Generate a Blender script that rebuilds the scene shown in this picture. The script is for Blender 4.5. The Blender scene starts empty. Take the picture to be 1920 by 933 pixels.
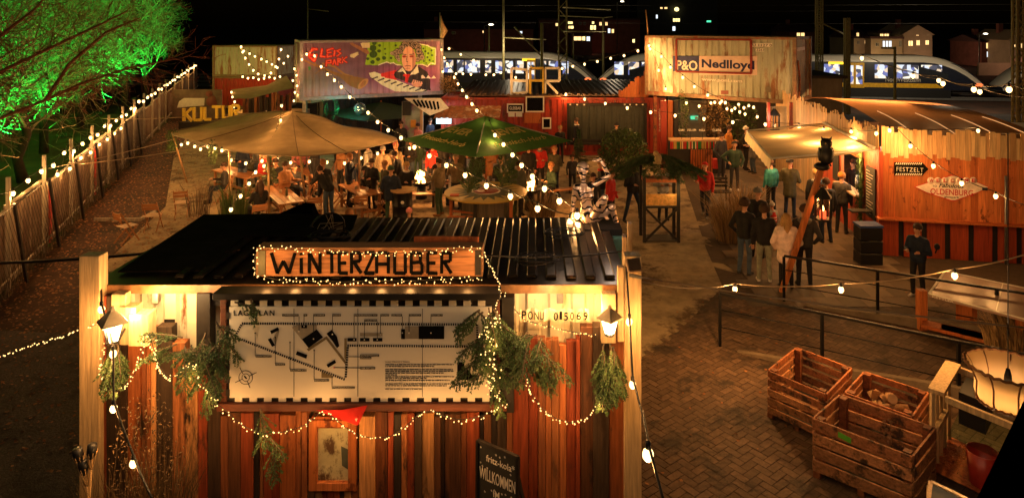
import bpy, math, random, bmesh
import numpy as np
from mathutils import Vector, Matrix, Euler, noise as mnoise
R = math.radians
random.seed(7)
rnd = random.Random(11)
SC = bpy.context.scene
COL = SC.collection

# ------------------------------------------------------------------ camera, sky, sun, exposure
F = 1264.0; CX = 1000.0; HY = 40.0; H = 6.05
cam = bpy.data.cameras.new('camera'); camo = bpy.data.objects.new('camera', cam); COL.objects.link(camo)
camo.location = (0, 0, H); camo.rotation_euler = (R(90), 0, 0)
cam.sensor_width = 36; cam.lens = F / 1920 * 36
cam.shift_x = -(CX - 960) / 1920; cam.shift_y = -(466.5 - HY) / 1920
cam.clip_start = .05; cam.clip_end = 2000
SC.camera = camo
W = bpy.data.worlds.new('World'); SC.world = W; W.use_nodes = True
_n = W.node_tree.nodes; _sky = _n.new('ShaderNodeTexSky'); _sky.sky_type = 'NISHITA'; _sky.sun_disc = False
_sky.sun_elevation = R(3); _sky.sun_rotation = R(200)
_bg = _n['Background']; W.node_tree.links.new(_sky.outputs[0], _bg.inputs[0]); _bg.inputs[1].default_value = .00035
sun = bpy.data.lights.new('night_fill', 'SUN'); sun.energy = .012; sun.angle = R(8); sun.color = (1, .8, .6)  # faint warm sun lamp added as night fill, stands for no moon
suno = bpy.data.objects.new('night_fill', sun); COL.objects.link(suno); suno.rotation_euler = (R(50), 0, R(-20))
SC.view_settings.view_transform = 'Standard'; SC.view_settings.look = 'None'
SC.view_settings.exposure = 0.4; SC.view_settings.gamma = 1; SC.view_settings.use_curve_mapping = False
SC.cycles.max_bounces = 5; SC.cycles.diffuse_bounces = 3; SC.cycles.glossy_bounces = 2; SC.cycles.transmission_bounces = 3
SC.cycles.transparent_max_bounces = 8; SC.cycles.sample_clamp_indirect = 2.0; SC.cycles.sample_clamp_direct = 0
SC.cycles.caustics_reflective = False; SC.cycles.caustics_refractive = False; SC.cycles.use_denoising = True

def P(px, py, Y): return Vector(((px - CX) * Y / F, Y, H - (py - HY) * Y / F))
def G(px, py, z=0.0):
    Y = (H - z) * F / (py - HY); return Vector(((px - CX) * Y / F, Y, z))
V = Vector
Z = Vector((0, 0, 1))

# ------------------------------------------------------------------ materials
MC = {}
def M(name, col, rough=.7, metal=0., var=.3, sc=6., stretch=(1, 1, 1), bump=0., isl=0., pal=None, dirt=None, spec=.4, trans=0., attr=None, coat=0.):
    if name in MC: return MC[name]
    m = bpy.data.materials.new(name); m.use_nodes = True; nt = m.node_tree; N = nt.nodes; L = nt.links
    b = N['Principled BSDF']; b.inputs['Roughness'].default_value = rough; b.inputs['Metallic'].default_value = metal
    b.inputs['Specular IOR Level'].default_value = spec
    if coat: b.inputs['Coat Weight'].default_value = coat; b.inputs['Coat Roughness'].default_value = .15
    tc = N.new('ShaderNodeTexCoord'); mp = N.new('ShaderNodeMapping'); L.new(tc.outputs['Object'], mp.inputs[0])
    mp.inputs['Scale'].default_value = [sc * s for s in stretch]
    geo = N.new('ShaderNodeNewGeometry')
    if isl or pal:
        cm = N.new('ShaderNodeVectorMath'); cm.operation = 'SCALE'; cm.inputs[0].default_value = (37, 53, 71)
        L.new(geo.outputs['Random Per Island'], cm.inputs['Scale']); L.new(cm.outputs[0], mp.inputs['Location'])
    nz = N.new('ShaderNodeTexNoise'); nz.inputs['Detail'].default_value = 5; nz.inputs['Roughness'].default_value = .65; nz.inputs['Scale'].default_value = 1
    L.new(mp.outputs[0], nz.inputs['Vector'])
    mr = N.new('ShaderNodeMapRange'); mr.inputs[1].default_value = .25; mr.inputs[2].default_value = .75
    mr.inputs[3].default_value = 1 - var; mr.inputs[4].default_value = 1 + var; L.new(nz.outputs[0], mr.inputs[0])
    src = None
    if attr:
        a = N.new('ShaderNodeAttribute'); a.attribute_name = attr; src = a.outputs['Color']
    elif pal:
        r = N.new('ShaderNodeValToRGB'); r.color_ramp.interpolation = 'CONSTANT'; e = r.color_ramp.elements
        for i, c in enumerate(pal):
            x = e[i] if i < 2 else e.new(i / len(pal)); x.position = i / len(pal); x.color = (*c, 1)
        L.new(geo.outputs['Random Per Island'], r.inputs[0]); src = r.outputs[0]
    else:
        c = N.new('ShaderNodeRGB'); c.outputs[0].default_value = (*col, 1); src = c.outputs[0]
    mx = N.new('ShaderNodeVectorMath'); mx.operation = 'SCALE'; L.new(src, mx.inputs[0]); L.new(mr.outputs[0], mx.inputs['Scale']); out = mx.outputs[0]
    if isl:
        h = N.new('ShaderNodeMath'); h.operation = 'MULTIPLY'; h.inputs[1].default_value = 91.7; L.new(geo.outputs['Random Per Island'], h.inputs[0])
        fr = N.new('ShaderNodeMath'); fr.operation = 'FRACT'; L.new(h.outputs[0], fr.inputs[0])
        m2 = N.new('ShaderNodeMapRange'); m2.inputs[3].default_value = 1 - isl; m2.inputs[4].default_value = 1 + isl; L.new(fr.outputs[0], m2.inputs[0])
        sv = N.new('ShaderNodeVectorMath'); sv.operation = 'SCALE'; L.new(out, sv.inputs[0]); L.new(m2.outputs[0], sv.inputs['Scale']); out = sv.outputs[0]
    if dirt:
        dc, amt, ds, dst = dirt
        mp2 = N.new('ShaderNodeMapping'); L.new(tc.outputs['Object'], mp2.inputs[0]); mp2.inputs['Scale'].default_value = [ds * s for s in dst]
        n2 = N.new('ShaderNodeTexNoise'); n2.inputs['Detail'].default_value = 6; n2.inputs['Roughness'].default_value = .7; n2.inputs['Scale'].default_value = 1
        L.new(mp2.outputs[0], n2.inputs['Vector'])
        m3 = N.new('ShaderNodeMapRange'); m3.inputs[1].default_value = .62 - amt * .3; m3.inputs[2].default_value = .68 - amt * .2; L.new(n2.outputs[0], m3.inputs[0])
        mm = N.new('ShaderNodeMix'); mm.data_type = 'RGBA'; L.new(m3.outputs[0], mm.inputs[0]); L.new(out, mm.inputs[6]); mm.inputs[7].default_value = (*dc, 1); out = mm.outputs[2]
    L.new(out, b.inputs['Base Color'])
    if bump:
        bp = N.new('ShaderNodeBump'); bp.inputs['Strength'].default_value = bump; bp.inputs['Distance'].default_value = .02
        L.new(nz.outputs[0], bp.inputs['Height']); L.new(bp.outputs[0], b.inputs['Normal'])
    if trans:
        t = N.new('ShaderNodeBsdfTranslucent'); L.new(out, t.inputs[0]); s = N.new('ShaderNodeMixShader'); s.inputs[0].default_value = trans
        L.new(b.outputs[0], s.inputs[1]); L.new(t.outputs[0], s.inputs[2]); L.new(s.outputs[0], N['Material Output'].inputs[0])
    MC[name] = m; return m
def E(name, col, st, sample=False, var=0., sc=3., pal=None):
    if name in MC: return MC[name]
    m = bpy.data.materials.new(name); m.use_nodes = True; nt = m.node_tree; N = nt.nodes; L = nt.links
    b = N['Principled BSDF']; b.inputs['Base Color'].default_value = (*[c * .5 for c in col], 1)
    b.inputs['Emission Color'].default_value = (*col, 1); b.inputs['Emission Strength'].default_value = st
    if var:
        tc = N.new('ShaderNodeTexCoord'); nz = N.new('ShaderNodeTexNoise'); nz.inputs['Scale'].default_value = sc; nz.inputs['Detail'].default_value = 3
        L.new(tc.outputs['Object'], nz.inputs['Vector']); mr = N.new('ShaderNodeMapRange'); mr.inputs[1].default_value = .42; mr.inputs[2].default_value = .6
        mr.inputs[3].default_value = st * (1 - var); mr.inputs[4].default_value = st; L.new(nz.outputs[0], mr.inputs[0]); L.new(mr.outputs[0], b.inputs['Emission Strength'])
    try: m.cycles.emission_sampling = 'AUTO' if sample else 'NONE'
    except Exception: pass
    MC[name] = m; return m
def wood(name, pal, axis='Z', sc=1., rough=.65, var=.45, isl=.25, bump=.5, dirt=None):
    st = {'Z': (28, 28, 1.6), 'X': (1.6, 28, 28), 'Y': (28, 1.6, 28)}[axis]
    return M(name, pal[0], rough=rough, var=var, sc=sc, stretch=st, bump=bump, isl=isl, pal=pal if len(pal) > 1 else None, dirt=dirt)

ORG = (.36, .15, .05); PALE = (.55, .36, .18); DRK = (.07, .045, .03); MID = (.22, .1, .045); RED = (.2, .045, .02)
w_clad = wood('cladding_wood', [(.28, .08, .022), (.03, .018, .012), (.36, .13, .045), (.24, .045, .015), (.06, .032, .018), (.44, .21, .08), (.22, .07, .025), (.025, .016, .012), (.34, .11, .035), (.12, .045, .018), (.3, .06, .02), (.05, .03, .018)], var=.65, dirt=((.03, .015, .008), .22, 3, (1, 1, .3)))
w_pale = wood('pale_sawn_wood', [PALE, (.5, .3, .14), (.6, .42, .22)])
w_paleX = wood('pale_sawn_wood_level', [PALE, (.5, .3, .14), (.6, .42, .22)], 'X')
w_orange = wood('orange_larch_boards', [(.48, .13, .035), (.54, .17, .05), (.42, .11, .028), (.5, .15, .04)], isl=.2, dirt=((.16, .04, .012), .16, 5, (1, 1, .5)))
w_red = wood('red_stained_boards', [(.36, .05, .018), (.42, .065, .02)], isl=.2)
w_sign = wood('dark_grained_sign_wood', [(.35, .15, .06)], 'X', var=.8, isl=0)
w_crate = wood('crate_wood', [(.30, .10, .035), (.34, .13, .05), (.22, .07, .025), (.38, .17, .07)], 'X', var=.6, isl=.3, bump=.9, dirt=((.05, .025, .014), .3, 4, (1, 1, 1)))
w_table = wood('table_wood', [(.42, .19, .08), (.38, .16, .06)], 'X', rough=.35)
w_frame = wood('brown_frame_wood', [(.12, .035, .018)], 'X', isl=.1)
w_dark = M('black_timber', (.018, .014, .012), rough=.6, var=.4, sc=8)
w_weather = wood('weathered_panel', [(.34, .29, .22), (.38, .33, .26), (.3, .26, .2)], isl=.2, dirt=((.09, .06, .04), .3, 1.5, (1, 1, .5)))
m_black = M('black_metal', (.015, .015, .016), rough=.4, metal=.6, var=.2)
m_blackp = M('black_plastic', (.012, .012, .013), rough=.45, var=.2)
m_white = M('white_paint', (.72, .68, .6), rough=.55, var=.12)
m_steel = M('galvanised_steel', (.35, .35, .34), rough=.4, metal=.8, var=.3)
m_rust = M('rusty_sheet', (.28, .1, .04), rough=.8, var=.6, sc=3, dirt=((.5, .4, .3), .3, 2, (1, 1, 1)))
m_cont_cream = M('cream_container_paint', (.78, .7, .5), rough=.5, var=.15, sc=3, bump=.1, dirt=((.2, .08, .03), .12, 3.5, (1, 1, .25)))
m_cont_grey = M('grey_container_paint', (.40, .42, .32), rough=.55, var=.25, sc=2, stretch=(1, 1, .3), dirt=((.24, .11, .05), .33, 2.6, (1, 1, .2)))
m_cont_red = M('red_container_paint', (.34, .035, .018), rough=.45, var=.25, sc=2, dirt=((.12, .03, .02), .3, 3, (1, 1, .3)))
m_cont_rust = M('rusty_red_post', (.3, .09, .04), rough=.7, var=.5, sc=6, dirt=((.08, .04, .03), .4, 5, (1, 1, .5)))
m_roof = M('black_roof_sheet', (.02, .016, .012), rough=.3, metal=.4, var=.5, sc=4, dirt=((.07, .035, .02), .2, 6, (1, 1, 1)), spec=.6)
m_cloth = M('beige_tent_canvas', (.42, .31, .18), rough=.85, var=.25, sc=1.6, bump=1., trans=.35)
m_cream = M('cream_awning_canvas', (.82, .68, .42), rough=.85, var=.22, sc=1.2, stretch=(.3, 1.2, 1), bump=.8, trans=.42)
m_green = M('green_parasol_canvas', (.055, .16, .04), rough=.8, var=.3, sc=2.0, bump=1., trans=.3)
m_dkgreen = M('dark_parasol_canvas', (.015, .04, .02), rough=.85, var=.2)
m_fir = M('fir_needles', (.06, .115, .035), rough=.6, var=.5, sc=9, isl=.4)
m_leaf = M('leaf_green', (.08, .13, .035), rough=.6, var=.4, sc=6, isl=.5)
m_straw = M('dry_straw', (.28, .17, .07), rough=.8, var=.4, sc=6, isl=.5)
m_bark = M('bark', (.14, .1, .07), rough=.9, var=.4, sc=7, bump=.4)
m_cable = M('black_cable', (.02, .018, .015), rough=.5, var=.1)
m_cablel = M('pale_cable', (.3, .22, .14), rough=.5, var=.1)
WARM = (1, .46, .13)
e_bulb = E('bulb_glow', (1, .66, .27), 3.2)
e_fairy = E('fairy_glow', (1, .6, .2), 2.6)
e_lant = E('lantern_glow', (1, .75, .4), 6)

# ------------------------------------------------------------------ mesh builder
class MB:
    def __init__(s): s.v = []; s.f = []; s.m = []; s.sm = []; s.mi = 0; s.smooth = False
    def add(s, vs, fs, sm=None):
        o = len(s.v); s.v.extend([tuple(v) for v in vs])
        for f in fs: s.f.append([i + o for i in f]); s.m.append(s.mi); s.sm.append(s.smooth if sm is None else sm)
        return s
    def box(s, x0, x1, y0, y1, z0, z1):
        vs = [(x, y, z) for z in (z0, z1) for y in (y0, y1) for x in (x0, x1)]
        return s.add(vs, [(0, 2, 3, 1), (4, 5, 7, 6), (0, 1, 5, 4), (2, 6, 7, 3), (0, 4, 6, 2), (1, 3, 7, 5)])
    def obox(s, c, size, rot=None, ax=None):
        c = V(c); h = [q / 2 for q in size]
        if ax: A = [V(a).normalized() for a in ax]
        else:
            Rm = Euler(rot or (0, 0, 0)).to_matrix(); A = [Rm.col[0], Rm.col[1], Rm.col[2]]
        vs = [c + A[0] * (x * h[0]) + A[1] * (y * h[1]) + A[2] * (z * h[2]) for z in (-1, 1) for y in (-1, 1) for x in (-1, 1)]
        return s.add(vs, [(0, 2, 3, 1), (4, 5, 7, 6), (0, 1, 5, 4), (2, 6, 7, 3), (0, 4, 6, 2), (1, 3, 7, 5)])
    def bar(s, a, b, w, h=None, up=Z):
        a = V(a); b = V(b); d = b - a; L = d.length
        if L < 1e-6: return s
        d /= L; up = V(up)
        x = d.cross(up)
        if x.length < 1e-3: x = d.cross(V((0, 1, 0)))
        x.normalize(); y = x.cross(d)
        return s.obox((a + b) / 2, (w, L, h or w), ax=(x, d, y))
    def tube(s, pts, r, n=6, cap=True, sm=True):
        pts = [V(p) for p in pts]; k = len(pts); rs = r if isinstance(r, (list, tuple)) else [r] * k
        vs = []; fs = []; ref = V((.3, .2, .93))
        for i, p in enumerate(pts):
            d = (pts[min(i + 1, k - 1)] - pts[max(i - 1, 0)])
            if d.length < 1e-9: d = V((0, 0, 1))
            d.normalize(); x = d.cross(ref)
            if x.length < .05: x = d.cross(V((1, 0, 0)))
            x.normalize(); y = d.cross(x)
            for j in range(n):
                t = 2 * math.pi * j / n; vs.append(p + (x * math.cos(t) + y * math.sin(t)) * rs[i])
        for i in range(k - 1):
            for j in range(n): fs.append((i * n + j, i * n + (j + 1) % n, (i + 1) * n + (j + 1) % n, (i + 1) * n + j))
        if cap: fs.append(tuple(range(n))[::-1]); fs.append(tuple((k - 1) * n + j for j in range(n)))
        return s.add(vs, fs, sm)
    def lathe(s, prof, c=(0, 0, 0), n=16, sm=True, cap=True, sq=(1, 1)):
        c = V(c); vs = []; fs = []; k = len(prof)
        for r, z in prof:
            for j in range(n):
                t = 2 * math.pi * j / n; vs.append(c + V((r * math.cos(t) * sq[0], r * math.sin(t) * sq[1], z)))
        for i in range(k - 1):
            for j in range(n): fs.append((i * n + j, i * n + (j + 1) % n, (i + 1) * n + (j + 1) % n, (i + 1) * n + j))
        if cap: fs.append(tuple(range(n))[::-1]); fs.append(tuple((k - 1) * n + j for j in range(n)))
        return s.add(vs, fs, sm)
    def ball(s, c, r, nu=10, nv=7, rot=None):
        c = V(c); r = r if isinstance(r, (list, tuple)) else (r, r, r); Rm = Euler(rot or (0, 0, 0)).to_matrix()
        vs = [c + Rm @ V((0, 0, -r[2]))]; fs = []
        for i in range(1, nv):
            ph = -math.pi / 2 + math.pi * i / nv
            for j in range(nu):
                t = 2 * math.pi * j / nu
                vs.append(c + Rm @ V((r[0] * math.cos(ph) * math.cos(t), r[1] * math.cos(ph) * math.sin(t), r[2] * math.sin(ph))))
        vs.append(c + Rm @ V((0, 0, r[2]))); T = len(vs) - 1
        for j in range(nu): fs.append((0, 1 + (j + 1) % nu, 1 + j)); fs.append((T, T - nu + j, T - nu + (j + 1) % nu))
        for i in range(nv - 2):
            for j in range(nu):
                a = 1 + i * nu; fs.append((a + j, a + (j + 1) % nu, a + nu + (j + 1) % nu, a + nu + j))
        return s.add(vs, fs, True)
    def poly(s, pts): return s.add(pts, [tuple(range(len(pts)))])
    def prism(s, pts, d):
        pts = [V(p) for p in pts]; d = V(d); k = len(pts)
        return s.add(pts + [p + d for p in pts], [tuple(range(k))[::-1], tuple(range(k, 2 * k))] + [(i, (i + 1) % k, k + (i + 1) % k, k + i) for i in range(k)])
    def build(s, name, mat, parent=None, bevel=0., world=True):
        me = bpy.data.meshes.new(name); vs = s.v
        if parent is not None and world:
            loc, rz = TF.get(parent.name, ((0, 0, 0), 0)); c, sn = math.cos(-rz), math.sin(-rz)
            vs = [((x - loc[0]) * c - (y - loc[1]) * sn, (x - loc[0]) * sn + (y - loc[1]) * c, z - loc[2]) for x, y, z in vs]
        me.from_pydata([tuple(v) for v in vs], [], s.f)
        for mt in (mat if isinstance(mat, (list, tuple)) else [mat]): me.materials.append(mt)
        if any(s.m): me.polygons.foreach_set('material_index', s.m)
        me.polygons.foreach_set('use_smooth', s.sm); me.update()
        o = bpy.data.objects.new(name, me); COL.objects.link(o)
        if parent is not None:
            o.parent = parent; TF[o.name] = TF.get(parent.name, ((0, 0, 0), 0))
        if bevel:
            b = o.modifiers.new('b', 'BEVEL'); b.width = bevel; b.segments = 1; b.limit_method = 'ANGLE'
        return o
TF = {}
def tag(o, label=None, cat=None, group=None, kind=None):
    if label: o['label'] = label
    if cat: o['category'] = cat
    if group: o['group'] = group
    if kind: o['kind'] = kind
    return o
def thing(name, label, cat, loc=(0, 0, 0), rz=0., group=None):
    o = bpy.data.objects.new(name, None); COL.objects.link(o); o.location = loc; o.rotation_euler = (0, 0, rz); o.empty_display_size = .1
    TF[o.name] = (tuple(loc), rz); return tag(o, label, cat, group)
def one(mb, name, mat, label, cat, loc, group=None, bevel=0., kind=None):     # a thing that is one mesh, origin at its base
    me_v = [(x - loc[0], y - loc[1], z - loc[2]) for x, y, z in mb.v]; mb.v = me_v
    o = mb.build(name, mat, None, bevel); o.location = loc; TF[o.name] = (tuple(loc), 0); return tag(o, label, cat, group, kind)
def dup(root, loc, rz=0., label=None, group=None):
    def cp(o, par):
        c = o.copy(); COL.objects.link(c); c.parent = par
        for k in list(o.children): cp(k, c)
        return c
    r = cp(root, None); r.location = loc; r.rotation_euler = (0, 0, rz); TF[r.name] = (tuple(loc), rz)
    if label: r['label'] = label
    if group: r['group'] = group
    return r
def struct(mb, name, mat): return tag(mb.build(name, mat), kind='structure')
def light(loc, watts, col=WARM, r=.04, parent=None, kind='POINT', aim=None, size=60, blend=.4):
    l = bpy.data.lights.new('lamp_or_fill_light', kind); l.energy = watts; l.color = col; l.shadow_soft_size = r
    if kind == 'SPOT': l.spot_size = R(size); l.spot_blend = blend
    o = bpy.data.objects.new('lamp_or_fill_light', l); COL.objects.link(o); o.location = loc  # shared by real lamps and added fills without a fixture
    if aim is not None: o.rotation_euler = (V(aim) - V(loc)).to_track_quat('-Z', 'Y').to_euler()
    if parent is not None:
        pl, rz = TF.get(parent.name, ((0, 0, 0), 0)); o.parent = parent; o.location = V(loc) - V(pl)
    return o
def text(name, s, mat, parent, org, right, up, w=None, h=None, depth=.004, off=0., shear=0., sp=1., align='LEFT'):
    """lettering: org = lower left corner (world), right / up unit vectors, w x h its real size"""
    cu = bpy.data.curves.new(name, 'FONT'); cu.body = s; cu.size = 1; cu.extrude = .5; cu.offset = off; cu.shear = shear; cu.space_character = sp; cu.resolution_u = 3
    to = bpy.data.objects.new(name, cu); COL.objects.link(to); dg = bpy.context.evaluated_depsgraph_get(); dg.update()
    me = bpy.data.meshes.new_from_object(to.evaluated_get(dg)); bpy.data.objects.remove(to); bpy.data.curves.remove(cu)
    co = np.empty(len(me.vertices) * 3); me.vertices.foreach_get('co', co); co = co.reshape(-1, 3)
    if len(co) == 0: return None
    lo, hi = co.min(0), co.max(0); sz = hi - lo
    kx = (w / sz[0]) if w else None; ky = (h / sz[1]) if h else None
    kx = kx or ky; ky = ky or kx
    rt = V(right).normalized(); u = V(up).normalized(); n = rt.cross(u).normalized(); org = V(org)
    mb = MB(); vs = []
    for c in co: vs.append(org + rt * ((c[0] - lo[0]) * kx) + u * ((c[1] - lo[1]) * ky) + n * (c[2] * depth + depth * .5))
    mb.add(vs, [list(p.vertices) for p in me.polygons]); bpy.data.meshes.remove(me)
    return mb.build(name, mat, parent)
def corr(mb, a, b, z0, z1, pitch=.28, depth=.036, out=None):
    """trapezoid corrugated wall from ground point a to b, seen from the side 'out' points to"""
    a = V((a[0], a[1], 0)); b = V((b[0], b[1], 0)); L = (b - a).length; d = (b - a) / L; n = V((d.y, -d.x, 0))
    if out is not None and n.dot(V(out)) < 0: n = -n
    pts = []; k = max(1, round(L / pitch)); p = L / k
    for i in range(k):
        for t, o in ((0, 0), (.25, 0), (.36, -depth), (.64, -depth), (.75, 0)) if True else (): pts.append(a + d * ((i + t) * p) + n * o) if t or i == 0 else None
        pts.append(a + d * ((i + 1) * p))
    vs = [p + Z * z0 for p in pts] + [p + Z * z1 for p in pts]; q = len(pts)
    mb.add(vs, [(i, i + 1, q + i + 1, q + i) for i in range(q - 1)])
def container(name, label, a, b, depth, z0, hgt, mat, railmat, loc=None, wall=True, floor=True):
    """a, b: front ground corners; depth: metres back. Returns the thing."""
    a = V((a[0], a[1], 0)); b = V((b[0], b[1], 0)); d = (b - a).normalized(); n = V((-d.y, d.x, 0))
    if n.y < 0: n = -n
    t = thing(name, label, 'container', (a.x, a.y, z0)); c = b + n * depth; e = a + n * depth; z1 = z0 + hgt
    if wall:
        w = MB(); corr(w, a, b, z0 + .14, z1 - .1, out=-n); w.build('side_wall', mat, t)
    for q, r2, o in ((b, c, d), (a, e, -d), (e, c, n)):
        w = MB(); corr(w, q, r2, z0 + .14, z1 - .1, out=o); w.build('side_wall', mat, t)
    rf = MB(); off = .02
    rf.add([a - n * 0 + Z * (z1 - .03), b + Z * (z1 - .03), c + Z * (z1 - .03), e + Z * (z1 - .03)], [(0, 1, 2, 3)])
    rf.build('roof', railmat, t)
    if floor:
        rf = MB(); rf.add([a + Z * (z0 + .05), b + Z * (z0 + .05), c + Z * (z0 + .05), e + Z * (z0 + .05)], [(3, 2, 1, 0)]); rf.build('floor', w_dark, t)
    for q in (a, b, c, e):
        p = MB(); p.obox(q + Z * (z0 + hgt / 2), (.15, .15, hgt), ax=(d, n, Z)); p.build('corner_post', railmat, t, .01)
    for zz, hh in ((z0 + .08, .16), (z1 - .05, .1)):
        for q, r2 in ((a, b), (b, c), (c, e), (e, a)):
            u = (r2 - q).normalized(); p = MB(); p.bar(q + u * .075 + Z * zz, r2 - u * .075 + Z * zz, .10, hh); p.build('rail', railmat, t)
    return t
# shared bulb meshes
def _mesh(mb, name, mat):
    o = mb.build(name, mat); me = o.data; bpy.data.objects.remove(o); return me
_b = MB(); _b.ball((0, 0, -.075), (.042, .042, .05), 10, 7); BULB = _mesh(_b, 'bulb', e_bulb)
_b = MB(); _b.lathe([(.018, -.035), (.022, -.02), (.022, .02), (.01, .03)], n=8); SOCK = _mesh(_b, 'socket', m_blackp)
_b = MB(); _b.ball((0, 0, 0), .0068, 5, 4); FAIRY = _mesh(_b, 'fairy_bulb', e_fairy)
def child(name, me, parent, loc, s=1., rz=0):
    o = bpy.data.objects.new(name, me); COL.objects.link(o); pl, r = TF.get(parent.name, ((0, 0, 0), 0)); o.parent = parent
    o.location = V(loc) - V(pl); o.scale = (s, s, s); o.rotation_euler = (0, 0, rz); return o
def string(label, bulbs, watts=9., every=1, ends=(), sag=.12, s=1., cm=None, group='strings of warm bulbs', low=.13, r=.009, drop=.02):
    """bulbs: world points of the cable above each bulb; ends: extra cable ends (start, end)"""
    bulbs = [V(b) for b in bulbs]; t = thing('string_lights', label, 'string lights', bulbs[0], group=group)
    path = []; pts = ([V(ends[0])] if len(ends) > 0 and ends[0] is not None else []) + bulbs + ([V(ends[1])] if len(ends) > 1 and ends[1] is not None else [])
    for i in range(len(pts) - 1):
        a, b = pts[i], pts[i + 1]; L = (b - a).length
        for k in range(6): u = k / 6; path.append(a.lerp(b, u) - Z * (4 * u * (1 - u) * sag * min(L, 3) * .25))
    path.append(pts[-1]); c = MB(); c.tube(path, r, 5); c.build('cable', cm or m_cable, t)
    for i, b in enumerate(bulbs):
        child('bulb', BULB, t, b - Z * drop, s); child('socket', SOCK, t, b - Z * drop, s)
        if i % every == 0: light(b - Z * (low + .05) * s, watts, r=.05, parent=t)
    return t
def fairy(label, path, n, name='fairy_lights', jit=.015, watts=0., lights=0, s=1., seed=0, cm=None, off=(0, -.012, 0)):
    path = [V(p) for p in path]; rr = random.Random(seed); t = thing(name, label, 'fairy lights', path[0], group='fairy light garlands on the kiosk')
    L = [0]
    for i in range(len(path) - 1): L.append(L[-1] + (path[i + 1] - path[i]).length)
    def at(x):
        for i in range(len(L) - 1):
            if x <= L[i + 1]: return path[i].lerp(path[i + 1], (x - L[i]) / max(1e-6, L[i + 1] - L[i]))
        return path[-1]
    c = MB(); c.tube([at(L[-1] * i / 40) for i in range(41)], .004, 4); c.build('cable', cm or m_cable, t)
    for i in range(n):
        p = at(L[-1] * (i + .5) / n) + V((rr.uniform(-jit, jit), rr.uniform(-jit, 0), rr.uniform(-jit, jit))) + V(off)
        child('bulb', FAIRY, t, p, s * rr.uniform(.7, 1.15))
    for i in range(lights):
        light(at(L[-1] * (i + .5) / lights) + V((0, -.09, -.02)), watts, r=.05, parent=t)
    return t
def cat(a, b, sag, n=12):
    a = V(a); b = V(b); return [a.lerp(b, i / n) - Z * (4 * (i / n) * (1 - i / n) * sag) for i in range(n + 1)]
def fir(mb, p, d, L, rr, droop=.35, dens=1., nl=.022, side=True):
    """one fir bough: stem, side twigs, many needles"""
    p = V(p); d = V(d).normalized(); q = d.cross(Z); q = q.normalized() if q.length > .1 else V((1, 0, 0))
    n = max(4, int(L / .05 * dens)); pts = []; cur = p.copy(); dd = d.copy()
    for i in range(n + 1): pts.append(cur.copy()); dd = (dd - Z * (droop / n)).normalized(); cur += dd * (L / n)
    mb.mi = 1; mb.tube(pts, [.008 * (1 - i / (n + 1)) + .002 for i in range(n + 1)], 4, False); mb.mi = 0
    def needles(a, b, k, w=nl):
        ax = (b - a); l = ax.length; ax.normalize(); u = ax.cross(V((.1, .9, .3))).normalized(); v = ax.cross(u)
        for i in range(k):
            t = rr.random(); th = rr.uniform(0, 6.28); o = (u * math.cos(th) + v * math.sin(th)); base = a + ax * (l * t)
            tip = base + (o * .85 + ax * .6) * w * rr.uniform(.7, 1.2); s = ax * .008
            mb.add([base - s, base + s, tip], [(0, 1, 2)])
    needles(pts[0], pts[n // 2], int(30 * dens)); needles(pts[n // 2], pts[-1], int(40 * dens))
    if side:
        for i in range(1, n):
            for sg in (-1, 1):
                l2 = L * .42 * (1 - i / n) ** .7 * rr.uniform(.6, 1.1) + .05
                ax = (pts[i + 1] - pts[i]).normalized(); dr = (ax * .75 + q * sg * rr.uniform(.5, .9) + V((0, rr.uniform(-.25, .1), rr.uniform(-.35, .1)))).normalized()
                e = pts[i] + dr * l2 - Z * l2 * .15
                mb.mi = 1; mb.tube([pts[i], e], [.003, .001], 3, False); mb.mi = 0; needles(pts[i], e, int((18 + l2 * 210) * dens))
def foliage(mb, c, rad, n, rr, sz=.05, shell=.5):
    for _ in range(n):
        while True:
            u = V((rr.uniform(-1, 1), rr.uniform(-1, 1), rr.uniform(-1, 1)))
            if shell < u.length < 1: break
        p = V(c) + V((u.x * rad[0], u.y * rad[1], u.z * rad[2])); a = V((rr.uniform(-1, 1), rr.uniform(-1, 1), rr.uniform(-1, 1))).normalized(); b = a.cross(V((rr.random(), rr.random(), 1))).normalized()
        s = sz * rr.uniform(.6, 1.3); mb.add([p - a * s, p + b * s * .4, p + a * s, p - b * s * .4], [(0, 1, 2, 3)])
def grass(mb, c, rad, n, hgt, rr, lean=.35, w=.008):
    for _ in range(n):
        t = rr.uniform(0, 6.28); r = rad * math.sqrt(rr.random()); p = V(c) + V((math.cos(t) * r, math.sin(t) * r, 0)); h = hgt * rr.uniform(.5, 1.1)
        l = V((math.cos(t), math.sin(t), 0)) * lean * h * rr.uniform(.2, 1) + V((rr.uniform(-.1, .1), rr.uniform(-.1, .1), 0)) * h; s = V((rr.uniform(-1, 1), rr.uniform(-1, 1), 0)).normalized() * w
        m = p + l * .35 + Z * h * .6; e = p + l + Z * h * rr.uniform(.8, 1)
        mb.add([p - s, p + s, m + s * .8, m - s * .8, e], [(0, 1, 2, 3), (3, 2, 4)])
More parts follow.
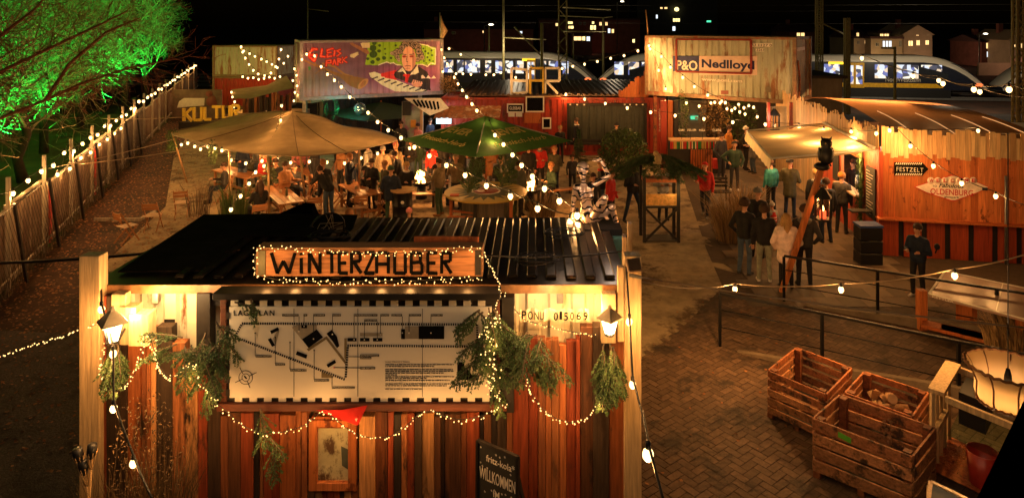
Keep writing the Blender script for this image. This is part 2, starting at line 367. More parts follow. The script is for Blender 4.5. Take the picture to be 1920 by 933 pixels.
# ================================================================== THE SETTING
def gz(x, y): return 0.0 if y < 44 else -1.0 * min(1, (y - 44) / 4)
m_soil = M('leafy_soil', (.06, .025, .012), rough=.95, var=.7, sc=1.6, bump=.6, dirt=((.025, .014, .009), .45, .8, (1, 1, 1)))
xs = [-400, -200, -100, -60] + [-40 + i * 1.0 for i in range(81)] + [60, 100, 200, 400]; ys = [-10, 0, 4] + [6 + i * 1.0 for i in range(45)] + [60, 80, 120, 200, 400, 900]
g = MB(); g.smooth = True; g.add([(x, y, gz(x, y) + (.018 * (mnoise.noise(V((x * .35, y * .35, 0)))) if x < -4.5 and y < 44 and y > 5 else 0) - .03) for y in ys for x in xs],
      [(j * len(xs) + i, j * len(xs) + i + 1, (j + 1) * len(xs) + i + 1, (j + 1) * len(xs) + i) for j in range(len(ys) - 1) for i in range(len(xs) - 1)])
struct(g, 'ground', m_soil)
def sheet(name, pts, z, mat, step=.6, amp=0.):
    xs_ = [p[0] for p in pts]; ys_ = [p[1] for p in pts]; bm = bmesh.new(); vs = [bm.verts.new((p[0], p[1], z)) for p in pts]; bm.faces.new(vs)
    mb = MB()
    if amp:
        bmesh.ops.triangulate(bm, faces=bm.faces)
        for _ in range(6):
            es = [e for e in bm.edges if e.calc_length() > step]
            if not es: break
            bmesh.ops.subdivide_edges(bm, edges=es, cuts=1)
        bmesh.ops.triangulate(bm, faces=bm.faces)
        for v in bm.verts: v.co.z += amp * (mnoise.noise(v.co * 1.3) + .6 * mnoise.noise(v.co * 3.7))
    bm.verts.index_update(); mb.smooth = bool(amp); mb.add([v.co[:] for v in bm.verts], [[v.index for v in f.verts] for f in bm.faces]); bm.free()
    return struct(mb, name, mat)
m_sand = M('trodden_sand', (.30, .225, .14), rough=.95, var=.5, sc=2.2, bump=1.0, dirt=((.09, .055, .03), .3, .9, (1, 1, 1)))
m_slab = M('concrete_slabs', (.12, .085, .055), rough=.7, var=.35, sc=1.5, isl=.3, bump=.2)
m_asph = M('gravel_tarmac', (.075, .06, .045), rough=.95, var=.8, sc=30, bump=.8, dirt=((.03, .022, .016), .4, 1.2, (1, 1, 1)))
sheet('sand_yard', [(-10.5, 16), (-7.5, 12.5), (1.5, 11.5), (4.3, 13.3), (6.0, 16), (6.7, 20), (7.9, 25), (8.6, 30.4), (-11, 30.5), (-14, 38), (-20, 40), (-16, 30), (-12, 22)], .014, m_sand, .45, .018)
sheet('tarmac_path', [(-12, 5), (-4.7, 5), (-4.7, 12.5), (-7.2, 12.9), (-9.3, 13.0), (-11.6, 13.3)], .045, m_asph)
# concrete slab walkway towards the back: rows of real slabs
mb = MB()
for j in range(34):
    y0 = 14.2 + j * .5
    for i in range(14):
        x0 = 4.05 + i * .5 + (.25 if j % 2 else 0) + max(0, (y0 - 14)) * .12
        if x0 < 4.4 + max(0, y0 - 15) * .17 or x0 > 8.6 + (y0 - 15) * .1: continue
        zt = .04 + rnd.uniform(-.003, .003); mb.add([(x0 + .005, y0 + .005, zt), (x0 + .494, y0 + .005, zt), (x0 + .494, y0 + .494, zt), (x0 + .005, y0 + .494, zt)], [(0, 1, 2, 3)])
struct(mb, 'slab_walkway', m_slab)
sheet('yard_base', [(1.2, 4), (14, 4), (16, 9), (16, 18), (9, 18), (9.2, 31), (6.5, 31), (4.6, 18), (4.3, 15.3), (2.2, 12.2)], .02, M('dark_joint_sand', (.075, .05, .032), rough=.95))
# herringbone brick paving, each brick its own faces
mb = MB(); bw, bl = .12, .24; c45, s45 = math.cos(R(38)), math.sin(R(38))
def brick(u0, v0, du, dv):
    q = [(u0 + .006, v0 + .006), (u0 + du - .006, v0 + .006), (u0 + du - .006, v0 + dv - .006), (u0 + .006, v0 + dv - .006)]
    w = [(2.5 + u * c45 - v * s45, 6.0 + u * s45 + v * c45) for u, v in q]; cx = sum(a for a, b in w) / 4; cy = sum(b for a, b in w) / 4
    if cy < 5.6 or cy > 17 or cx < .9 or cx > 11.5: return
    if cx < 1.9 + (cy - 12.0) * .75 and cy > 12.0: return      # edge towards the sand
    if cy > 14.6 + (cx - 4) * .12 and cx > 4.3: return
    if cx / cy > .80: return
    t1, t2 = rnd.uniform(-.0022, .0022), rnd.uniform(-.0022, .0022)
    mb.add([(x, y, .032 + (t1 if k in (0, 3) else t2)) for k, (x, y) in enumerate(w)], [(0, 1, 2, 3)])
N0 = 95
# standard herringbone: cell (i, j) starts a level brick when (i+j)%4==0, an upright one when (i+j)%4==... along the diagonal
mb = MB()
for i in range(-N0, N0):
    for j in range(-N0, N0):
        k = (i - j) % 4
        if k == 0: brick(i * bw, j * bw, bl, bw)          # covers (i,j),(i+1,j)
        if k == 3: brick(i * bw, j * bw, bw, bl)          # covers (i,j),(i,j+1)
m_brick = M('paving_bricks', (.125, .075, .045), rough=.75, var=.3, sc=9, isl=.22, bump=.3, dirt=((.045, .03, .02), .35, .9, (1, 1, 1)))
struct(mb, 'brick_paving', m_brick)
# fallen leaves
mb = MB(); rr = random.Random(5)
for _ in range(15000):
    y = rr.uniform(9, 44); x = -12.9 - .404 * (y - 17) + abs(rr.gauss(0, .4)) * (7.0 + (y - 12) * .12)
    if x > -4.9 or x < -12.5 - .404 * (y - 17): continue
    a = rr.uniform(0, 6.28); s = rr.uniform(.02, .05); u = V((math.cos(a), math.sin(a), rr.uniform(-.3, .3))) * s; v = V((-math.sin(a), math.cos(a), rr.uniform(-.3, .4))) * s * .6
    p = V((x, y, .035 + rr.random() * .02)); mb.add([p - u, p - v, p + u * .9, p + v], [(0, 1, 2, 3)])
for i in range(420):
    x, y, z = (rr.uniform(1.4, 9), rr.uniform(6.5, 16), .045) if i < 300 else (rr.uniform(-4.9, 1), rr.uniform(7.9, 10.2), 3.09)
    a = rr.uniform(0, 6.28); s = rr.uniform(.015, .04); u = V((math.cos(a), math.sin(a), 0)) * s; v = V((-math.sin(a), math.cos(a), .2)) * s * .6; p = V((x, y, z)); mb.add([p - u, p - v, p + u * .9, p + v], [(0, 1, 2, 3)])
tag(mb.build('fallen_leaves', M('brown_leaves', (.2, .08, .03), pal=[(.26, .1, .03), (.17, .06, .025), (.34, .15, .05), (.1, .045, .02)], var=.2, rough=.8)), kind='stuff')
# railway yard
mb = MB()
for tr in range(4):
    for r_ in (-.75, .75):
        Y0 = 67.6 + tr * 4.5 + r_; mb.bar((-60, Y0 + 10.4, -.93), (70, Y0 - 12.2, -.93), .08, .14)
    
struct(mb, 'railway_tracks', m_steel)

# ------------------------------------------------------------------ far houses and station blocks
e_win = E('warm_window', (1, .62, .24), 1.6); e_winw = E('cool_window', (.8, .9, 1), 1.3); e_winy = E('yellow_window', (1, .8, .3), 2.0); e_grn = E('green_glow', (.1, 1, .5), 1.2)
m_brickw = M('far_brick', (.24, .09, .07), rough=.9, var=.3, sc=1); m_rend = M('far_render', (.5, .38, .26), rough=.9, var=.2, sc=.6)
m_rooft = M('far_roof_tile', (.10, .05, .05), rough=.9, var=.3); m_farw = M('dark_window_glass', (.03, .035, .045), rough=.15)
def house(label, px0, px1, pyt, Y, wall, roof='gable', dep=9, wins=(), pyr=None, name='house', lit=None, lw=0):
    a = P(px0, pyt, Y); b = P(px1, pyt, Y); z1 = a.z; t = thing(name, label, 'house' if name == 'house' else 'building', ((a.x + b.x) / 2, Y, -1.05))
    w = MB(); w.box(a.x, b.x, Y, Y + dep, -1.05, z1); w.build('wall', wall, t)
    r = MB(); o = .4; zr = P(px0, pyr if pyr is not None else pyt - 14, Y).z
    if roof == 'gable':
        r.add([(a.x - o, Y - o, z1 + .01), (b.x + o, Y - o, z1 + .01), (b.x + o, Y + dep + o, z1 + .01), (a.x - o, Y + dep + o, z1 + .01), (a.x - o, Y + dep / 2, zr), (b.x + o, Y + dep / 2, zr)], [(0, 1, 5, 4), (2, 3, 4, 5), (0, 4, 3), (1, 2, 5), (0, 3, 2, 1)])
    elif roof == 'front':
        m = (a.x + b.x) / 2
        r.add([(a.x - o, Y - .1, z1 + .01), (b.x + o, Y - .1, z1 + .01), (m, Y - .1, zr), (a.x - o, Y + dep, z1 + .01), (b.x + o, Y + dep, z1 + .01), (m, Y + dep, zr)], [(0, 1, 2), (5, 4, 3), (0, 2, 5, 3), (2, 1, 4, 5), (0, 3, 4, 1)])
    else: r.box(a.x - .2, b.x + .2, Y - .2, Y + dep, z1 + .01, z1 + .35)
    ro = r.build('roof', m_rooft if roof != 'front' else wall, t)
    if roof != 'flat': c = MB(); c.box(a.x + 1.2, a.x + 1.9, Y + dep / 2 - .3, Y + dep / 2 + .3, z1 + .1, zr + .9); c.build('chimney', m_brickw, ro)
    for (x0, y0, x1, y1, m) in wins:
        p = P(x0, y0, Y); q = P(x1, y1, Y); f = MB()
        cx, cz = (p.x + q.x) / 2, (p.z + q.z) / 2; hw, hh = (q.x - p.x) / 2, (p.z - q.z) / 2; fw = min(.09, hw * .2)
        for bb in ((cx - hw - fw, cx - hw, cz - hh - fw, cz + hh + fw), (cx + hw, cx + hw + fw, cz - hh - fw, cz + hh + fw), (cx - hw, cx + hw, cz + hh, cz + hh + fw), (cx - hw, cx + hw, cz - hh - fw, cz - hh), (cx - .03, cx + .03, cz - hh, cz + hh)):
            f.box(bb[0], bb[1], Y - .08, Y + .02, bb[2], bb[3])
        fo = f.build('window', m_white, t); g_ = MB(); g_.box(cx - hw, cx + hw, Y - .03, Y - .005, cz - hh, cz + hh); g_.build('pane', m, fo)
    if lit: light(((a.x + b.x) / 2, Y - 5, -.2), (lw or 160) * .4, lit, 1.0, t)  # added fill light, no lamp stands in front of the house
    return t
wr = random.Random(3)
def wgrid(xs_, ys_, w, h, ms): return [(x, y, x + w, y + h, wr.choice(ms)) for x in xs_ for y in ys_]
D = m_farw
house('pale rendered house with a lit attic and balcony, left of the glasshouse roof', 1601, 1632, 72, 110, m_rend, 'gable', 9, [(1606, 60 + 2, 1610, 66 + 2, e_win), (1607, 77, 1611, 83, D), (1621, 76, 1626, 82, e_win)], 56, lit=(1, .6, .3), lw=380)
house('ochre flat-roofed house with a glazed lantern room on its roof', 1633, 1692, 73, 108, m_rend, 'flat', 8, [(1655, 77, 1659, 88, e_winw), (1661, 77, 1665, 88, e_winw), (1667, 77, 1671, 88, e_winw), (1642, 81, 1647, 87, D), (1686, 77, 1690, 88, D)], lit=(1, .7, .2), lw=400)
house('glazed round lantern room glowing above the flat ochre roof', 1648, 1669, 62, 112, m_rend, 'flat', 4, [(1650, 64, 1656, 71, e_win), (1658, 64, 1666, 71, e_win)], name='roof_pavilion')
house('peach gabled house with three warm lit windows behind the yellow train', 1694, 1748, 66, 109, m_rend, 'front', 9, [(1703, 77, 1711, 86, e_win), (1718, 76, 1724, 85, e_win), (1735, 76, 1741, 84, e_win), (1718, 61, 1722, 67, e_win), (1738, 60, 1742, 66, e_win)], 47, lit=(1, .55, .35), lw=520)
house('dark brick house with four lit windows at the far right', 1841, 1890, 79, 105, m_brickw, 'gable', 8, [(1849, 81, 1855, 91, e_win), (1864, 83, 1868, 87, e_win), (1850, 97, 1855, 107, e_winw), (1857, 97, 1861, 107, e_winw), (1862, 97, 1868, 107, e_winw), (1879, 98, 1882, 107, e_win)], 66, lit=(1, .4, .3), lw=160)
house('pale gabled house at the right edge behind the ladder-like mast', 1894, 1950, 76, 100, m_rend, 'front', 9, [(1897, 82, 1903, 92, e_win), (1912, 82, 1916, 90, e_win), (1897, 100, 1901, 108, D)], 56, lit=(.9, .6, .4), lw=150)
house('dark low house with two small lit windows behind the grey raised container', 1480, 1530, 60, 130, m_brickw, 'gable', 10, [(1494, 48 + 14, 1500, 68, e_win), (1502, 62, 1508, 68, e_win)], 46)
house('long dark red brick station block with rows of yellow lit windows', 1010, 1200, 38, 150, m_brickw, 'flat', 14, [(x, y, x + 4, y + h, m) for x, y, h, m in ((1065, 41, 4, e_winy), (1069.5, 41, 4, e_winy), (1066, 49, 5, e_win), (1071, 49, 5, e_winy), (1107, 48, 8, e_winy), (1113, 48, 8, e_winy), (1110, 41, 4, e_winy), (1124, 42, 6, e_win), (1135, 42, 6, e_win), (1140, 54, 8, e_winw), (1147, 55, 7, e_win), (1086, 42, 5, D), (1094, 42, 5, D), (1186, 74, 6, e_winy), (1042, 44, 5, e_win))], lit=(1, .3, .15), lw=120, name='station_block')
house('tall dark office block with a short row of yellow windows and faint lights', 1195, 1345, -12, 170, M('black_facade', (.04, .045, .05), rough=.6), 'flat', 14, [(x, 35, x + 3.4, 41, e_winy) for x in (1262, 1266.6, 1271)] + [(1325, 39, 1333, 42, e_grn), (1238, 14, 1242, 17, e_win), (1246, 14, 1251, 17, e_win), (1230, 28, 1233, 35, e_winw), (1261, 50, 1266, 58, e_winw), (1354 - 60, 70, 1300, 76, D)], name='office_block')
mb = MB(); c = P(1269, 18, 168.6); mb.obox(c, (1.2, .2, 1.2)); mb.smooth = True
mb = MB(); mb.tube([c, c + V((0, .3, 0))], .55, 16); one(mb, 'clock_face', e_winy, 'round lit yellow clock disc high on the dark office block', 'clock', c)
house('low dark shed roofline with gables left of the lattice mast', 795, 1000, 55, 135, m_brickw, 'gable', 12, [(830 + 18, 60, 854, 64, D), (905, 44 + 14, 909, 62, e_win), (975, 47 + 12, 979, 63, e_winw)], 40, name='station_hall', lit=(1, .3, .2), lw=50)
house('low brick shop with a bright shopfront under the station block', 1070, 1110, 66, 140, m_brickw, 'flat', 6, [(1076, 69, 1090, 76, e_win), (1092, 69, 1097, 76, e_winy), (1100, 69, 1106, 77, e_winw)], name='shop')
mb = MB(); fr = P(1665, 128, 90)
# low lit garden wall and hedge on the right
a, b = P(1835, 118, 88), P(1935, 118, 88); mb = MB(); mb.box(a.x, b.x, 88, 88.3, -1.05, a.z); w_ = one(mb, 'garden_wall', m_rend, 'low pale wall in front of the far right houses', 'wall', (a.x, 88, -1.05)); light(((a.x + b.x) / 2, 84, 2), 150, (1, .5, .3), .5, w_)  # the light is an unseen fill set before the wall
# street lamp on the far right
def lamp_far(px, pyt, pyb, Y, label, lit=(1, .85, .6), grp='far street lamps'):
    a = P(px, pyt, Y); t = thing('street_lamp', label, 'street lamp', (a.x, Y, -1), group=grp); m = MB(); m.tube([(a.x, Y, -1), (a.x, Y, a.z), (a.x + .8, Y, a.z + .2)], .07, 6); m.build('post', m_steel, t)
    m = MB(); m.ball((a.x + .9, Y, a.z + .18), (.35, .16, .1), 8, 5); m.build('lamp_head', E('street_lamp_glow', (1, .85, .6), 5), t)
lamp_far(1836, 66, 130, 95, 'street lamp with a small white head left of the far right brick house')
lamp_far(908, 49, 120, 90, 'short street lamp above the left train roof')
lamp_far(1157, 5, 120, 120, 'tall street lamp with a long flat glowing head above the station block')
# catenary masts
m_mast = M('lattice_mast_steel', (.30, .26, .12), rough=.6, metal=.2, var=.3)
def mast(px, pyt, Y, wpx, label, lattice=True, arm=None):
    w = wpx * Y / F; x = (px - CX) * Y / F; z1 = H - (pyt - HY) * Y / F; t = thing('catenary_mast', label, 'mast', (x, Y, -1), group='railway masts')
    m = MB(); 
    if lattice:
        for dx in (-w / 2, w / 2):
            for dy in (-w / 2, w / 2): m.bar((x + dx, Y + dy, -1), (x + dx, Y + dy, z1), .09)
        zz = -1; k = 0
        while zz < z1 - w:
            s = 1 if k % 2 else -1
            for dy in (-w / 2, w / 2): m.bar((x - s * w / 2, Y + dy, zz), (x + s * w / 2, Y + dy, zz + w * 1.1), .05)
            zz += w * 1.1; k += 1
    else: m.tube([(x, Y, -1), (x, Y, z1)], [w / 2, w / 2 * .8], 10)
    m.build('post', m_mast, t)
    if arm:
        for (dx, z, dx2, z2) in arm:
            a_ = MB(); a_.tube([(x, Y, z), (x + dx2, Y, z2)], .06, 5); a_.build('arm', m_mast, t)
    return t
mast(1055, -30, 56, 15, 'tall lattice mast rising out of the picture behind the BAR letters', True, [(0, 5.2, 3.6, 5.2), (0, 7.2, 4, 7.0)])
mast(944, -25, 60, 5, 'slim dark mast left of the tall lattice mast', False, [(0, 4.6, 3.8, 4.4)])
mast(1016, 44, 54, 7, 'short double post with a diagonal stay left of the lattice mast', False, [(0, 3.2, -2.2, 5.6)])
mast(1131, 33, 70, 5, 'pale post with crossarm right of the lattice mast', False, [(0, 6.4, -4.5, 6.6), (0, 6.4, 1, 6.5), (0, 2, -1.5, 2)])
mast(1536, -40, 50, 9, 'lattice mast behind the right end of the grey raised container', True, [(0, 6, 2, 5)])
mast(1588, 34, 46, 7, 'short lattice signal mast in front of the train doors', True)
mast(1678, 88, 44, 6, 'square concrete post in front of the yellow train', False, [(0, 4.3, -.9, 4.3)])
mast(1909, -60, 30, 12, 'ladder-like lattice mast at the right edge', True)
mast(917, 50, 75, 4, 'thin far mast above the left train', False)
mast(1075, 64, 74, 3, 'thin lamp post right of the lattice mast', False)
mast(577, -20, 80, 3, 'dark thin mast behind the mural container', False, [(0, 7.5, 2.5, 7.2)])
for yy, zz in ((58, 7.4), (60, 5.9), (64, 7.0)):
    m = MB(); m.tube([(-22, yy + 8, zz + .2), (0, yy, zz), (22, yy - 3, zz - .05), (60, yy - 8, zz)], .015, 4); one(m, 'overhead_wire', m_cable, 'thin overhead railway wire strung between the masts' , 'wire', (0, yy, 0), group='overhead wires')

# ------------------------------------------------------------------ trains (all on one line)
def tl(px):  # point on the track line seen at column px
    # line through (6.26,65.9) and (40.1,60)
    k = (px - CX) / F; s = (60 - 65.9) / (40.1 - 6.26); Y = (65.9 - s * 6.26) / (1 - s * k); return V((k * Y, Y, 0))
tdir = (tl(1845) - tl(1120)).normalized(); tn = V((-tdir.y, tdir.x, 0))
m_tw = M('train_white', (.62, .57, .48), rough=.35, var=.05, coat=.3); m_tb = M('train_dark_blue', (.012, .016, .035), rough=.3, coat=.4); m_ty = M('train_yellow', (.75, .42, .02), rough=.4)
def tinside():
    m = bpy.data.materials.new('lit_carriage_interior'); m.use_nodes = True; N = m.node_tree.nodes; L = m.node_tree.links; b = N['Principled BSDF']
    tc = N.new('ShaderNodeTexCoord'); vo = N.new('ShaderNodeTexVoronoi'); vo.inputs['Scale'].default_value = 2.6; L.new(tc.outputs['Object'], vo.inputs[0])
    r = N.new('ShaderNodeValToRGB'); r.color_ramp.interpolation = 'CONSTANT'; e = r.color_ramp.elements
    for i, c in enumerate([(.02, .02, .03), (.5, .55, .65), (.05, .05, .07), (.8, .72, .55), (.1, .12, .3), (.6, .45, .3), (.03, .03, .04)]):
        x = e[i] if i < 2 else e.new(i / 7); x.position = i / 7; x.color = (*c, 1)
    L.new(vo.outputs['Color'], r.inputs[0]); L.new(r.outputs[0], b.inputs['Emission Color']); b.inputs['Emission Strength'].default_value = 1.25; b.inputs['Base Color'].default_value = (.02, .02, .03, 1); m.cycles.emission_sampling = 'NONE'; return m
m_tin = tinside()
def train(label, pa, pb, noseL, noseR, wins, doors, word=None, yellow=True):
    a = tl(pa); b = tl(pb); L = (b - a).length; t = thing('train', label, 'train', (a.x, a.y, -1), group='regional trains')
    zr, zb, w = 2.87, -.15, 2.75
    def prof(z0, z1, ya, m, name, y2=None, nl=noseL, nr=noseR, front=0.):
        mb = MB(); N_ = 26; rows = []
        for i in range(N_ + 1):
            u = i / N_; s = u * L; top = z1
            for ok, dist in ((nl, s), (nr, L - s)):
                if ok and dist < 5.5:
                    k = dist / 5.5; cur = (1 - (1 - k) ** 2.2); top = min(top, .15 + (zr - .15) * cur)
            p = a + tdir * s; t1 = max(top, z0 + .01); rows.append([p - tn * (front) + Z * z0, p - tn * front + Z * t1, p + tn * (w) + Z * t1, p + tn * w + Z * z0])
        vs = [q for r_ in rows for q in r_]
        fs = [(i * 4 + j, i * 4 + j + 1, i * 4 + 4 + j + 1, i * 4 + 4 + j) for i in range(N_) for j in range(3)] + [(0, 3, 2, 1), (N_ * 4, N_ * 4 + 1, N_ * 4 + 2, N_ * 4 + 3)]
        mb.add(vs, fs); return mb.build(name, m, t)
    prof(zb, zr - .42, 0, m_tb, 'body')
    # white roof band follows the nose
    mb = MB(); N_ = 40; vs = []
    for i in range(N_ + 1):
        s = L * i / N_; z1 = zr
        for ok, dist in ((noseL, s), (noseR, L - s)):
            if ok and dist < 5.5: z1 = min(z1, .15 + (zr - .15) * (1 - (1 - dist / 5.5) ** 2.2))
        p = a + tdir * s
        for (o, z) in ((-.03, z1 - .55), (-.03, z1 - .12), (.25, z1 + .06), (w - .2, z1 + .06), (w + .03, z1 - .12)): vs.append(p + tn * o + Z * max(z, -.1))
    mb.add(vs, [(i * 5 + j, i * 5 + j + 1, i * 5 + 5 + j + 1, i * 5 + 5 + j) for i in range(N_) for j in range(4)], True); mb.build('roof', m_tw, t)
    if yellow:
        mb = MB(); s0 = 5.2 if noseL else 0; s1 = L - (4.2 if noseR else 0); p, q = a + tdir * s0 - tn * .02, a + tdir * s1 - tn * .02
        mb.add([p + Z * .02, q + V((0, 0, .02)) + tdir * .6, q + Z * .42, p + Z * .42], [(0, 1, 2, 3)]); mb.build('stripe', m_ty, t)
    mb = MB(); mb.add([a - tn * .0 + Z * -1.0 + tdir * 3, b - tdir * 3 + Z * -1.0, b - tdir * 3 + Z * zb, a + tdir * 3 + Z * zb], [(0, 1, 2, 3)]); mb.build('skirt', m_blackp, t)
    for (x0, x1) in wins:
        p, q = tl(x0), tl(x1); f = MB(); f.add([p - tn * .035 + Z * .85, q - tn * .035 + Z * .85, q - tn * .035 + Z * 2.1, p - tn * .035 + Z * 2.1], [(0, 1, 2, 3)]); f.build('window', m_tin, t)
    for (x0, x1) in doors:
        p, q = tl(x0), tl(x1); f = MB(); d = (q - p)
        f.obox((p + q) / 2 - tn * .05 + Z * 1.1, (d.length, .06, 2.3), ax=(tdir, tn, Z)); do = f.build('door', m_ty, t)
        for k in (.08, .56):
            f = MB(); e0 = p + d * k - tn * .09; e1 = p + d * (k + .34) - tn * .09; f.add([e0 + Z * .3, e1 + Z * .3, e1 + Z * 2.0, e0 + Z * 2.0], [(0, 1, 2, 3)]); f.build('door_pane', m_tin, do)
    for ok, pt, s in ((noseL, a, 1), (noseR, b, -1)):
        if ok:
            f = MB(); f.ball(pt + tdir * (.7 * s) - tn * .05 + Z * .35, (.35, .12, .16), 8, 5); f.build('headlight', E('red_tail_glow', (1, .16, .04), 1.6), t)
            f = MB(); q = pt + tdir * (3.2 * s) - tn * .04; q2 = pt + tdir * (5.6 * s) - tn * .04
            f.add([q + Z * .7, q2 + Z * .7, q2 + Z * 1.95, q + Z * 1.35], [(0, 1, 2, 3) if s > 0 else (3, 2, 1, 0)]); f.build('cab_window', m_farw, t)
    if word: text('lettering', word, m_tw, t, tl(1660) - tn * .06 + Z * .55, tdir, Z, w=tl(1727).x - tl(1660).x, h=.42, depth=.01)
    f = MB(); k = tl((1548 if word else 975)); f.obox(k + tdir * .9 - tn * .06 + Z * 2.2, (1.3, .04, .2), ax=(tdir, tn, Z)); f.build('destination_display', E('display_amber', (1, .6, .02), 2), t)
    return t
train('yellow and dark blue regional train with lettering, nose to the right', 1118, 1852, True, True, [(1152, 1169), (1178, 1198), (1203, 1212), (1545, 1574), (1640, 1664), (1681, 1722), (1727, 1766)], [(1585, 1620)], 'NordWestBahn')
train('lit regional train behind the BAR letters, nose to the right', 780, 1116, False, True, [(828, 850), (857, 869), (872, 900), (910, 921), (929, 943), (948, 962), (967, 982), (1020, 1024), (1029, 1047), (1053, 1066)], [(988, 1004)], yellow=False)
train('nose of a third train entering at the right edge', 1880, 2100, True, False, [(1960, 2000)], [])
for q_, w_ in ((1700, 900), (1000, 480), (880, 300), (1160, 250), (1590, 300), (1900, 180)): light(tl(q_) - tn * 9 + Z * 3.6, w_, (1, .78, .5), .6)  # unseen fill lights set beside the trains to brighten them

# ------------------------------------------------------------------ left fence with lamps
def fx(y): return -12.6 - .404 * (y - 17)
fdir = V((-.404, 1, 0)).normalized(); fn = V((fdir.y, -fdir.x, 0))
k = 0; y = 12.6; fposts = []
m_panel = wood('fence_panel_white', [(.24, .17, .11), (.17, .11, .07), (.30, .22, .15)], isl=.3, dirt=((.09, .035, .02), .4, 2, (1, 1, .3)))
while y < 60:
    y2 = y + (2.5 if y < 40 else 4.2); p = V((fx(y), y, 0)); q = V((fx(y2), y2, 0)); near = y < 32
    t = thing('fence_panel', f'{["pale board", "weathered white board", "leaning pale"][k % 3]} fence bay with wire mesh, number %s from the near end' % ['one', 'two', 'three', 'four', 'five', 'six', 'seven', 'eight', 'nine', 'ten', 'eleven', 'twelve', 'thirteen', 'fourteen', 'fifteen', 'sixteen'][k], 'fence', p, group='bays of the left fence')
    h = 1.75 + .1 * math.sin(k * 2.1); nb = 12
    m = MB()
    for i in range(nb):
        u0, u1 = i / nb + .003, (i + 1) / nb - .003; a, b = p.lerp(q, u0), p.lerp(q, u1); hh = h + rnd.uniform(-.02, .02)
        m.obox((a + b) / 2 + Z * (hh / 2 + .03) - fn * .03, ((b - a).length, .02, hh), ax=(fdir, fn, Z))
    m.build('board', m_panel, t)
    if k in (2, 4): 
        m = MB(); a = p.lerp(q, .3); m.obox(a + fn * .0 + Z * (h / 2), (.22, .022, h - .1), ax=(fdir, fn, Z)); m.build('red_board', M('red_board', (.5, .03, .02), rough=.6), t)
    m = MB(); m.bar(p + Z * (h + .06), q + Z * (h + .06), .05, .06); m.build('top_rail', w_weather, t); m = MB(); m.bar(p + fn * .09 + Z * .3, q + fn * .09 + Z * .3, .04); m.build('low_rail', w_weather, t)
    m = MB(); m.obox(p + fn * .06 + Z * 1.28, (.08, .08, 2.56), ax=(fdir, fn, Z)); m.build('post', w_weather, t)
    # wire mesh: leaning squares of wire on the yard side
    if near:
        m = MB(); Lw = (q - p).length; n_ = 14
        for i in range(n_ + 8):
            x0 = Lw * i / n_; x1 = x0 - 1.3; z0, z1 = .05, 1.9
            if x0 > Lw: zz = .05 + (x0 - Lw) / 1.3 * 1.85; x0_, z0_ = Lw, zz
            else: x0_, z0_ = x0, .05
            if x1 < 0: x1_ = 0; z1_ = .05 + x0 / 1.3 * 1.85 
            else: x1_, z1_ = x1, 1.9
            if z0_ < 1.9 and z1_ <= 1.91: m.tube([p + fdir * x0_ + fn * .16 + Z * z0_, p + fdir * x1_ + fn * .16 + Z * z1_], .006, 3, False)
        m.tube([p + fn * .16 + Z * 1.9, q + fn * .16 + Z * 1.9], .012, 4); m.build('wire_mesh', m_cable, t)
        m = MB(); m.bar(p + fn * .3 + fdir * .4, p + fn * .17 + Z * 1.95, .06, .05); m.build('brace', w_dark, t)
        rv = random.Random(k)
        m = MB()
        for _ in range(26):   # bare creeper on the mesh
            c0 = p + fdir * rv.uniform(0, Lw) + fn * .18; c = [c0]; d = V((0, 0, 1))
            for _s in range(7): d = (d + V((rv.uniform(-.7, .7), rv.uniform(-.7, .7), rv.uniform(-.3, .5)))).normalized(); c.append(c[-1] + (fdir * d.x + Z * abs(d.z) + fn * d.y * .15) * .22)
            m.tube(c, [.008 - .0009 * i for i in range(8)], 3, False)
        m.build('creeper', m_bark, t)
    fposts.append(p); y = y2; k += 1
# two tiers of bulbs along the posts
def frange(a, b, n): return [a + (b - a) * i / (n - 1) for i in range(n)]
lp = []
for i, yy in enumerate(frange(14.2, 30, 17)): lp.append(V((fx(yy), yy, 2.42 - .16 * abs(math.sin(i * 1.25)))) + fn * .12)
string('warm bulbs along the near posts of the left fence', lp, 26, 1, sag=.2, s=1.15)
lp = [V((fx(yy), yy, 2.5 - .14 * abs(math.sin(i * 1.3)))) + fn * .12 for i, yy in enumerate(frange(30.9, 58, 24))]
string('warm bulbs along the far posts of the left fence', lp, 30, 2, sag=.2, s=1.5)
lp = [V((fx(yy), yy, 2.0 - .1 * abs(math.sin(i * 1.7)))) + fn * .2 for i, yy in enumerate(frange(18.2, 26.5, 8))]
string('lower row of warm bulbs on the middle of the left fence', lp, 16, 1, sag=.2, s=1.1)
# guy ropes across the yard and the dark bar in front
m = MB(); m.tube(cat(P(0, 493, 13), P(425, 458, 12.5), .05), .03, 6); one(m, 'dark_rail', m_blackp, 'thick dark cable spanning from the left edge to the kiosk roof', 'cable', P(0, 493, 13))
for a, b, s in ((P(190, 222, 24.2), P(345, 219, 25), 'upper'), (P(90, 316, 18.5), P(322, 262, 24.6), 'middle'), (P(140, 309, 20.5), P(420, 268, 23), 'lower')):
    m = MB(); m.tube(cat(a, b, .05), .014, 4); one(m, 'guy_rope', m_cablel, f'{s} pale rope from the fence to the beige tent', 'rope', a, group='ropes of the beige tent')

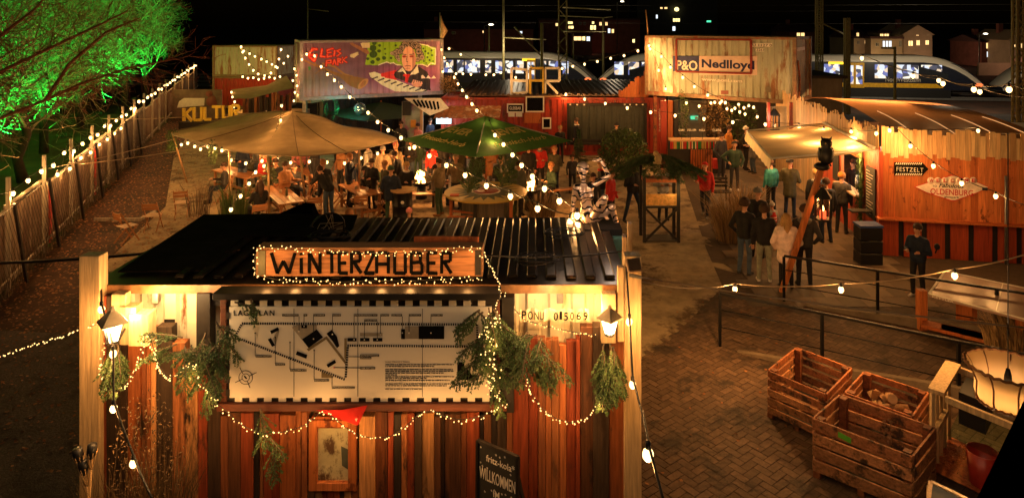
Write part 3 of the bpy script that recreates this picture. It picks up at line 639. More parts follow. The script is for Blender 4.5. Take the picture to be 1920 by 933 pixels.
# ------------------------------------------------------------------ green-lit bare trees beyond the fence
m_twig = M('twig_bark', (.24, .17, .11), rough=.85, var=.35, sc=3, isl=.35)
def tree(label, x, y, h, spread, seed, nb=9, lean=(0, 0), low=.3, dens=1.):
    r_ = random.Random(seed); t = thing('bare_tree', label, 'tree', (x, y, 0), group='trees beyond the left fence')
    tr = MB(); top = V((x + lean[0], y + lean[1], h * .55)); tp = [V((x, y, 0)).lerp(top, i / 5) + V((r_.uniform(-.15, .15), r_.uniform(-.15, .15), 0)) * (i > 0) for i in range(6)]
    tr.tube(tp, [.2, .17, .15, .12, .1, .08], 8, sm=True); tr.build('trunk', M('dark_bark', (.05, .035, .025), rough=.9, var=.4, sc=7), t)
    br = MB(); cr = MB()
    def twig(p, d, L, rad, lev):
        n = 5 if lev < 2 else 4; pts = [p]; dd = d.copy()
        for i in range(n):
            dd = (dd + V((r_.uniform(-1, 1), r_.uniform(-1, 1), r_.uniform(-.8, .9))) * (.26 if lev < 2 else .34)).normalized(); pts.append(pts[-1] + dd * (L / n))
        if any(q.x > fx(q.y) - .1 for q in pts): return
        if lev < 2: br.tube(pts, [rad * (1 - .7 * i / n) for i in range(n + 1)], 5 if lev == 0 else 4, False)
        elif lev == 2: cr.tube(pts, [rad * (1 - .6 * i / n) for i in range(n + 1)], 3, False, False)
        else:
            s = dd.cross(V((r_.uniform(-1, 1), r_.uniform(-1, 1), r_.uniform(-1, 1)))).normalized() * rad
            for i in range(n): cr.add([pts[i] - s, pts[i] + s, pts[i + 1] + s * .7, pts[i + 1] - s * .7], [(0, 1, 2, 3)])
        if lev < 3:
            cnt = [int(10 * dens), int(9 * dens), int(6 * dens)][lev]
            for c in range(cnt):
                u = r_.uniform(.15, 1) * n; i = min(n - 1, int(u)); q = pts[i].lerp(pts[i + 1], u - i); e = (pts[i + 1] - pts[i]).normalized()
                o = V((r_.uniform(-1, 1), r_.uniform(-1, 1), r_.uniform(-.7, .8))).normalized(); nd = (e * .7 + o * .75).normalized()
                twig(q, nd, L * r_.uniform(.42, .62), rad * .45 if lev < 1 else (.013 if lev < 2 else .012), lev + 1)
    for b in range(nb):
        u = low + (1 - low) * b / nb; i = min(4, int(u * 5)); q = tp[i].lerp(tp[i + 1], u * 5 - i) if i < 5 else tp[5]; az = b * 2.4 + r_.uniform(-.4, .4)
        d = V((math.cos(az), math.sin(az), r_.uniform(.15, .7) + u * .5)).normalized(); twig(q, d, spread * r_.uniform(.8, 1.15) * (1.1 - .3 * u), .055, 0)
    bo = br.build('limb', m_twig, t); cr.build('crown', m_twig, t); return t
TR = [('nearest bare tree at the left edge with long drooping twigs lit green', -17.5, 19.5, 7.5, 5.2, 1), ('bare green-lit tree behind the second fence bays', -19.3, 25.5, 8, 5.0, 2), ('broad bare tree lit bright green above the middle of the fence', -22.5, 31, 9, 5.6, 3),
      ('bare tree lit green above the lamp row', -25.5, 38, 10, 6, 4), ('far bare tree with yellowish twigs where the lamp row ends', -28.0, 46, 10, 6, 5), ('last bare tree at the dark end of the fence', -31, 54, 10, 5.5, 8), ('dim bare tree deep behind the others', -30, 32, 11, 7, 6), ('dim bare tree behind the nearest one at the left edge', -24.5, 22.5, 10, 6.5, 7)]
for tt in TR: tree(*tt[:6], dens=1.0)
for (x, y, w, tgt, gc) in ((-16.5, 21.5, 1500, (-19, 24, 6), (.04, 1, .14)), (-19.2, 28, 1700, (-22, 31, 6), (.04, 1, .14)), (-22.2, 35, 2000, (-25.5, 38, 6), (.04, 1, .16)), (-25.5, 43, 2600, (-28.5, 47, 7), (.04, 1, .16)), (-17, 14, 900, (-19, 20, 5), (.04, 1, .12)), (-28, 51, 1500, (-31, 54, 7), (.05, 1, .15))):
    x -= 2.2; t = thing('floodlight', 'green floodlight on the ground behind the left fence', 'floodlight', (x, y, 0), group='green floodlights behind the fence'); m = MB(); m.obox((x, y, .15), (.3, .12, .22), (R(-35), 0, .5)); m.build('housing', m_blackp, t)
    light((x, y, .4), w * 4.6, (.012, 1, .07), .15, t, 'SPOT', (x - 2.6, y + 1.2, 8), 118, .8)
light((-24, 30, 13), 700, (.75, .9, .1), 1.0); light((-29, 42, 12), 700, (.6, .9, .1), 1.)  # two unseen fill lights added above the crowns

# nearest tree: its trunk stands outside the frame, long limbs reach in over the fence
t = thing('bare_tree', 'near overhanging bare tree with long reddish limbs crossing the upper left', 'tree', (-15.2, 14.2, 0), group='trees beyond the left fence'); r_ = random.Random(21)
m = MB(); m.tube([(-15.2, 14.2, 0), (-15.1, 14.2, 3), (-15.3, 14.4, 7)], [.22, .18, .1], 8); m.build('trunk', m_bark, t); lb = MB(); cw = MB()
for pts, Y_ in (([(-60, 255), (0, 222), (85, 188), (150, 158), (240, 128), (330, 110)], 15.5), ([(-60, 165), (0, 135), (90, 92), (190, 45), (240, 20)], 15), ([(-60, 60), (0, 68), (60, 22), (100, -20)], 15), ([(85, 188), (130, 120), (200, 60), (260, 35)], 15.8)):
    pp_ = [P(x, y, Y_ + i * .25) for i, (x, y) in enumerate(pts)]; n = len(pp_); lb.tube(pp_, [.05 * (1 - .75 * i / n) for i in range(n)], 6, False)
    for i in range(n - 1):
        for _ in range(9):
            q = pp_[i].lerp(pp_[i + 1], r_.random()); d = ((pp_[i + 1] - pp_[i]).normalized() * .7 + V((r_.uniform(-.6, .8), r_.uniform(-.6, .6), r_.uniform(-.9, .7)))).normalized(); path = [q]
            for _s in range(5): d = (d + V((r_.uniform(-.4, .4), r_.uniform(-.3, .3), r_.uniform(-.4, .3)))).normalized(); path.append(path[-1] + d * r_.uniform(.12, .3))
            if min(q.z for q in path) < 3.4: continue
            cw.tube(path, [.009, .008, .007, .006, .005, .004], 3, False)
            for k_ in range(1, 6):
                for __ in range(2): e = (d + V((r_.uniform(-1, 1), r_.uniform(-.6, .6), r_.uniform(-1, 1)))).normalized(); cw.tube([path[k_], path[k_] + e * .15, path[k_] + e * .3 + V((0, 0, r_.uniform(-.1, .1)))], [.005, .004, .003], 3, False)
m_rt = M('reddish_twig', (.26, .09, .05), rough=.8, var=.3); lb.build('limb', m_rt, t); cw.build('crown', m_rt, t)
# ================================================================== THE FRONT KIOSK (container clad in boards)
KX0, KX1, KY, KD, KZ = -4.99, 1.05, 7.8, 2.44, 3.02
ki = thing('container_kiosk', 'cream container kiosk clad in mixed vertical boards, in the foreground under the black ribbed roof', 'kiosk', (-2, KY, 0))
m = MB(); corr(m, (KX0, KY), (KX1, KY), .3, KZ - .02, .26, .036, (0, -1, 0)); m.build('container_wall', m_cont_cream, ki)
m = MB(); m.box(KX0, KX0 + .05, KY + .04, KY + KD, .1, KZ); m.build('side_wall', m_cont_cream, ki)
m = MB(); m.box(KX1 - .05, KX1, KY + .04, KY + KD, .1, KZ); m.build('side_wall', m_cont_cream, ki)
m = MB(); m.box(KX0, KX1, KY + KD - .05, KY + KD, .1, KZ); m.build('rear_wall', m_cont_cream, ki)
# roof: sheet plus ribs with rounded ends
m = MB(); m.box(KX0 - .06, KX1 + .04, KY - .14, KY + KD + .05, KZ + .0, KZ + .035); rf = m.build('roof', m_roof, ki)
m = MB(); x = KX0 + .12; i = 0
while x < KX1 - .15:
    if x > -4.4: m.obox((x + .062, KY + KD / 2 - .02, KZ + .055), (.125, KD - .12 - .04 * math.sin(i), .045)); 
    x += .228; i += 1
m.build('rib', m_roof, rf, .018)
m = MB(); m.box(KX0 - .07, KX1 + .05, KY - .165, KY - .142, KZ - .05, KZ + .045); m.build('eave_strip', M('worn_edge_strip', (.25, .12, .05), rough=.5, var=.5, sc=10), rf)
m = MB(); m.obox((-4.45, KY + 1.3, KZ + .085), (1.0, 2.2, .02), (R(1), 0, R(1.5))); m.obox((-3.3, KY + 1.9, KZ + .1), (1.4, .9, .02), (R(3), R(3), R(8))); m.build('tarpaulin', M('black_tarpaulin', (.010, .008, .007), rough=.9, var=.6, sc=3, bump=1., spec=.03), ki)
# boards
tops = [(188, 560), (212, 598), (240, 612), (266, 600), (282, 618), (300, 640), (325, 684), (360, 710), (376, 748), (404, 775), (955, 775), (962, 640), (1060, 640), (1085, 592), (1112, 588), (1128, 550), (1157, 543), (1172, 540)]
def topy(px):
    for a, b in zip(tops, tops[1:]):
        if a[0] <= px < b[0]: return a[1]
    return 600
m = MB(); px = 188.; pr = random.Random(4); i = 0
while px < 1171:
    w = pr.choice([8, 11, 14, 18, 24, 30]) ; e = min(1171, px + w)
    yf = 7.62 - pr.choice([0, .02, .035, .05]) ; ty = topy(px + 1) + pr.uniform(-7, 7); x0, x1 = (px - CX) * yf / F, (e - CX) * yf / F; z1 = H - (ty - HY) * yf / F
    if 940 < px and e < 976: z1 = 2.95
    elif 955 < px < 1118: z1 = min(z1, H - (612 - HY) * yf / F)
    cutx = (588, 660)
    if e > cutx[0] and px < cutx[1]: m.box(x0 + .002, x1 - .002, yf, 7.70, .05, H - (908 - HY) * 7.6 / F)
    else: m.box(x0 + .002, x1 - .002, yf, 7.70, .05, z1)
    px = e; i += 1
m.build('cladding', w_clad, ki, .004)
# header between boards and window opening
m = MB(); m.box((588 - CX) * 7.66 / F, (660 - CX) * 7.66 / F, 7.6, 7.69, H - (796 - HY) * 7.66 / F, H - (775 - HY) * 7.66 / F); m.build('lintel', w_orange, ki)
# small window with peeling pane
f = MB(); YW = 7.58; wx0, wx1 = (588 - CX) * YW / F, (660 - CX) * YW / F; wz0, wz1 = H - (908 - HY) * YW / F, H - (790 - HY) * YW / F
for b in ((wx0 - .05, wx0 + .04, wz0 - .06, wz1 + .02), (wx1 - .04, wx1 + .05, wz0 - .06, wz1 + .02), (wx0 + .04, wx1 - .04, wz1 - .05, wz1 + .02), (wx0 + .04, wx1 - .04, wz0 - .06, wz0 + .03)): f.box(b[0], b[1], YW - .02, YW + .06, b[2], b[3])
wf = f.build('window', w_orange, ki, .004)
f = MB(); f.box(wx0 + .04, wx1 - .04, YW + .03, YW + .045, wz0 + .03, wz1 - .05); f.build('pane', M('peeling_cream_pane', (.55, .5, .3), rough=.35, var=.3, sc=4, dirt=((.12, .07, .04), .35, 5, (1, 1, .6))), wf)
f = MB(); f.poly([(wx1 - .12, YW + .025, wz0 + .2), (wx1 - .045, YW + .025, wz0 + .15), (wx1 - .045, YW + .025, wz0 + .38), (wx1 - .13, YW + .025, wz0 + .42)]); f.build('torn_patch', M('dark_patch', (.1, .11, .08)), wf)
# end posts
for (a, b, t, c) in ((148, 186, 480, 'left'), (1171, 1203, 480, 'right')):
    m = MB(); y0 = 7.5; m.box((a - CX) * y0 / F, (b - CX) * y0 / F, y0, y0 + .16, .0, H - (t - HY) * y0 / F); m.build('corner_post', w_pale, ki, .006)
m = MB(); m.box(1.05, 1.09, 7.9, 8.0, 2.9, 3.52); m.box(1.14, 1.19, 8.1, 8.2, 2.6, 3.62); m.build('stub_board', w_pale, ki)
# dark posts and hood above the map
m = MB(); m.box((373 - CX) * 7.66 / F, (398 - CX) * 7.66 / F, 7.6, 7.74, 1.9, 2.98); m.build('dark_post', w_dark, ki)
m = MB(); m.box((938 - CX) * 7.6 / F, (964 - CX) * 7.6 / F, 7.5, 7.6, 1.7, 2.98); m.build('dark_post', w_dark, ki)
m = MB(); m.box((400 - CX) * 7.7 / F, (965 - CX) * 7.7 / F, 7.66, 7.72, 2.82, 2.99); m.build('dark_header', w_dark, ki)
# pale stacked blocks beside the left lantern
m = MB()
for (a, b, t, bt, dy) in ((214, 240, 548, 600, 0), (232, 262, 570, 640, -.03), (252, 288, 582, 640, -.06)):
    m.box((a - CX) * 7.55 / F, (b - CX) * 7.55 / F, 7.5 + dy, 7.61, H - (bt - HY) * 7.55 / F, H - (t - HY) * 7.55 / F)
m.build('offcut_block', w_pale, ki, .004)
m = MB()
for (a, b, t, bt, dy) in ((1127, 1154, 548, 640, 0), (1158, 1170, 500, 640, .03)):
    m.box((a - CX) * 7.5 / F, (b - CX) * 7.5 / F, 7.46 + dy, 7.56, H - (bt - HY) * 7.5 / F, H - (t - HY) * 7.5 / F)
m.build('offcut_block', w_pale, ki, .004)
for px in (293, 1050):
    c = P(px, 553, 7.74); m = MB(); m.obox(c, (.075, .06, .17)); m.obox(c + V((0, -.04, .06)), (.05, .03, .03)); m.build('wall_fitting', m_steel, ki, .006)
# black marks left on the cream wall
m = MB()
for (x0, y0, w, h) in ((308, 598, 20, 6), (262, 596, 14, 9), (316, 605, 14, 3), (250, 588, 9, 4)): c = P(x0, y0, 7.757); m.box(c.x, c.x + w * 7.76 / F, 7.757, 7.7585, c.z - h * 7.76 / F, c.z)
m.build('sprayed_mark', w_dark, ki)

# ---- WINTERZAUBER box sign on the eave
SY = 7.72; m_ink2 = M('sign_black', (.006, .006, .006), rough=1, spec=0)
sg = thing('box_sign', 'wooden box sign with black capitals standing on the kiosk roof edge', 'sign', P(690, 524, SY))
a, b = P(480, 464, SY), P(905, 518, SY)
m = MB(); m.box(a.x, b.x, SY, SY + .2, b.z, a.z); m.build('box', wood('box_sign_frame', [(.30, .14, .06)], 'X', isl=0), sg, .004)
m = MB(); m.box(a.x + .12, b.x - .09, SY - .012, SY - .001, b.z + .015, a.z - .03); m.build('front_panel', w_sign, sg)
m = MB(); m.box(a.x + .03, a.x + .11, SY - .014, SY - .001, b.z + .02, a.z - .03); m.build('end_panel', M('olive_end_panel', (.12, .11, .06)), sg)
m = MB(); m.box(b.x - .085, b.x - .02, SY - .014, SY - .001, b.z + .02, a.z - .03); m.build('end_panel', w_dark, sg)
GL = {'W': [[(0, 1), (.25, 0), (.5, .6), (.75, 0), (1, 1)]], 'I': [[(.5, 0), (.5, .75)], [(.5, .9), (.5, 1)]], 'N': [[(0, 0), (0, 1), (1, 0), (1, 1)]], 'T': [[(0, 1), (1, 1)], [(.5, 1), (.5, 0)]],
      'E': [[(1, 1), (0, 1), (0, 0), (1, 0)], [(0, .5), (.8, .5)]], 'R': [[(0, 0), (0, 1), (.9, 1), (.9, .6), (0, .55)], [(.25, .55), (1, 0)]], 'Z': [[(0, 1), (1, 1), (0, 0), (1, 0)]], 'A': [[(0, 0), (0, .9), (.1, 1), (.9, 1), (1, .9), (1, 0)], [(0, .45), (1, .45)]],
      'U': [[(0, 1), (0, 0), (1, 0), (1, 1)]], 'B': [[(0, 0), (0, 1), (.85, 1), (.85, .55), (0, .52)], [(.85, .52), (1, .45), (1, 0), (0, 0)]], 'K': [[(0, 0), (0, 1)], [(1, 1), (0, .45)], [(.2, .55), (1, 0)]], 'L': [[(0, 1), (0, 0), (1, 0)]]}
def strokes(m, ch, o, rt, up, w, h, th, dp):
    o = V(o); n = V(rt).cross(V(up))
    for pl in GL[ch]:
        for p, q in zip(pl, pl[1:]): m.bar(o + V(rt) * (p[0] * w) + V(up) * (p[1] * h), o + V(rt) * (q[0] * w) + V(up) * (q[1] * h), th, dp, up=n)
lx = [507, 561, 578, 610, 634, 657, 682, 704, 738, 769, 800, 826]; lw = [44, 4, 20, 20, 16, 18, 18, 22, 20, 20, 18, 18]
for ch, x_, w_ in zip('WINTERZAUBER', lx, lw):
    m = MB(); k = SY / F; strokes(m, ch, P(x_ + 2, 512, SY - .025), (1, 0, 0), Z, w_ * k, 38 * k, .034, .02); m.build('letter', m_ink2, sg, .002)
m = MB(); m.box(P(777, 0, SY + .3).x, P(898, 0, SY + .3).x, SY + .26, SY + .3, b.z, a.z + .04); one(m, 'plank', w_orange, 'reddish plank standing on edge behind the box sign', 'plank', P(840, 460, SY + .3))

# ---- map board
BY = 7.5
mb_ = thing('map_board', 'large white site map board with black map and dashed border on the kiosk front', 'map board', P(680, 760, BY))
k = BY / F
m = MB(); a, b = P(430, 575, BY), P(922, 745, BY); m.box(a.x, b.x, BY, BY + .02, b.z, a.z); m.build('panel', M('map_white', (.72, .68, .6), rough=.8, var=.04, sc=1, spec=.1), mb_)
m = MB(); a, b = P(408, 754, BY), P(950, 768, BY)
m.box(a.x, b.x, BY - .03, BY + .07, b.z, a.z); m.box(P(413, 0, BY).x, P(424, 0, BY).x, BY, BY + .07, a.z, P(0, 560, BY).z); m.box(P(931, 0, BY).x, P(942, 0, BY).x, BY, BY + .07, a.z, P(0, 560, BY).z)
m.build('frame', w_frame, mb_, .005)
m = MB(); a, b = P(400, 549, BY - .1), P(938, 561, BY - .1); m.box(a.x, b.x, BY - .12, BY + .1, b.z, a.z); m.build('hood', w_dark, mb_, .004)
m = MB(); a, b = P(424, 562, BY), P(930, 754, BY); m.box(a.x, b.x, BY + .025, BY + .06, b.z, a.z); m.mi = 1; n_ = 18
for r_, (y0, y1) in enumerate(((564, 574), (745, 753))):
    for i in range(n_):
        x0 = 432 + i * 27.3 + (0 if r_ == 0 else 8); a, b = P(x0, y0, BY), P(x0 + 13.5, y1, BY); m.box(a.x, b.x, BY + .005, BY + .022, b.z, a.z)
m.build('backing', [w_dark, m_white], mb_)
m = MB()
for i in range(7):
    for xx in (424, 918): a, b = P(xx, 585 + i * 24, BY), P(xx + 7, 597 + i * 24, BY); m.box(a.x, b.x, BY - .006, BY - .002, b.z, a.z)
m.build('black_check', w_dark, mb_)
def c3(x, y, d=.003): return P(400 + x / 3.4286, 530 + y / 3.4286, BY - d)
m_ink = M('map_ink', (.008, .008, .008), rough=1, spec=0); m_gr = M('map_grey', (.32, .28, .22), rough=.9, spec=.1); m_taupe = M('map_taupe', (.2, .16, .09), rough=.9, spec=.1)
def thick(m, p, q, w, d=.003): m.bar(c3(*p, d), c3(*q, d), (w + 1.5) * k / 3.4286, .0015, up=(0, -1, 0))
m = MB()
for p, q in (((183, 260), (1700, 267)), ((180, 268), (138, 345)), ((140, 348), (850, 622)), ((862, 402), (1700, 409)), ((864, 412), (850, 612)), ((1696, 268), (1698, 402))):
    L = math.dist(p, q); n_ = int(L / 14.5)
    for i in range(n_):
        u0, u1 = i / n_, (i + .58) / n_; thick(m, (p[0] + (q[0] - p[0]) * u0, p[1] + (q[1] - p[1]) * u0), (p[0] + (q[0] - p[0]) * u1, p[1] + (q[1] - p[1]) * u1), 13)
m.build('dashed_border', m_ink, mb_)
def pg(pts, mat, d): 
    m = MB(); m.prism([c3(x, y, d) for x, y in pts][::-1], (0, -.001, 0)); m.build('map_block', mat, mb_)
for pts, mt, d in (([(505, 285), (540, 268), (665, 268), (665, 300), (612, 405), (570, 365)], m_gr, .002), ([(408, 310), (425, 305), (400, 400), (385, 355)], m_gr, .002), ([(1232, 278), (1320, 278), (1320, 358), (1232, 358)], m_gr, .002), ([(943, 320), (1087, 320), (1087, 342), (943, 342)], m_gr, .002),
                   ([(600, 425), (728, 342), (850, 500), (850, 525), (725, 362), (612, 438)], m_taupe, .002), ([(842, 355), (858, 355), (856, 500), (842, 480)], m_taupe, .002), ([(695, 570), (770, 600), (770, 610), (695, 608)], m_taupe, .002),
                   ([(570, 362), (665, 298), (705, 348), (612, 418)], m_ink, .004), ([(364, 308), (415, 284), (424, 302), (374, 328)], m_ink, .004), ([(350, 362), (370, 353), (397, 400), (378, 410)], m_ink, .004), ([(566, 270), (602, 270), (602, 290), (566, 290)], m_ink, .004),
                   ([(727, 325), (762, 300), (795, 345), (810, 405), (795, 418), (765, 372)], m_ink, .004), ([(538, 437), (604, 462), (598, 486), (530, 460)], m_ink, .004), ([(727, 525), (780, 493), (790, 512), (738, 544)], m_ink, .004), ([(862, 353), (921, 353), (921, 375), (862, 375)], m_ink, .004),
                   ([(943, 353), (1004, 353), (1004, 375), (943, 375)], m_ink, .004), ([(1026, 353), (1087, 353), (1087, 375), (1026, 375)], m_ink, .004), ([(1207, 296), (1232, 296), (1232, 360), (1207, 360)], m_ink, .004), ([(1320, 276), (1484, 276), (1484, 360), (1320, 360)], m_ink, .004),
                   ([(1568, 508), (1612, 508), (1614, 542), (1632, 548), (1660, 588), (1700, 590), (1700, 623), (1568, 623)], m_ink, .004)): pg(pts, mt, d)
mlabs = [('SONNENDECK', 442, 548, 207), ('WC', 580, 604, 207), ('GLEISBAR', 643, 718, 207), ('KÜCHE', 765, 820, 207), ('BARRIEREFREIES WC', 903, 1055, 207), ('REGALE', 1074, 1130, 207), ('ZELTBAR', 1145, 1213, 207), ('ZELTDECK', 1257, 1335, 207), ('FESTZELT', 1398, 1474, 207), ('TOILETTEN', 971, 1053, 240), ('MARKTPLATZ', 272, 374, 471), ('BÜHNE', 399, 461, 523), ('KULTURPLATZ', 495, 599, 561), ('BIERGARTEN', 649, 743, 625), ('EINGANG/AUSGANG', 762, 909, 672), ('BARRIEREFREIER', 944, 1066, 466), ('EINGANG', 944, 1016, 481), ('HIER BIST DU', 944, 1041, 547)]
for s_, x0, x1, yc in mlabs:
    m = MB(); a, b = c3(x0, yc - 7, .003), c3(x1, yc + 7, .003); m.box(a.x, b.x, BY - .0045, BY - .003, b.z, a.z); lb = m.build('map_label', m_ink, mb_)
    text('lettering', s_, m_white, lb, c3(x0 + 4, yc + 4, .005), (1, 0, 0), Z, w=(x1 - x0 - 8) * k / 3.4286, h=8 * k / 3.4286, depth=.0006)
text('lettering', 'LAGEPLAN', m_ink, mb_, c3(131, 211), (1, 0, 0), Z, w=262 * k / 3.4286, h=36 * k / 3.4286, depth=.001, off=.02, sp=1.25)
m = MB()
for x, y0, y1 in ((269, 325, 468), (398, 350, 520), (493, 383, 558), (551, 214, 310), (583, 214, 275), (644, 214, 360), (766, 214, 330), (905, 214, 360), (971, 246, 362), (1054, 246, 362), (1075, 214, 330), (1215, 214, 320), (1258, 214, 318), (1399, 214, 320), (648, 435, 620), (763, 600, 668)): thick(m, (x, y0), (x, y1), 2, .005)
thick(m, (870, 474), (944, 474), 2); thick(m, (780, 544), (944, 546), 2)
for x in (518, 929, 1344): thick(m, (x, 165), (x, 730), 1.5, .0015)
for i in range(24):
    a0, a1 = i * math.pi / 12, (i + 1) * math.pi / 12
    for r_ in (44, 24): thick(m, (208 + r_ * math.cos(a0), 607 + r_ * math.sin(a0)), (208 + r_ * math.cos(a1), 607 + r_ * math.sin(a1)), 1.6)
for p, q in (((170, 543), (190, 583)), ((278, 575), (232, 597)), ((140, 640), (186, 617)), ((235, 672), (218, 630))): thick(m, p, q, 2.4)
thick(m, (198, 597), (214, 615), 7)
# the fine print: rows of tiny strokes
tr_ = random.Random(2)
for row, (y, x1) in enumerate(((524, 1545), (536, 1420), (556, 1540), (567, 1545), (579, 1480), (590, 1180), (602, 1550), (613, 1370), (626, 1520), (648, 1550), (660, 1500), (681, 1340))):
    x = 1106
    while x < x1: w = tr_.uniform(6, 28); thick(m, (x, y), (min(x + w, x1), y), 3.4); x += w + 4
m.build('map_line', m_ink, mb_)
text('lettering', 'Herzlich Willkommen im Gleispark!', m_ink, mb_, c3(1106, 512), (1, 0, 0), Z, w=156 * k / 3.4286, h=9 * k / 3.4286, depth=.001, off=.01)
text('lettering', 'gleispark', m_ink, mb_, c3(1568, 662), (1, 0, 0), Z, w=168 * k / 3.4286, h=32 * k / 3.4286, depth=.001)
m = MB(); m.ball(c3(776, 544, .004), (.008, .002, .008), 8, 5); m.build('red_dot', M('red_dot', (.6, .02, .02)), mb_)
m = MB()
for x, y in ((269, 322), (398, 350), (493, 382), (648, 433)): m.ball(c3(x, y, .004), (.009, .002, .009), 8, 5)
m.build('black_dot', m_ink, mb_)
m = MB()
for x, y in ((583, 278), (644, 360), (766, 330), (905, 364), (971, 364), (1054, 364), (1075, 331), (1215, 321), (1258, 320), (1399, 321), (551, 310)): m.ball(c3(x, y, .006), (.008, .002, .008), 8, 5)
m.build('white_dot', m_white, mb_)

# ---- container number plate
t = thing('number_plate', 'wavy cream strip with the container number, on the kiosk wall right of the map', 'sign', P(1040, 605, 7.7))
m = MB(); vs = []
for i in range(33):
    px = 975 + i * 4.06; yy = 590 + 2.5 * math.sin(i * .8); vs += [P(px, yy - 11, 7.56 + .015 * math.sin(i * 1.6)), P(px, yy + 11, 7.56 + .015 * math.sin(i * 1.6))]
m.add(vs, [(i * 2, i * 2 + 1, i * 2 + 3, i * 2 + 2) for i in range(32)]); o = m.build('strip', M('plate_cream', (.72, .6, .36), rough=.6, var=.15), t)
for s_, x0, w in (('P', 978, 9), ('O', 990, 9), ('N', 1002, 8), ('U', 1012, 8), ('0', 1038, 8), ('1', 1049, 5), ('5', 1057, 8), ('0', 1069, 7), ('6', 1081, 8), ('9', 1094, 8)): text('numeral' if s_.isdigit() else 'letter', s_, m_ink, t, P(x0, 599 + 1.5 * math.sin(x0), 7.53), (1, 0, 0), Z, w=w * 7.68 / F, h=15 * 7.68 / F, depth=.002, off=.01)

# ---- red pennant, chalkboard
t = MB(); a, b, c = P(592, 768, 7.44), P(689, 759, 7.42), P(671, 797, 7.40); mid = (a + b) / 2 + V((0, -.03, -.01)); t.smooth = True
t.add([a, mid, b, c, (a + c) / 2 + V((0, -.02, .01)), (b + c) / 2], [(0, 4, 1), (1, 4, 3, 5), (1, 5, 2)]); o = thing('pennant', 'red triangular pennant hanging below the map frame', 'pennant', a); t.build('cloth', M('red_cloth', (.5, .012, .008), rough=.9, var=.15, trans=.1), o)
m = MB(); q = P(668, 786, 7.385)
for p, r_ in (((-.012, .01), (.0, -.012)), ((.012, .012), (0, -.012)), ((0, .014), (0, -.02))): m.bar(q + V((p[0], 0, p[1])), q + V((r_[0], 0, r_[1])), .004)
m.build('emblem', m_white, o)
cb = thing('chalkboard', 'black standing chalkboard with white lettering in front of the kiosk boards', 'chalkboard', (-.39, 7.25, 0), 0)
tl_, tr2 = P(897, 824, 7.4), P(972, 856, 7.1); rt = (tr2 - tl_).normalized(); up = (Z + V((.0, .10, 0))).normalized(); nn = rt.cross(up).normalized(); wd = (tr2 - tl_).length; 
m = MB(); m.obox(tl_ + rt * wd / 2 - up * .55, (wd, .02, 1.1), ax=(rt, nn, up)); m.build('board', M('chalk_black', (.02, .02, .018), rough=.7, var=.3, sc=5), cb)
m = MB()
for p, q in ((tl_, tr2), (tl_ - up * 1.1, tr2 - up * 1.1), (tl_, tl_ - up * 1.1), (tr2, tr2 - up * 1.1), (tl_, tl_ - up * 1.4), (tr2, tr2 - up * 1.4)): m.bar(p + nn * .01, q + nn * .01, .03, .04, up=nn)
m.bar(tr2 - up * .2 , tr2 - up * 1.38 + rt * .12 + V((.12, .35, 0)), .03); m.build('frame', w_dark, cb)
m_chalk = M('chalk', (.75, .7, .6), rough=.9)
for s_, u, v, w, h in (('fritz-kola*', .12, .17, .38, .07), ('WILLKOMMEN', .03, .37, .48, .12), ('IM', .22, .50, .08, .07), ('GLEISPARK', .06, .66, .44, .1)): text('lettering', s_, m_chalk, cb, tl_ + rt * u - up * (v) + nn * .013, rt, up, w=w * wd / .54, h=h, depth=.002, off=0.004)
m = MB(); cr = random.Random(9)
for _ in range(16):
    q = tl_ + rt * cr.uniform(.04, wd - .04) - up * cr.choice([cr.uniform(.05, .1), cr.uniform(.2, .25), cr.uniform(.42, .5)]) + nn * .013
    for a_ in range(3): d = rt * math.cos(a_ * 1.05) + up * math.sin(a_ * 1.05); m.bar(q - d * .012, q + d * .012, .002, .002, up=nn)
m.build('chalk_star', m_chalk, cb)

# ---- carriage lanterns
def clantern(label, c, s=1.):
    t = thing('carriage_lantern', label, 'lantern', c, group='carriage lanterns on the kiosk'); c = V(c)
    m = MB(); m.lathe([(.055 * s, -.13 * s), (.10 * s, .04 * s)], c, 4, False); m.build('glass', e_lant, t)
    m = MB(); m.lathe([(.155 * s, .035 * s), (.15 * s, .05 * s), (.06 * s, .13 * s), (.03 * s, .15 * s), (.02 * s, .19 * s)], c, 4, False); m.build('roof', M('lantern_roof', (.38, .3, .2), rough=.4, metal=.3), t, .004)
    m = MB()
    for i in range(4):
        a = i * math.pi / 2; m.bar(c + V((.058 * math.cos(a), .058 * math.sin(a), -.13)) * s, c + V((.104 * math.cos(a), .104 * math.sin(a), .04)) * s, .01)
        b = a + math.pi / 4; m.bar(c + V((.042 * math.cos(b), .042 * math.sin(b), -.13)) * s, c + V((.076 * math.cos(b), .076 * math.sin(b), .04)) * s, .005)
    m.lathe([(.06 * s, -.15 * s), (.06 * s, -.13 * s)], c, 8); m.tube([c + V((0, 0, -.15)), c + V((0, .1, -.2)), c + V((0, .22, -.12))], .012, 5); m.build('cage', m_blackp, t)
    light(c + V((0, -.13, -.0)), 30, r=.05, parent=t); light(c + V((.12 if c.x < 0 else -.12, .14, .06)), 14, r=.04, parent=t); light(c + V((.3 if c.x < 0 else -.25, .22, .27)), 15, r=.05, parent=t); return t
clantern('lit carriage lantern at the left end of the kiosk', P(211, 612, 7.25), 1.15)
clantern('lit carriage lantern at the right end of the kiosk', P(1143, 603, 7.25), .95)
t = thing('floodlight', 'unlit brown square floodlight on top of the right kiosk post', 'floodlight', P(1188, 500, 7.45)); m = MB(); m.obox(P(1188, 497, 7.42), (.16, .06, .14), (R(-30), 0, R(15))); m.build('housing', M('brown_lamp_housing', (.12, .07, .04), rough=.5), t, .01)
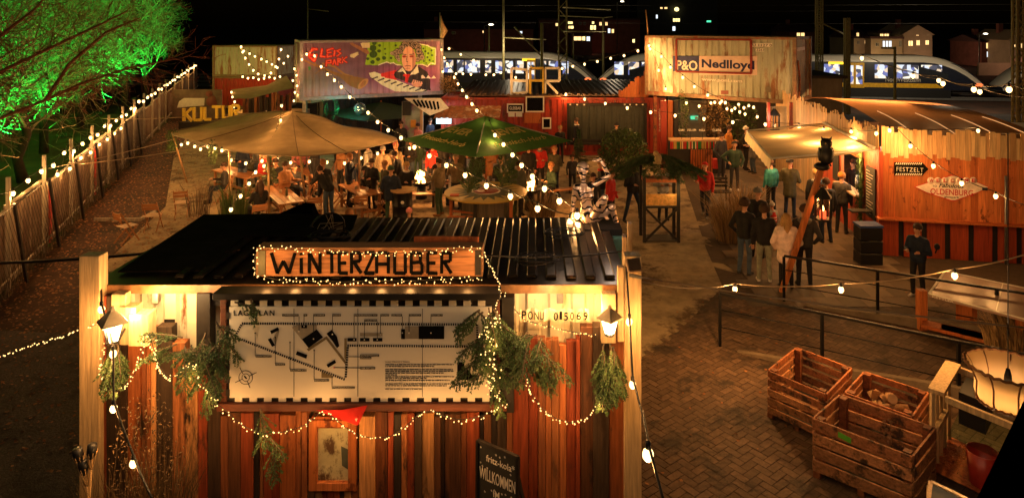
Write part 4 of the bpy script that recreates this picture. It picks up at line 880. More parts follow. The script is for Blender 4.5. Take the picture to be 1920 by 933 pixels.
m = MB(); m.bar(P(1180, 515, 7.4), P(1203, 520, 7.4), .03); m.build('bracket', m_steel, t)
# ---- fir boughs
def boughs(label, spec, seed, cat_='fir decoration'):
    r_ = random.Random(seed); t = thing('fir_bough', label, cat_, spec[0][0], group='fir boughs on the kiosk')
    for (p, d, L) in spec:
        m = MB(); fir(m, p, d, L, r_, droop=.5); m.build('branch', [m_fir, m_bark], t)
    return t
def cl(px0, px1, py0, py1, Y, n, seed, dz=-.6, L=(.25, .45), dx=1.):
    r_ = random.Random(seed); return [(P(r_.uniform(px0, px1), r_.uniform(py0, py1), Y + r_.uniform(-.06, .06)), (r_.uniform(-1, 1) * dx, r_.uniform(-.35, -.05), dz + r_.uniform(-.35, .45)), r_.uniform(*L)) for _ in range(n)]
boughs('dark fir boughs over the left edge of the map frame', cl(385, 425, 600, 700, 7.46, 13, 1), 1)
boughs('fir boughs fanning over the cream wall left of the map', cl(330, 385, 632, 660, 7.5, 9, 2, -.1, (.3, .5)), 2)
boughs('thick fir boughs with fairy lights over the right edge of the map', cl(893, 935, 575, 700, 7.42, 22, 3, -.55, (.3, .5)), 3)
boughs('fir sprays below the container number right of the map', cl(975, 1040, 615, 680, 7.5, 14, 4, -.45, (.3, .5)), 4)
boughs('fir bunch hanging under the left carriage lantern', cl(205, 228, 640, 665, 7.38, 9, 5, -1.3, (.3, .5), .5), 5)
boughs('fir bunch hanging under the right carriage lantern', cl(1130, 1158, 640, 665, 7.38, 11, 6, -1.3, (.4, .6), .5), 6)
boughs('single fir sprig hanging on the boards under the map', [(P(488, 765, 7.42), (.25, -.1, -.8), .45), (P(500, 800, 7.42), (-.5, -.1, -.7), .3), (P(505, 820, 7.42), (.7, -.1, -.5), .28), (P(512, 830, 7.42), (.15, -.1, -1), .42)], 7)
boughs('small fir twig dangling over the map title', [(P(470, 560, 7.36), (.3, 0, -1), .28), (P(440, 566, 7.36), (.8, 0, -.1), .3)], 8)
# ---- fairy lights
YF = 7.36
def PL(pts, Y=YF): return [P(x, y, Y) for x, y in pts]
fairy('fairy lights along the top edge of the box sign', PL([(480, 520), (478, 480), (485, 463), (540, 466), (600, 470), (680, 474), (760, 474), (830, 468), (900, 466), (908, 478)], 7.64), 95, jit=.035, watts=1.6, lights=8)
fairy('fairy lights along the foot of the box sign', PL([(480, 516), (520, 524), (580, 526), (640, 528), (700, 526), (780, 526), (850, 522), (905, 520)], 7.6), 95, jit=.035, watts=1.8, lights=8, seed=1)
fairy('fairy lights draped from the sign corner down to the fir boughs', PL([(905, 468), (920, 500), (935, 530), (938, 550), (930, 580), (945, 620)], 7.5), 40, watts=.6, lights=2, seed=2)
fairy('fairy lights tangled in the thick fir boughs', PL([(915, 590), (935, 600), (905, 625), (930, 640), (910, 670), (935, 690), (915, 720), (940, 745)], 7.25), 85, jit=.05, watts=1.2, lights=4, seed=3)
fairy('fairy light garland swinging below the map frame', PL([(405, 755), (425, 770), (445, 790), (470, 805), (500, 812), (540, 808), (575, 795), (600, 772), (612, 770), (640, 795), (665, 812), (700, 822), (740, 815), (765, 795), (785, 775), (815, 768), (830, 780), (865, 787), (900, 780), (930, 768), (957, 752)]), 98, jit=.022, watts=2.2, lights=12, seed=4)
fairy('fairy light loop right of the map, ending at the right lantern', PL([(985, 700), (995, 735), (1015, 765), (1045, 785), (1070, 792), (1100, 785), (1120, 762), (1130, 725)]), 55, jit=.022, watts=2.2, lights=4, seed=5)
fairy('short fairy light strand over the container number', PL([(945, 545), (960, 575), (985, 600), (1030, 612), (1075, 622), (1120, 628)], 7.55), 34, watts=.6, lights=2, seed=6)
fairy('fairy light loop under the left lantern', PL([(200, 640), (190, 690), (195, 725), (215, 732), (240, 722), (258, 690), (270, 650), (272, 625)]), 55, jit=.022, watts=2, lights=3, seed=7)
fairy('fairy light zigzag over the stepped boards left of the map', PL([(280, 625), (290, 660), (300, 690), (315, 705), (330, 705), (350, 685), (365, 680), (372, 710), (390, 735), (408, 750)]), 60, jit=.022, watts=2, lights=5, seed=8)
fairy('second short fairy light strand on the stepped boards', PL([(297, 632), (292, 665), (305, 700), (322, 712)], 7.4), 22, seed=9)
fairy('long fairy light wire from the left frame edge to the left lantern', [P(0, 668, 8.6), P(50, 650, 8.3), P(110, 632, 7.9), P(150, 618, 7.6), P(205, 600, 7.3)], 42, watts=.5, lights=2, s=1.2, seed=10)
# ---- bulbs on cables at the two posts
string('three bulbs on the black cable at the left kiosk post', [P(190, 565, 7.35), P(212, 648, 7.1), P(213, 750, 6.9), P(250, 852, 6.6)], 6, 1, (P(190, 535, 7.6), P(285, 933, 6.2)), s=.85, r=.012)
string('bulbs on the black cable at the right kiosk post', [P(1180, 588, 7.2), P(1186, 705, 6.9)], 8, 1, (P(1174, 500, 7.5), P(1208, 790, 6.4)), s=.85, r=.012, sag=.03)
string('single clear bulb low on the cable right of the kiosk', [P(1215, 828, 5.9)], 8, 1, (P(1205, 770, 6.3), P(1245, 940, 5.6)), s=1.2, r=.013, sag=.02)
# ---- dry grass and torches at the left foot
m = MB(); gr_ = random.Random(8)
for c, h, n_ in (((-4.35, 7.15, 0), 1.9, 420), ((-3.95, 7.2, 0), 2.0, 420), ((-4.1, 6.95, 0), 1.5, 300)): grass(m, c, .24, int(n_ * .6), h * .85, gr_, .18, .005)
foliage(m, (-4.1, 7.15, 1.3), (.4, .2, .85), 1000, gr_, .02); one(m, 'dry_bamboo', M('dark_straw', (.13, .08, .035), rough=.8, var=.4, isl=.5), 'clump of dry grassy bamboo against the left kiosk boards', 'plant', (-4.1, 7.1, 0))
t = thing('garden_torches', 'bundle of crossed bamboo torches with black heads at the left kiosk post', 'torch', P(160, 1080, 6.9))
for (hx, hy, bx) in ((148, 858, 205), (172, 850, 150), (158, 880, 190)):
    a = P(hx, hy, 6.85); b = V(((bx - CX) * 6.9 / F, 6.95, .03)); m = MB(); m.tube([a, b], .013, 6); m.build('cane', M('bamboo_cane', (.42, .26, .11), rough=.5), t)
    m = MB(); d = (b - a).normalized(); m.tube([a - d * .1, a - d * .02, a + d * .05], [.045, .05, .02], 8); m.build('head', m_blackp, t)
    m = MB()
    for j in range(8): an = j * .785; m.tube([a + d * .22, a - d * .03 + V((math.cos(an) * .05, math.sin(an) * .05, 0))], .004, 3)
    m.build('basket', M('bamboo_cane', (.42, .26, .11)), t)
m = MB(); 
for _ in range(350): p = V((rnd.uniform(-4.6, -3.2), rnd.uniform(6.6, 7.4), .05 + rnd.random() * .35)); a_ = rnd.uniform(0, 6.3); u = V((math.cos(a_), math.sin(a_), rnd.uniform(-.5, .5))) * .05; v = V((-math.sin(a_), math.cos(a_), .3)) * .025; m.add([p - u, p - v, p + u, p + v], [(0, 1, 2, 3)])
tag(m.build('dry_leaf_heap', MC['brown_leaves']), kind='stuff')
# ---- things on the kiosk roof
t = MB(); t.smooth = True; cc = P(613, 428, 9.6)
t = MB(); t.tube([cc + V((.24 * math.cos(a * .26), .2 * math.sin(a * .26), .16 * math.sin(a * .26))) for a in range(25)], .014, 6, False); 
o = thing('wheel_hoop', 'thin metal hoop with wires standing at the back of the kiosk roof', 'hoop', (-2.78, 9.6, KZ)); t.build('rim', m_black, o)
m = MB(); hr = random.Random(3)
for i in range(7):
    a, b = hr.uniform(0, 6.28), hr.uniform(0, 6.28); m.tube([cc + V((.23 * math.cos(a), .19 * math.sin(a), .15 * math.sin(a))), cc + V((hr.uniform(-.1, .1), 0, hr.uniform(-.1, .1))), cc + V((.23 * math.cos(b), .19 * math.sin(b), .15 * math.sin(b)))], .005, 3)
m.build('wire', m_cablel, o)
m = MB(); m.prism([P(512, 412, 10.2), P(592, 412, 10.2), P(584, 391, 10.2), P(566, 389, 10.2)], (-.05, .3, 0)); one(m, 'speaker_case', M('matt_black', (.003, .003, .003), rough=1, spec=0), 'black wedge-shaped case on the back left of the kiosk roof', 'case', P(550, 414, 10.2))
for i, (x_, y_, sd, lab) in enumerate(((1010, 500, 1, 'tangled black cable coil in the middle right of the kiosk roof'), (1060, 450, 2, 'thin cable looping over the ribs near the mannequin'), (620, 455, 3, 'cable bundle behind the box sign'))):
    r_ = random.Random(sd); m = MB(); pts = []; Yc = 3.03 * F / (y_ - HY) ; c0 = V(((x_ - CX) * Yc / F, Yc, KZ + .1))
    for j in range(46): a = j * .55; pts.append(c0 + V((.24 * math.cos(a) * (1 + .3 * math.sin(j * .3)), .16 * math.sin(a) * (1 + .4 * math.cos(j * .21)), .02 * math.sin(j)))) 
    m.tube(pts, .006, 4); one(m, 'roof_cable', m_cable, lab, 'cable', c0, group='cables on the kiosk roof')
m = MB(); m.tube(cat(P(905, 478, 7.9), P(1170, 470, 8.6), .05), .01, 4); one(m, 'roof_cable', m_cable, 'cable running level across the ribs to the right roof corner', 'cable', P(905, 478, 7.9), group='cables on the kiosk roof')
m = MB(); m.box(1.13, 1.28, 9.5, 9.75, 2.55, 2.98); one(m, 'teal_box', M('teal_paint', (.08, .2, .17), rough=.5), 'small teal box behind the right roof edge', 'box', (1.2, 9.6, 2.55))

light(P(300, 562, 7.35), 13, (1, .62, .26), .05, ki); light(P(345, 566, 7.35), 10, (1, .62, .26), .05, ki); light(P(1030, 566, 7.35), 13, (1, .62, .26), .05, ki)
light((-2.0, 3.2, 6.7), 180, (1, .7, .42), .5)  # unseen fill light before the kiosk, added to brighten the map board
# ================================================================== PEOPLE
def fab(name, c, r=.85): return M('cloth_' + name, c, rough=r, var=.4, sc=7, bump=1.)
FB = dict(black=(.014, .013, .014), charcoal=(.035, .033, .035), olive=(.06, .055, .03), green=(.03, .06, .04), teal=(.03, .22, .24), navy=(.012, .02, .045), denim=(.06, .09, .14), ltjean=(.26, .27, .2), beige=(.28, .2, .12), khaki=(.2, .15, .09), brown=(.3, .13, .05), red=(.5, .025, .02), pink=(.82, .62, .54), grey=(.16, .15, .14), white=(.6, .55, .5), orange=(.5, .18, .03), darkbrown=(.05, .025, .015), blond=(.42, .24, .09), plaid=(.12, .13, .1), rose=(.6, .2, .2), ltgrey=(.35, .35, .33), green2=(.05, .09, .05))
def fm(n): return fab(n, FB[n])
m_skin = M('skin', (.52, .27, .17), rough=.6, var=.08); m_eye = M('eye_dark', (.02, .012, .01), rough=.3); m_lip = M('lip', (.35, .1, .08), rough=.5)
ARM = {'down': ((.07, .02, -.28), (.06, -.06, -.53)), 'pocket': ((.13, .05, -.27), (.03, -.12, -.46)), 'hold': ((.08, -.0, -.27), (-.05, -.24, -.22)), 'up': ((.07, -.06, -.26), (-.03, -.22, -.04)), 'hip': ((.24, .08, -.2), (.04, -.07, -.34)), 'reach': ((.06, -.2, -.17), (.0, -.43, -.25)), 'fwd': ((.05, -.12, -.24), (0, -.36, -.2)), 'back': ((.08, .14, -.25), (.03, .2, -.48))}
def smoothed(mb, vox, it=2):
    o = mb.build('tmp', m_skin); r = o.modifiers.new('r', 'REMESH'); r.mode = 'VOXEL'; r.voxel_size = vox; r.use_smooth_shade = True
    s = o.modifiers.new('s', 'SMOOTH'); s.iterations = it; s.factor = .5
    dg = bpy.context.evaluated_depsgraph_get(); dg.update(); me = bpy.data.meshes.new_from_object(o.evaluated_get(dg)); old = o.data; bpy.data.objects.remove(o); bpy.data.meshes.remove(old); return me
def body(prims, vox, mats, extra, parent, name='body', it=2):
    """prims: (a, b, ra, rb, mat) capsules in local space -> one continuous skin, coloured by the nearest limb"""
    mb = MB()
    for a, b, ra, rb, mi in prims:
        a, b = V(a), V(b); d = b - a
        if d.length < 1e-4: mb.ball(a, (ra, ra, ra), 12, 9)
        else:
            pts, rs = [], []; dn = d.normalized()
            for k in range(5): t = math.pi / 2 * (1 - k / 4); pts.append(a - dn * ra * math.sin(t)); rs.append(max(.002, ra * math.cos(t)))
            for k in range(5): t = math.pi / 2 * k / 4; pts.append(b + dn * rb * math.sin(t)); rs.append(max(.002, rb * math.cos(t)))
            mb.tube(pts, rs, 12)
    me = smoothed(mb, vox, it); n = len(me.vertices); co = np.empty(n * 3); me.vertices.foreach_get('co', co); co = co.reshape(-1, 3)
    best = np.full(n, 1e9); idx = np.zeros(n, int)
    for a, b, ra, rb, mi in prims:
        a_ = np.array(a); b_ = np.array(b); d = b_ - a_; L2 = max(1e-9, d @ d); t = np.clip(((co - a_) @ d) / L2, 0, 1); ds = np.linalg.norm(co - a_ - t[:, None] * d, axis=1) - (ra + (rb - ra) * t)
        w = ds < best; best[w] = ds[w]; idx[w] = mi
    mi_ = [int(idx[p.vertices[0]]) for p in me.polygons]
    out = MB(); out.smooth = True; out.v = [tuple(c) for c in co]; out.f = [list(p.vertices) for p in me.polygons]; out.m = mi_; out.sm = [True] * len(mi_); bpy.data.meshes.remove(me)
    for e in extra: out.mi = e[0]; e[1](out)
    return out.build(name, mats, parent, world=False)
def hand(o, w, d, up, side, s=1.):
    """palm with four unequal fingers and a thumb, wrist w, pointing along d"""
    d = V(d).normalized(); x = d.cross(V(up)); x = x.normalized() if x.length > .05 else V((1, 0, 0)); n = x.cross(d).normalized(); w = V(w)
    o.tube([w, w + d * .035 * s, w + d * .085 * s], [.024 * s, .036 * s, .034 * s], 8)
    for i, (l, f) in enumerate(((.062, -1.2), (.072, -.4), (.068, .4), (.052, 1.2))):
        b = w + d * .08 * s + x * f * .021 * s; k = b + d * l * .55 * s - n * .008 * s; o.tube([b, k, k + (d * .8 - n * .5) * l * .5 * s], [.0095 * s, .009 * s, .006 * s], 5)
    b = w + d * .03 * s + x * side * .03 * s; o.tube([b, b + (d * .6 + x * side * .7) * .035 * s, b + (d * 1.1 + x * side * .75) * .06 * s], [.012 * s, .011 * s, .007 * s], 5)
def person(label, x, y, rz, h=1.75, top='black', legs='navy', hair='darkbrown', arms=('down', 'down'), pose='stand', lean=0., turn=0., nod=0., hat=None, coat=0., hood=None, longhair=False, shoe='black', bulk=1., vest=None, bag=False, z=0., pony=False, group='visitors of the market', curly=False, scarf=None, bun=False, girth=1.):
    t = thing('person', label, 'person', (x, y, z), rz, group); s = h / 1.75
    sit = pose == 'sit'; hipz = .50 if sit else .93; hp = V((0, 0, hipz)); Rl = Matrix.Rotation(lean, 3, 'X')
    def up_(v): return hp + Rl @ (V(v) - V((0, 0, .93)))
    b = bulk; pr = []; T, Lg, Sk, Sh = 0, 1, 2, 3
    ch = up_((0, .0, 1.32)); be = up_((0, -.01, 1.1)); nk = up_((0, .0, 1.46)); pe = hp
    for sx in (-1, 1):
        pr.append((up_((sx * .075, .0, 1.33)), up_((sx * .06, 0, 1.05)), .115 * b, .11 * b * girth, T)); pr.append((up_((sx * .06, 0, 1.08)), pe + V((sx * .06, 0, .03)), .11 * b * girth, .112 * b, T))
        pr.append((up_((sx * .03, 0, 1.42)), up_((sx * .175, .0, 1.385)), .062 * b, .068 * b, T))
    hd = nk + Rl @ V((0, -.02 - .04 * nod, .17)); pr.append((nk, hd - Z * .03, .055, .052, Sk)); 
    Rt = Matrix.Rotation(turn, 3, 'Z') @ Matrix.Rotation(nod * .6, 3, 'X')
    def h_(v): return hd + Rt @ V(v)
    pr += [(h_((0, .015, .045)), h_((0, -.0, .03)), .092, .088, Sk), (h_((0, -.03, -.035)), h_((0, -.035, -.05)), .062, .052, Sk), (h_((0, -.1, -.0)), h_((0, -.108, -.018)), .013, .016, Sk)]
    for sx in (-1, 1): pr.append((h_((sx * .088, .01, .01)), h_((sx * .09, .012, -.015)), .02, .016, Sk))
    hands = []
    for sx, nm in ((-1, arms[0]), (1, arms[1])):
        e, w = ARM[nm]; S = up_((sx * .185, 0, 1.38)); El = S + Rl @ V((e[0] * sx, e[1], e[2])) if nm != 'reach' else S + V((e[0] * sx, e[1], e[2])); Wr = S + (Rl @ V((w[0] * sx, w[1], w[2])) if nm != 'reach' else V((w[0] * sx, w[1], w[2])))
        pr.append((S, El, .062 * b, .05 * b, T)); pr.append((El, Wr, .048 * b, .036 * b, T)); hands.append((Wr, (Wr - El).normalized(), sx, nm))
    for sx in (-1, 1):
        Hj = pe + V((sx * .085, 0, -.02))
        if pose == 'stand': Kn = Hj + V((sx * .02, -.03, -.44)); An = V((sx * .12, .03, .09))
        elif pose == 'walk': Kn = Hj + V((sx * .02, -.14 if sx > 0 else .02, -.42)); An = V((sx * .09, -.22 if sx > 0 else .3, .09))
        elif pose == 'wide': Kn = Hj + V((sx * .14, -.05, -.42)); An = V((sx * .30, .02, .09))
        else: Kn = Hj + V((sx * .06, -.42, .0)); An = V((sx * .13, -.44, .09))
        pr.append((Hj, Kn, .088, .06, Lg)); pr.append((Kn, An, .062, .048, Lg)); pr.append((An + V((0, .02, -.03)), An + V((sx * .02, -.15, -.045)), .046, .038, Sh))
    if coat:
        zc = .93 - coat
        for k in range(8):
            a = k * math.pi / 4; pr.append((up_((.05 * math.cos(a), .03 * math.sin(a), 1.1)) if not sit else up_((.05 * math.cos(a), .03 * math.sin(a), 1.1)), V((.10 * math.cos(a), .065 * math.sin(a), max(.2, zc + (hipz - .93)))), .1 * b, .085 * b, T))
    pr = [(tuple(V(a) * s), tuple(V(c) * s), ra * s, rb * s, m_) for a, c, ra, rb, m_ in pr]
    ex = []
    def hf(o):
        for Wr, d, sx, nm in hands:
            if nm != 'pocket': hand(o, Wr * s, d + (V((0, -.3, -.1)) if nm == 'hold' else V((0, 0, 0))), (0, -1, 0) if nm in ('down', 'back') else (0, 0, 1), -sx, s)
    ex.append((2, hf))
    def ef(o):
        for sx in (-1, 1): o.ball(h_((sx * .035, -.083, .022)) * s, .0115 * s, 6, 4)
    ex.append((4, ef)); ex.append((5, lambda o: o.ball(h_((0, -.092, -.047)) * s, (.024 * s, .008 * s, .007 * s), 6, 4)))
    body(pr, .019 * s, [fm(top), fm(legs), m_skin, fm(shoe), m_eye, m_lip], ex, t)
    # hair or hat
    hr = MB(); hr.smooth = True; hm = hair
    def cap(r, z0, c=(0, .012, .05), seed=0, amp=0.):
        vs = []; fs = []; nu, nv = 16, 7
        for i in range(nv + 1):
            ph = math.pi / 2 * (1 - i / nv * z0)
            for j in range(nu):
                a = 2 * math.pi * j / nu; front = max(0, -math.sin(a)); ph2 = ph + front * .55 * (i / nv); rr_ = r + amp * mnoise.noise(V((math.cos(a) * 4, math.sin(a) * 4, i * .8 + seed)))
                vs.append(h_((c[0] + rr_ * math.cos(ph2) * math.cos(a), c[1] + rr_ * 1.05 * math.cos(ph2) * math.sin(a), c[2] + rr_ * math.sin(ph2))) * s)
        for i in range(nv):
            for j in range(nu): fs.append((i * nu + j, i * nu + (j + 1) % nu, (i + 1) * nu + (j + 1) % nu, (i + 1) * nu + j))
        hr.add(vs, fs, True)
    if hat: cap(.107, 1.15); hr.ball(h_((0, .015, .155)) * s, .02 * s if not hat.endswith('_bobble') else .042 * s, 8, 6); hr.build('hat', fm(hat.replace('_bobble', '')), t, world=False)
    elif hair: cap(.104 if not curly else .122, 1.45, amp=.012 if not curly else .03, seed=h * 50); hr.build('hair', fm(hair), t, world=False)
    if longhair or pony:
        q = MB(); q.smooth = True; k = .05 if pony else .085
        q.tube([h_((0, .07, .06)) * s, h_((0, .105, -.06)) * s, h_((0, .11, -.18)) * s, h_((0, .115, -.34)) * s], [k * s * .8, k * s, k * s * .9, k * s * .35], 10)
        if longhair:
            for sx in (-1, 1): q.tube([h_((sx * .07, .02, .06)) * s, h_((sx * .095, .03, -.08)) * s, h_((sx * .09, .05, -.26)) * s], [.04 * s, .045 * s, .02 * s], 8)
        q.build('hair_length', fm(hair), t, world=False)
    if hood:
        q = MB(); c = up_((0, .085, 1.45)) * s; q.tube([c + V((-.12, -.05, 0)) * s, c + V((-.07, .03, -.02)) * s, c + V((.07, .03, -.02)) * s, c + V((.12, -.05, 0)) * s], [.035 * s, .06 * s, .06 * s, .035 * s], 9); q.build('hood', fm(hood), t, world=False)
    if scarf:
        q = MB(); c = nk * s; q.tube([c + V((.085 * math.cos(a * .7), .085 * math.sin(a * .7) - .01, .0)) * s for a in range(10)], .035 * s, 8); q.build('scarf', fm(scarf), t, world=False)
    if vest:
        q = MB(); q.smooth = True; q.lathe([(.15 * b, .98), (.158 * b, 1.1), (.155 * b, 1.25), (.12 * b, 1.40)], (0, 0, 0), 14, cap=False, sq=(1.22, .92)); q.v = [tuple((V(v) * s)) for v in q.v]; q.build('vest', fm(vest), t, world=False)
        q = MB(); q.lathe([(.161 * b, 1.06), (.162 * b, 1.10)], n=14, cap=False, sq=(1.22, .92)); q.lathe([(.16 * b, 1.17), (.159 * b, 1.21)], n=14, cap=False, sq=(1.22, .92)); q.v = [tuple((V(v) * s)) for v in q.v]; q.build('reflective_strip', fm('white'), t, world=False)
    if bag:
        q = MB(); q.tube([up_((-.14, -.12, 1.36)) * s, up_((0, -.15, 1.2)) * s, up_((.18, -.12, 1.0)) * s], .012 * s, 5); q.tube([up_((-.14, .12, 1.38)) * s, up_((0, .14, 1.2)) * s, up_((.18, .12, 1.0)) * s], .012 * s, 5); q.ball(up_((.22, 0, .95)) * s, (.07 * s, .12 * s, .1 * s), 8, 6); q.build('shoulder_bag', fm('black'), t, world=False)
    return t
def at(px, hy, h):          # standing person whose head top shows at (px, hy)
    Y = (H - h) * F / (hy - HY); return ((px - CX) * Y / F, Y)
B = math.pi                 # back to the camera
def pp(label, px, hy, h, rz, **k):
    x, y = at(px, hy, h); return person(label, x, y, rz, h, **k)
# queue at the right cabin
pp('person in dark green puffer jacket, one hand on the hip, on the slab walkway', 1377, 266, 1.75, R(-10), top='green', legs='charcoal', shoe='white', arms=('hip', 'pocket'), hat='black', bulk=1.15)
pp('person in a teal jacket with the back turned, under the awning', 1446, 300, 1.66, B + .3, top='teal', legs='black', hair='darkbrown', shoe='white', bulk=1.1)
pp('person in a long dark olive coat beside the teal jacket', 1481, 298, 1.82, B - .5, top='olive', legs='navy', hair='darkbrown', coat=.22, arms=('hold', 'hold'), bulk=1.15, turn=-.5, hat='black')
pp('person in a black jacket with light grey hood, just left of the owl pole', 1530, 318, 1.72, B - .2, top='black', legs='navy', hair='blond', hood='ltgrey', bulk=1.15)
pp('person in black behind the hanging lantern', 1549, 335, 1.76, B + .1, top='black', legs='navy', hood='black', bulk=1.15)
pp('person in a black jacket and orange knit hat at the serving window', 1578, 324, 1.74, B - .6, top='charcoal', legs='black', hat='orange', bulk=1.15, bag=True, arms=('down', 'fwd'))
pp('person half hidden at the far end of the serving window', 1600, 300, 1.7, -1.2, top='black', legs='black')
pp('person in a grey knit hat and dark jacket behind the group by the grass clump', 1421, 353, 1.78, B - .5, top='charcoal', legs='black', hat='grey', turn=-.6)
pp('person with curly dark hair and black jacket, leftmost beside the grass clump', 1396, 374, 1.80, B - .7, top='black', legs='denim', hair='darkbrown', curly=True, shoe='charcoal', arms=('pocket', 'pocket'), bulk=1.12, turn=-.3)
pp('person in a black hoodie and pale baggy trousers', 1433, 385, 1.78, B - .2, top='black', legs='ltjean', shoe='white', curly=True, bulk=1.1, hair='darkbrown')
pp('child in a red high-visibility vest and bobble hat', 1448, 380, 1.18, B + .3, top='ltgrey', legs='charcoal', hat='white_bobble', vest='red', hair=None)
pp('blond woman in a long pale pink puffer coat behind the leaning pole', 1474, 402, 1.68, B - .15, top='pink', legs='black', hair='blond', longhair=True, coat=.2, bulk=1.35, arms=('pocket', 'pocket'))
pp('tall person in a dark hooded jacket right of the pale pink coat', 1508, 385, 1.85, B - .25, top='charcoal', legs='black', hood='grey', hair='darkbrown', shoe='black', arms=('pocket', 'down'), bulk=1.12)
pr_ = pp('person in dark clothes holding a furry microphone beside the ping-pong table', 1721, 420, 1.62, -.9, top='navy', legs='black', shoe='white', arms=('hold', 'hold'), turn=-.3, bulk=1.1)
m = MB(); x_, y_ = at(1721, 420, 1.62); m.ball((x_ + .36, y_ - .1, 1.16), (.06, .06, .07)); m.tube([(x_ + .32, y_ - .1, 1.02), (x_ + .36, y_ - .1, 1.12)], .015); one(m, 'microphone', fm('black'), 'furry black microphone held by the person near the ping-pong table', 'microphone', (x_ + .34, y_ - .1, 1.02))
# around the round table and fire
pp('person in a beige hooded jacket and green trousers left of the round table', 824, 297, 1.78, -1.9, top='khaki', legs='green2', hood='khaki', bulk=1.2, arms=('fwd', 'fwd'), shoe='brown')
pp('person in a beige jacket with a camera behind the round table', 855, 290, 1.74, -.3, top='beige', legs='charcoal', arms=('up', 'up'), bulk=1.15, hat='khaki')
pp('dark jacketed man looking down at the right of the round table', 938, 291, 1.78, .7, top='charcoal', legs='black', nod=.5, arms=('hold', 'hold'), bulk=1.15)
pp('person in a checked shirt right of the round table', 972, 303, 1.68, .4, top='plaid', legs='charcoal', bulk=1.15)
pp('man in a bright red coat behind the fire bowl', 1012, 268, 1.68, 0., top='red', legs='black', hair='darkbrown', arms=('hold', 'hold'), bulk=1.3, scarf='grey')
pp('person in a grey knit hat behind the right fire bowl', 991, 272, 1.66, .1, top='black', legs='black', hat='grey', bulk=1.2)
pp('seated-looking person in dark clothes in the shade by the red wall', 1073, 290, 1.35, .2, top='charcoal', legs='black')
pp('man in a black jacket at the left end of the bar window', 1082, 222, 1.74, -1.3, top='black', legs='black', hair='darkbrown', scarf='white', bulk=1.2)
pp('person in black with a hat at the middle of the bar window', 1156, 231, 1.62, B, top='black', legs='black', hat='black')
pp('fair-haired person beside the dark bar window', 1050, 236, 1.6, .3, top='black', legs='black', hair='blond')
# centre left
pp('person in a dark jacket with the hood up, left of the barrel table', 697, 298, 1.68, -.4, top='black', legs='black', hair='darkbrown', bulk=1.1, arms=('hold', 'hold'))
pp('short-haired man in a dark jacket behind the barrel table', 722, 302, 1.68, -.9, top='olive', legs='black', hair='brown')
pp('person in a dark green hat and long dark jacket, back turned, at the barrel table', 733, 312, 1.74, B + .1, top='navy', legs='green2', hat='green', coat=.1, bulk=1.22, arms=('hold', 'hold'))
pp('fair-haired woman in a black jacket right of the barrel table', 762, 304, 1.66, .5, top='black', legs='black', hair='blond', pony=True, arms=('hold', 'hold'), scarf='white')
pp('person in a dark waistcoat left of the bending man', 606, 300, 1.72, B + .3, top='charcoal', legs='black', hair='brown', arms=('down', 'hold'))
x_, y_ = at(628, 316, 1.5); bd = person('man in a printed black sweater and jeans bending over the table', x_ - .12, 20.6, -2.3, 1.75, top='black', legs='denim', hair='darkbrown', lean=.75, arms=('reach', 'reach'), nod=.6, bulk=1.08, shoe='charcoal')
pp('person in a light jacket at the back under the tent edge', 718, 274, 1.72, .1, top='beige', legs='green2', hair='grey', bulk=1.15)
pp('person in a beige jacket and pale hat at the back under the tent edge', 742, 268, 1.74, -.3, top='khaki', legs='olive', hat='rose', bulk=1.15)
pp('person in green trousers behind the left fire bowl', 783, 255, 1.75, .2, top='green2', legs='green2', hair='darkbrown', bulk=1.15)
pp('person with an orange bag behind the left fire bowl', 770, 262, 1.68, -.4, top='charcoal', legs='denim', hair='darkbrown', arms=('hold', 'hold'))
pp('person in a red jacket under the green parasol', 812, 268, 1.7, -.3, top='red', legs='black', hair='darkbrown', bulk=1.2)
pp('dark figure standing under the beige tent, left one', 590, 275, 1.72, 1.2, top='black', legs='black')
pp('dark figure with a brown jacket standing under the beige tent', 640, 272, 1.72, -.6, top='brown', legs='black', hair='darkbrown')
pp('dark figure standing between tent and parasol', 668, 270, 1.76, .8, top='charcoal', legs='navy')
pp('person in dark clothes in the shade behind the round table', 895, 278, 1.7, .2, top='black', legs='navy', hair='brown')
pp('person wearing headphones just behind the kiosk roof', 655, 393, 1.66, B + .3, top='black', legs='black', hair='brown', hood='grey')
pp('child in a pink knit hat just behind the kiosk roof', 767, 391, 1.35, B, top='charcoal', legs='black', hat='rose')
def seated(label, px, py, Y, rz, **k):      # head top seen at (px,py) at depth Y
    x = (px - CX) * Y / F; zt = H - (py - HY) * Y / F; return person(label, x, Y, rz, 1.75, pose='sit', z=max(0, zt - 1.34), **k)
seated('person in a brown jacket seated at the nearest long table', 534, 303, 21.6, 1.2, top='brown', legs='black', hair='darkbrown', bulk=1.3, arms=('fwd', 'fwd'))
seated('person in dark clothes seated behind the brown jacket', 517, 297, 23.2, .3, top='black', legs='black', arms=('hold', 'hold'))
seated('person reclining in dark clothes on the left chair beside the red box', 421, 306, 22.6, -1.2, top='charcoal', legs='navy', arms=('fwd', 'hold'))
seated('long-haired person in black seated at the near end of the first table', 487, 344, 20.0, -2.4, top='black', legs='black', longhair=True, hair='darkbrown', arms=('fwd', 'fwd'))
seated('person in a dark hoodie seated on the far side of the near long table', 552, 312, 22.4, .8, top='charcoal', hood='charcoal', legs='navy', arms=('fwd', 'fwd'))
seated('person in olive seated at the left end of the far long table', 470, 296, 24.6, -.6, top='olive', legs='black', arms=('hold', 'fwd'), hair='brown')
seated('blond person in rose seated at the far long table', 592, 300, 24.6, .5, top='rose', legs='black', hair='blond', longhair=True, arms=('fwd', 'fwd'))
seated('person in black seated at the right end of the second table', 684, 322, 21.9, 1.4, top='black', legs='charcoal', arms=('fwd', 'fwd'), hat='charcoal')
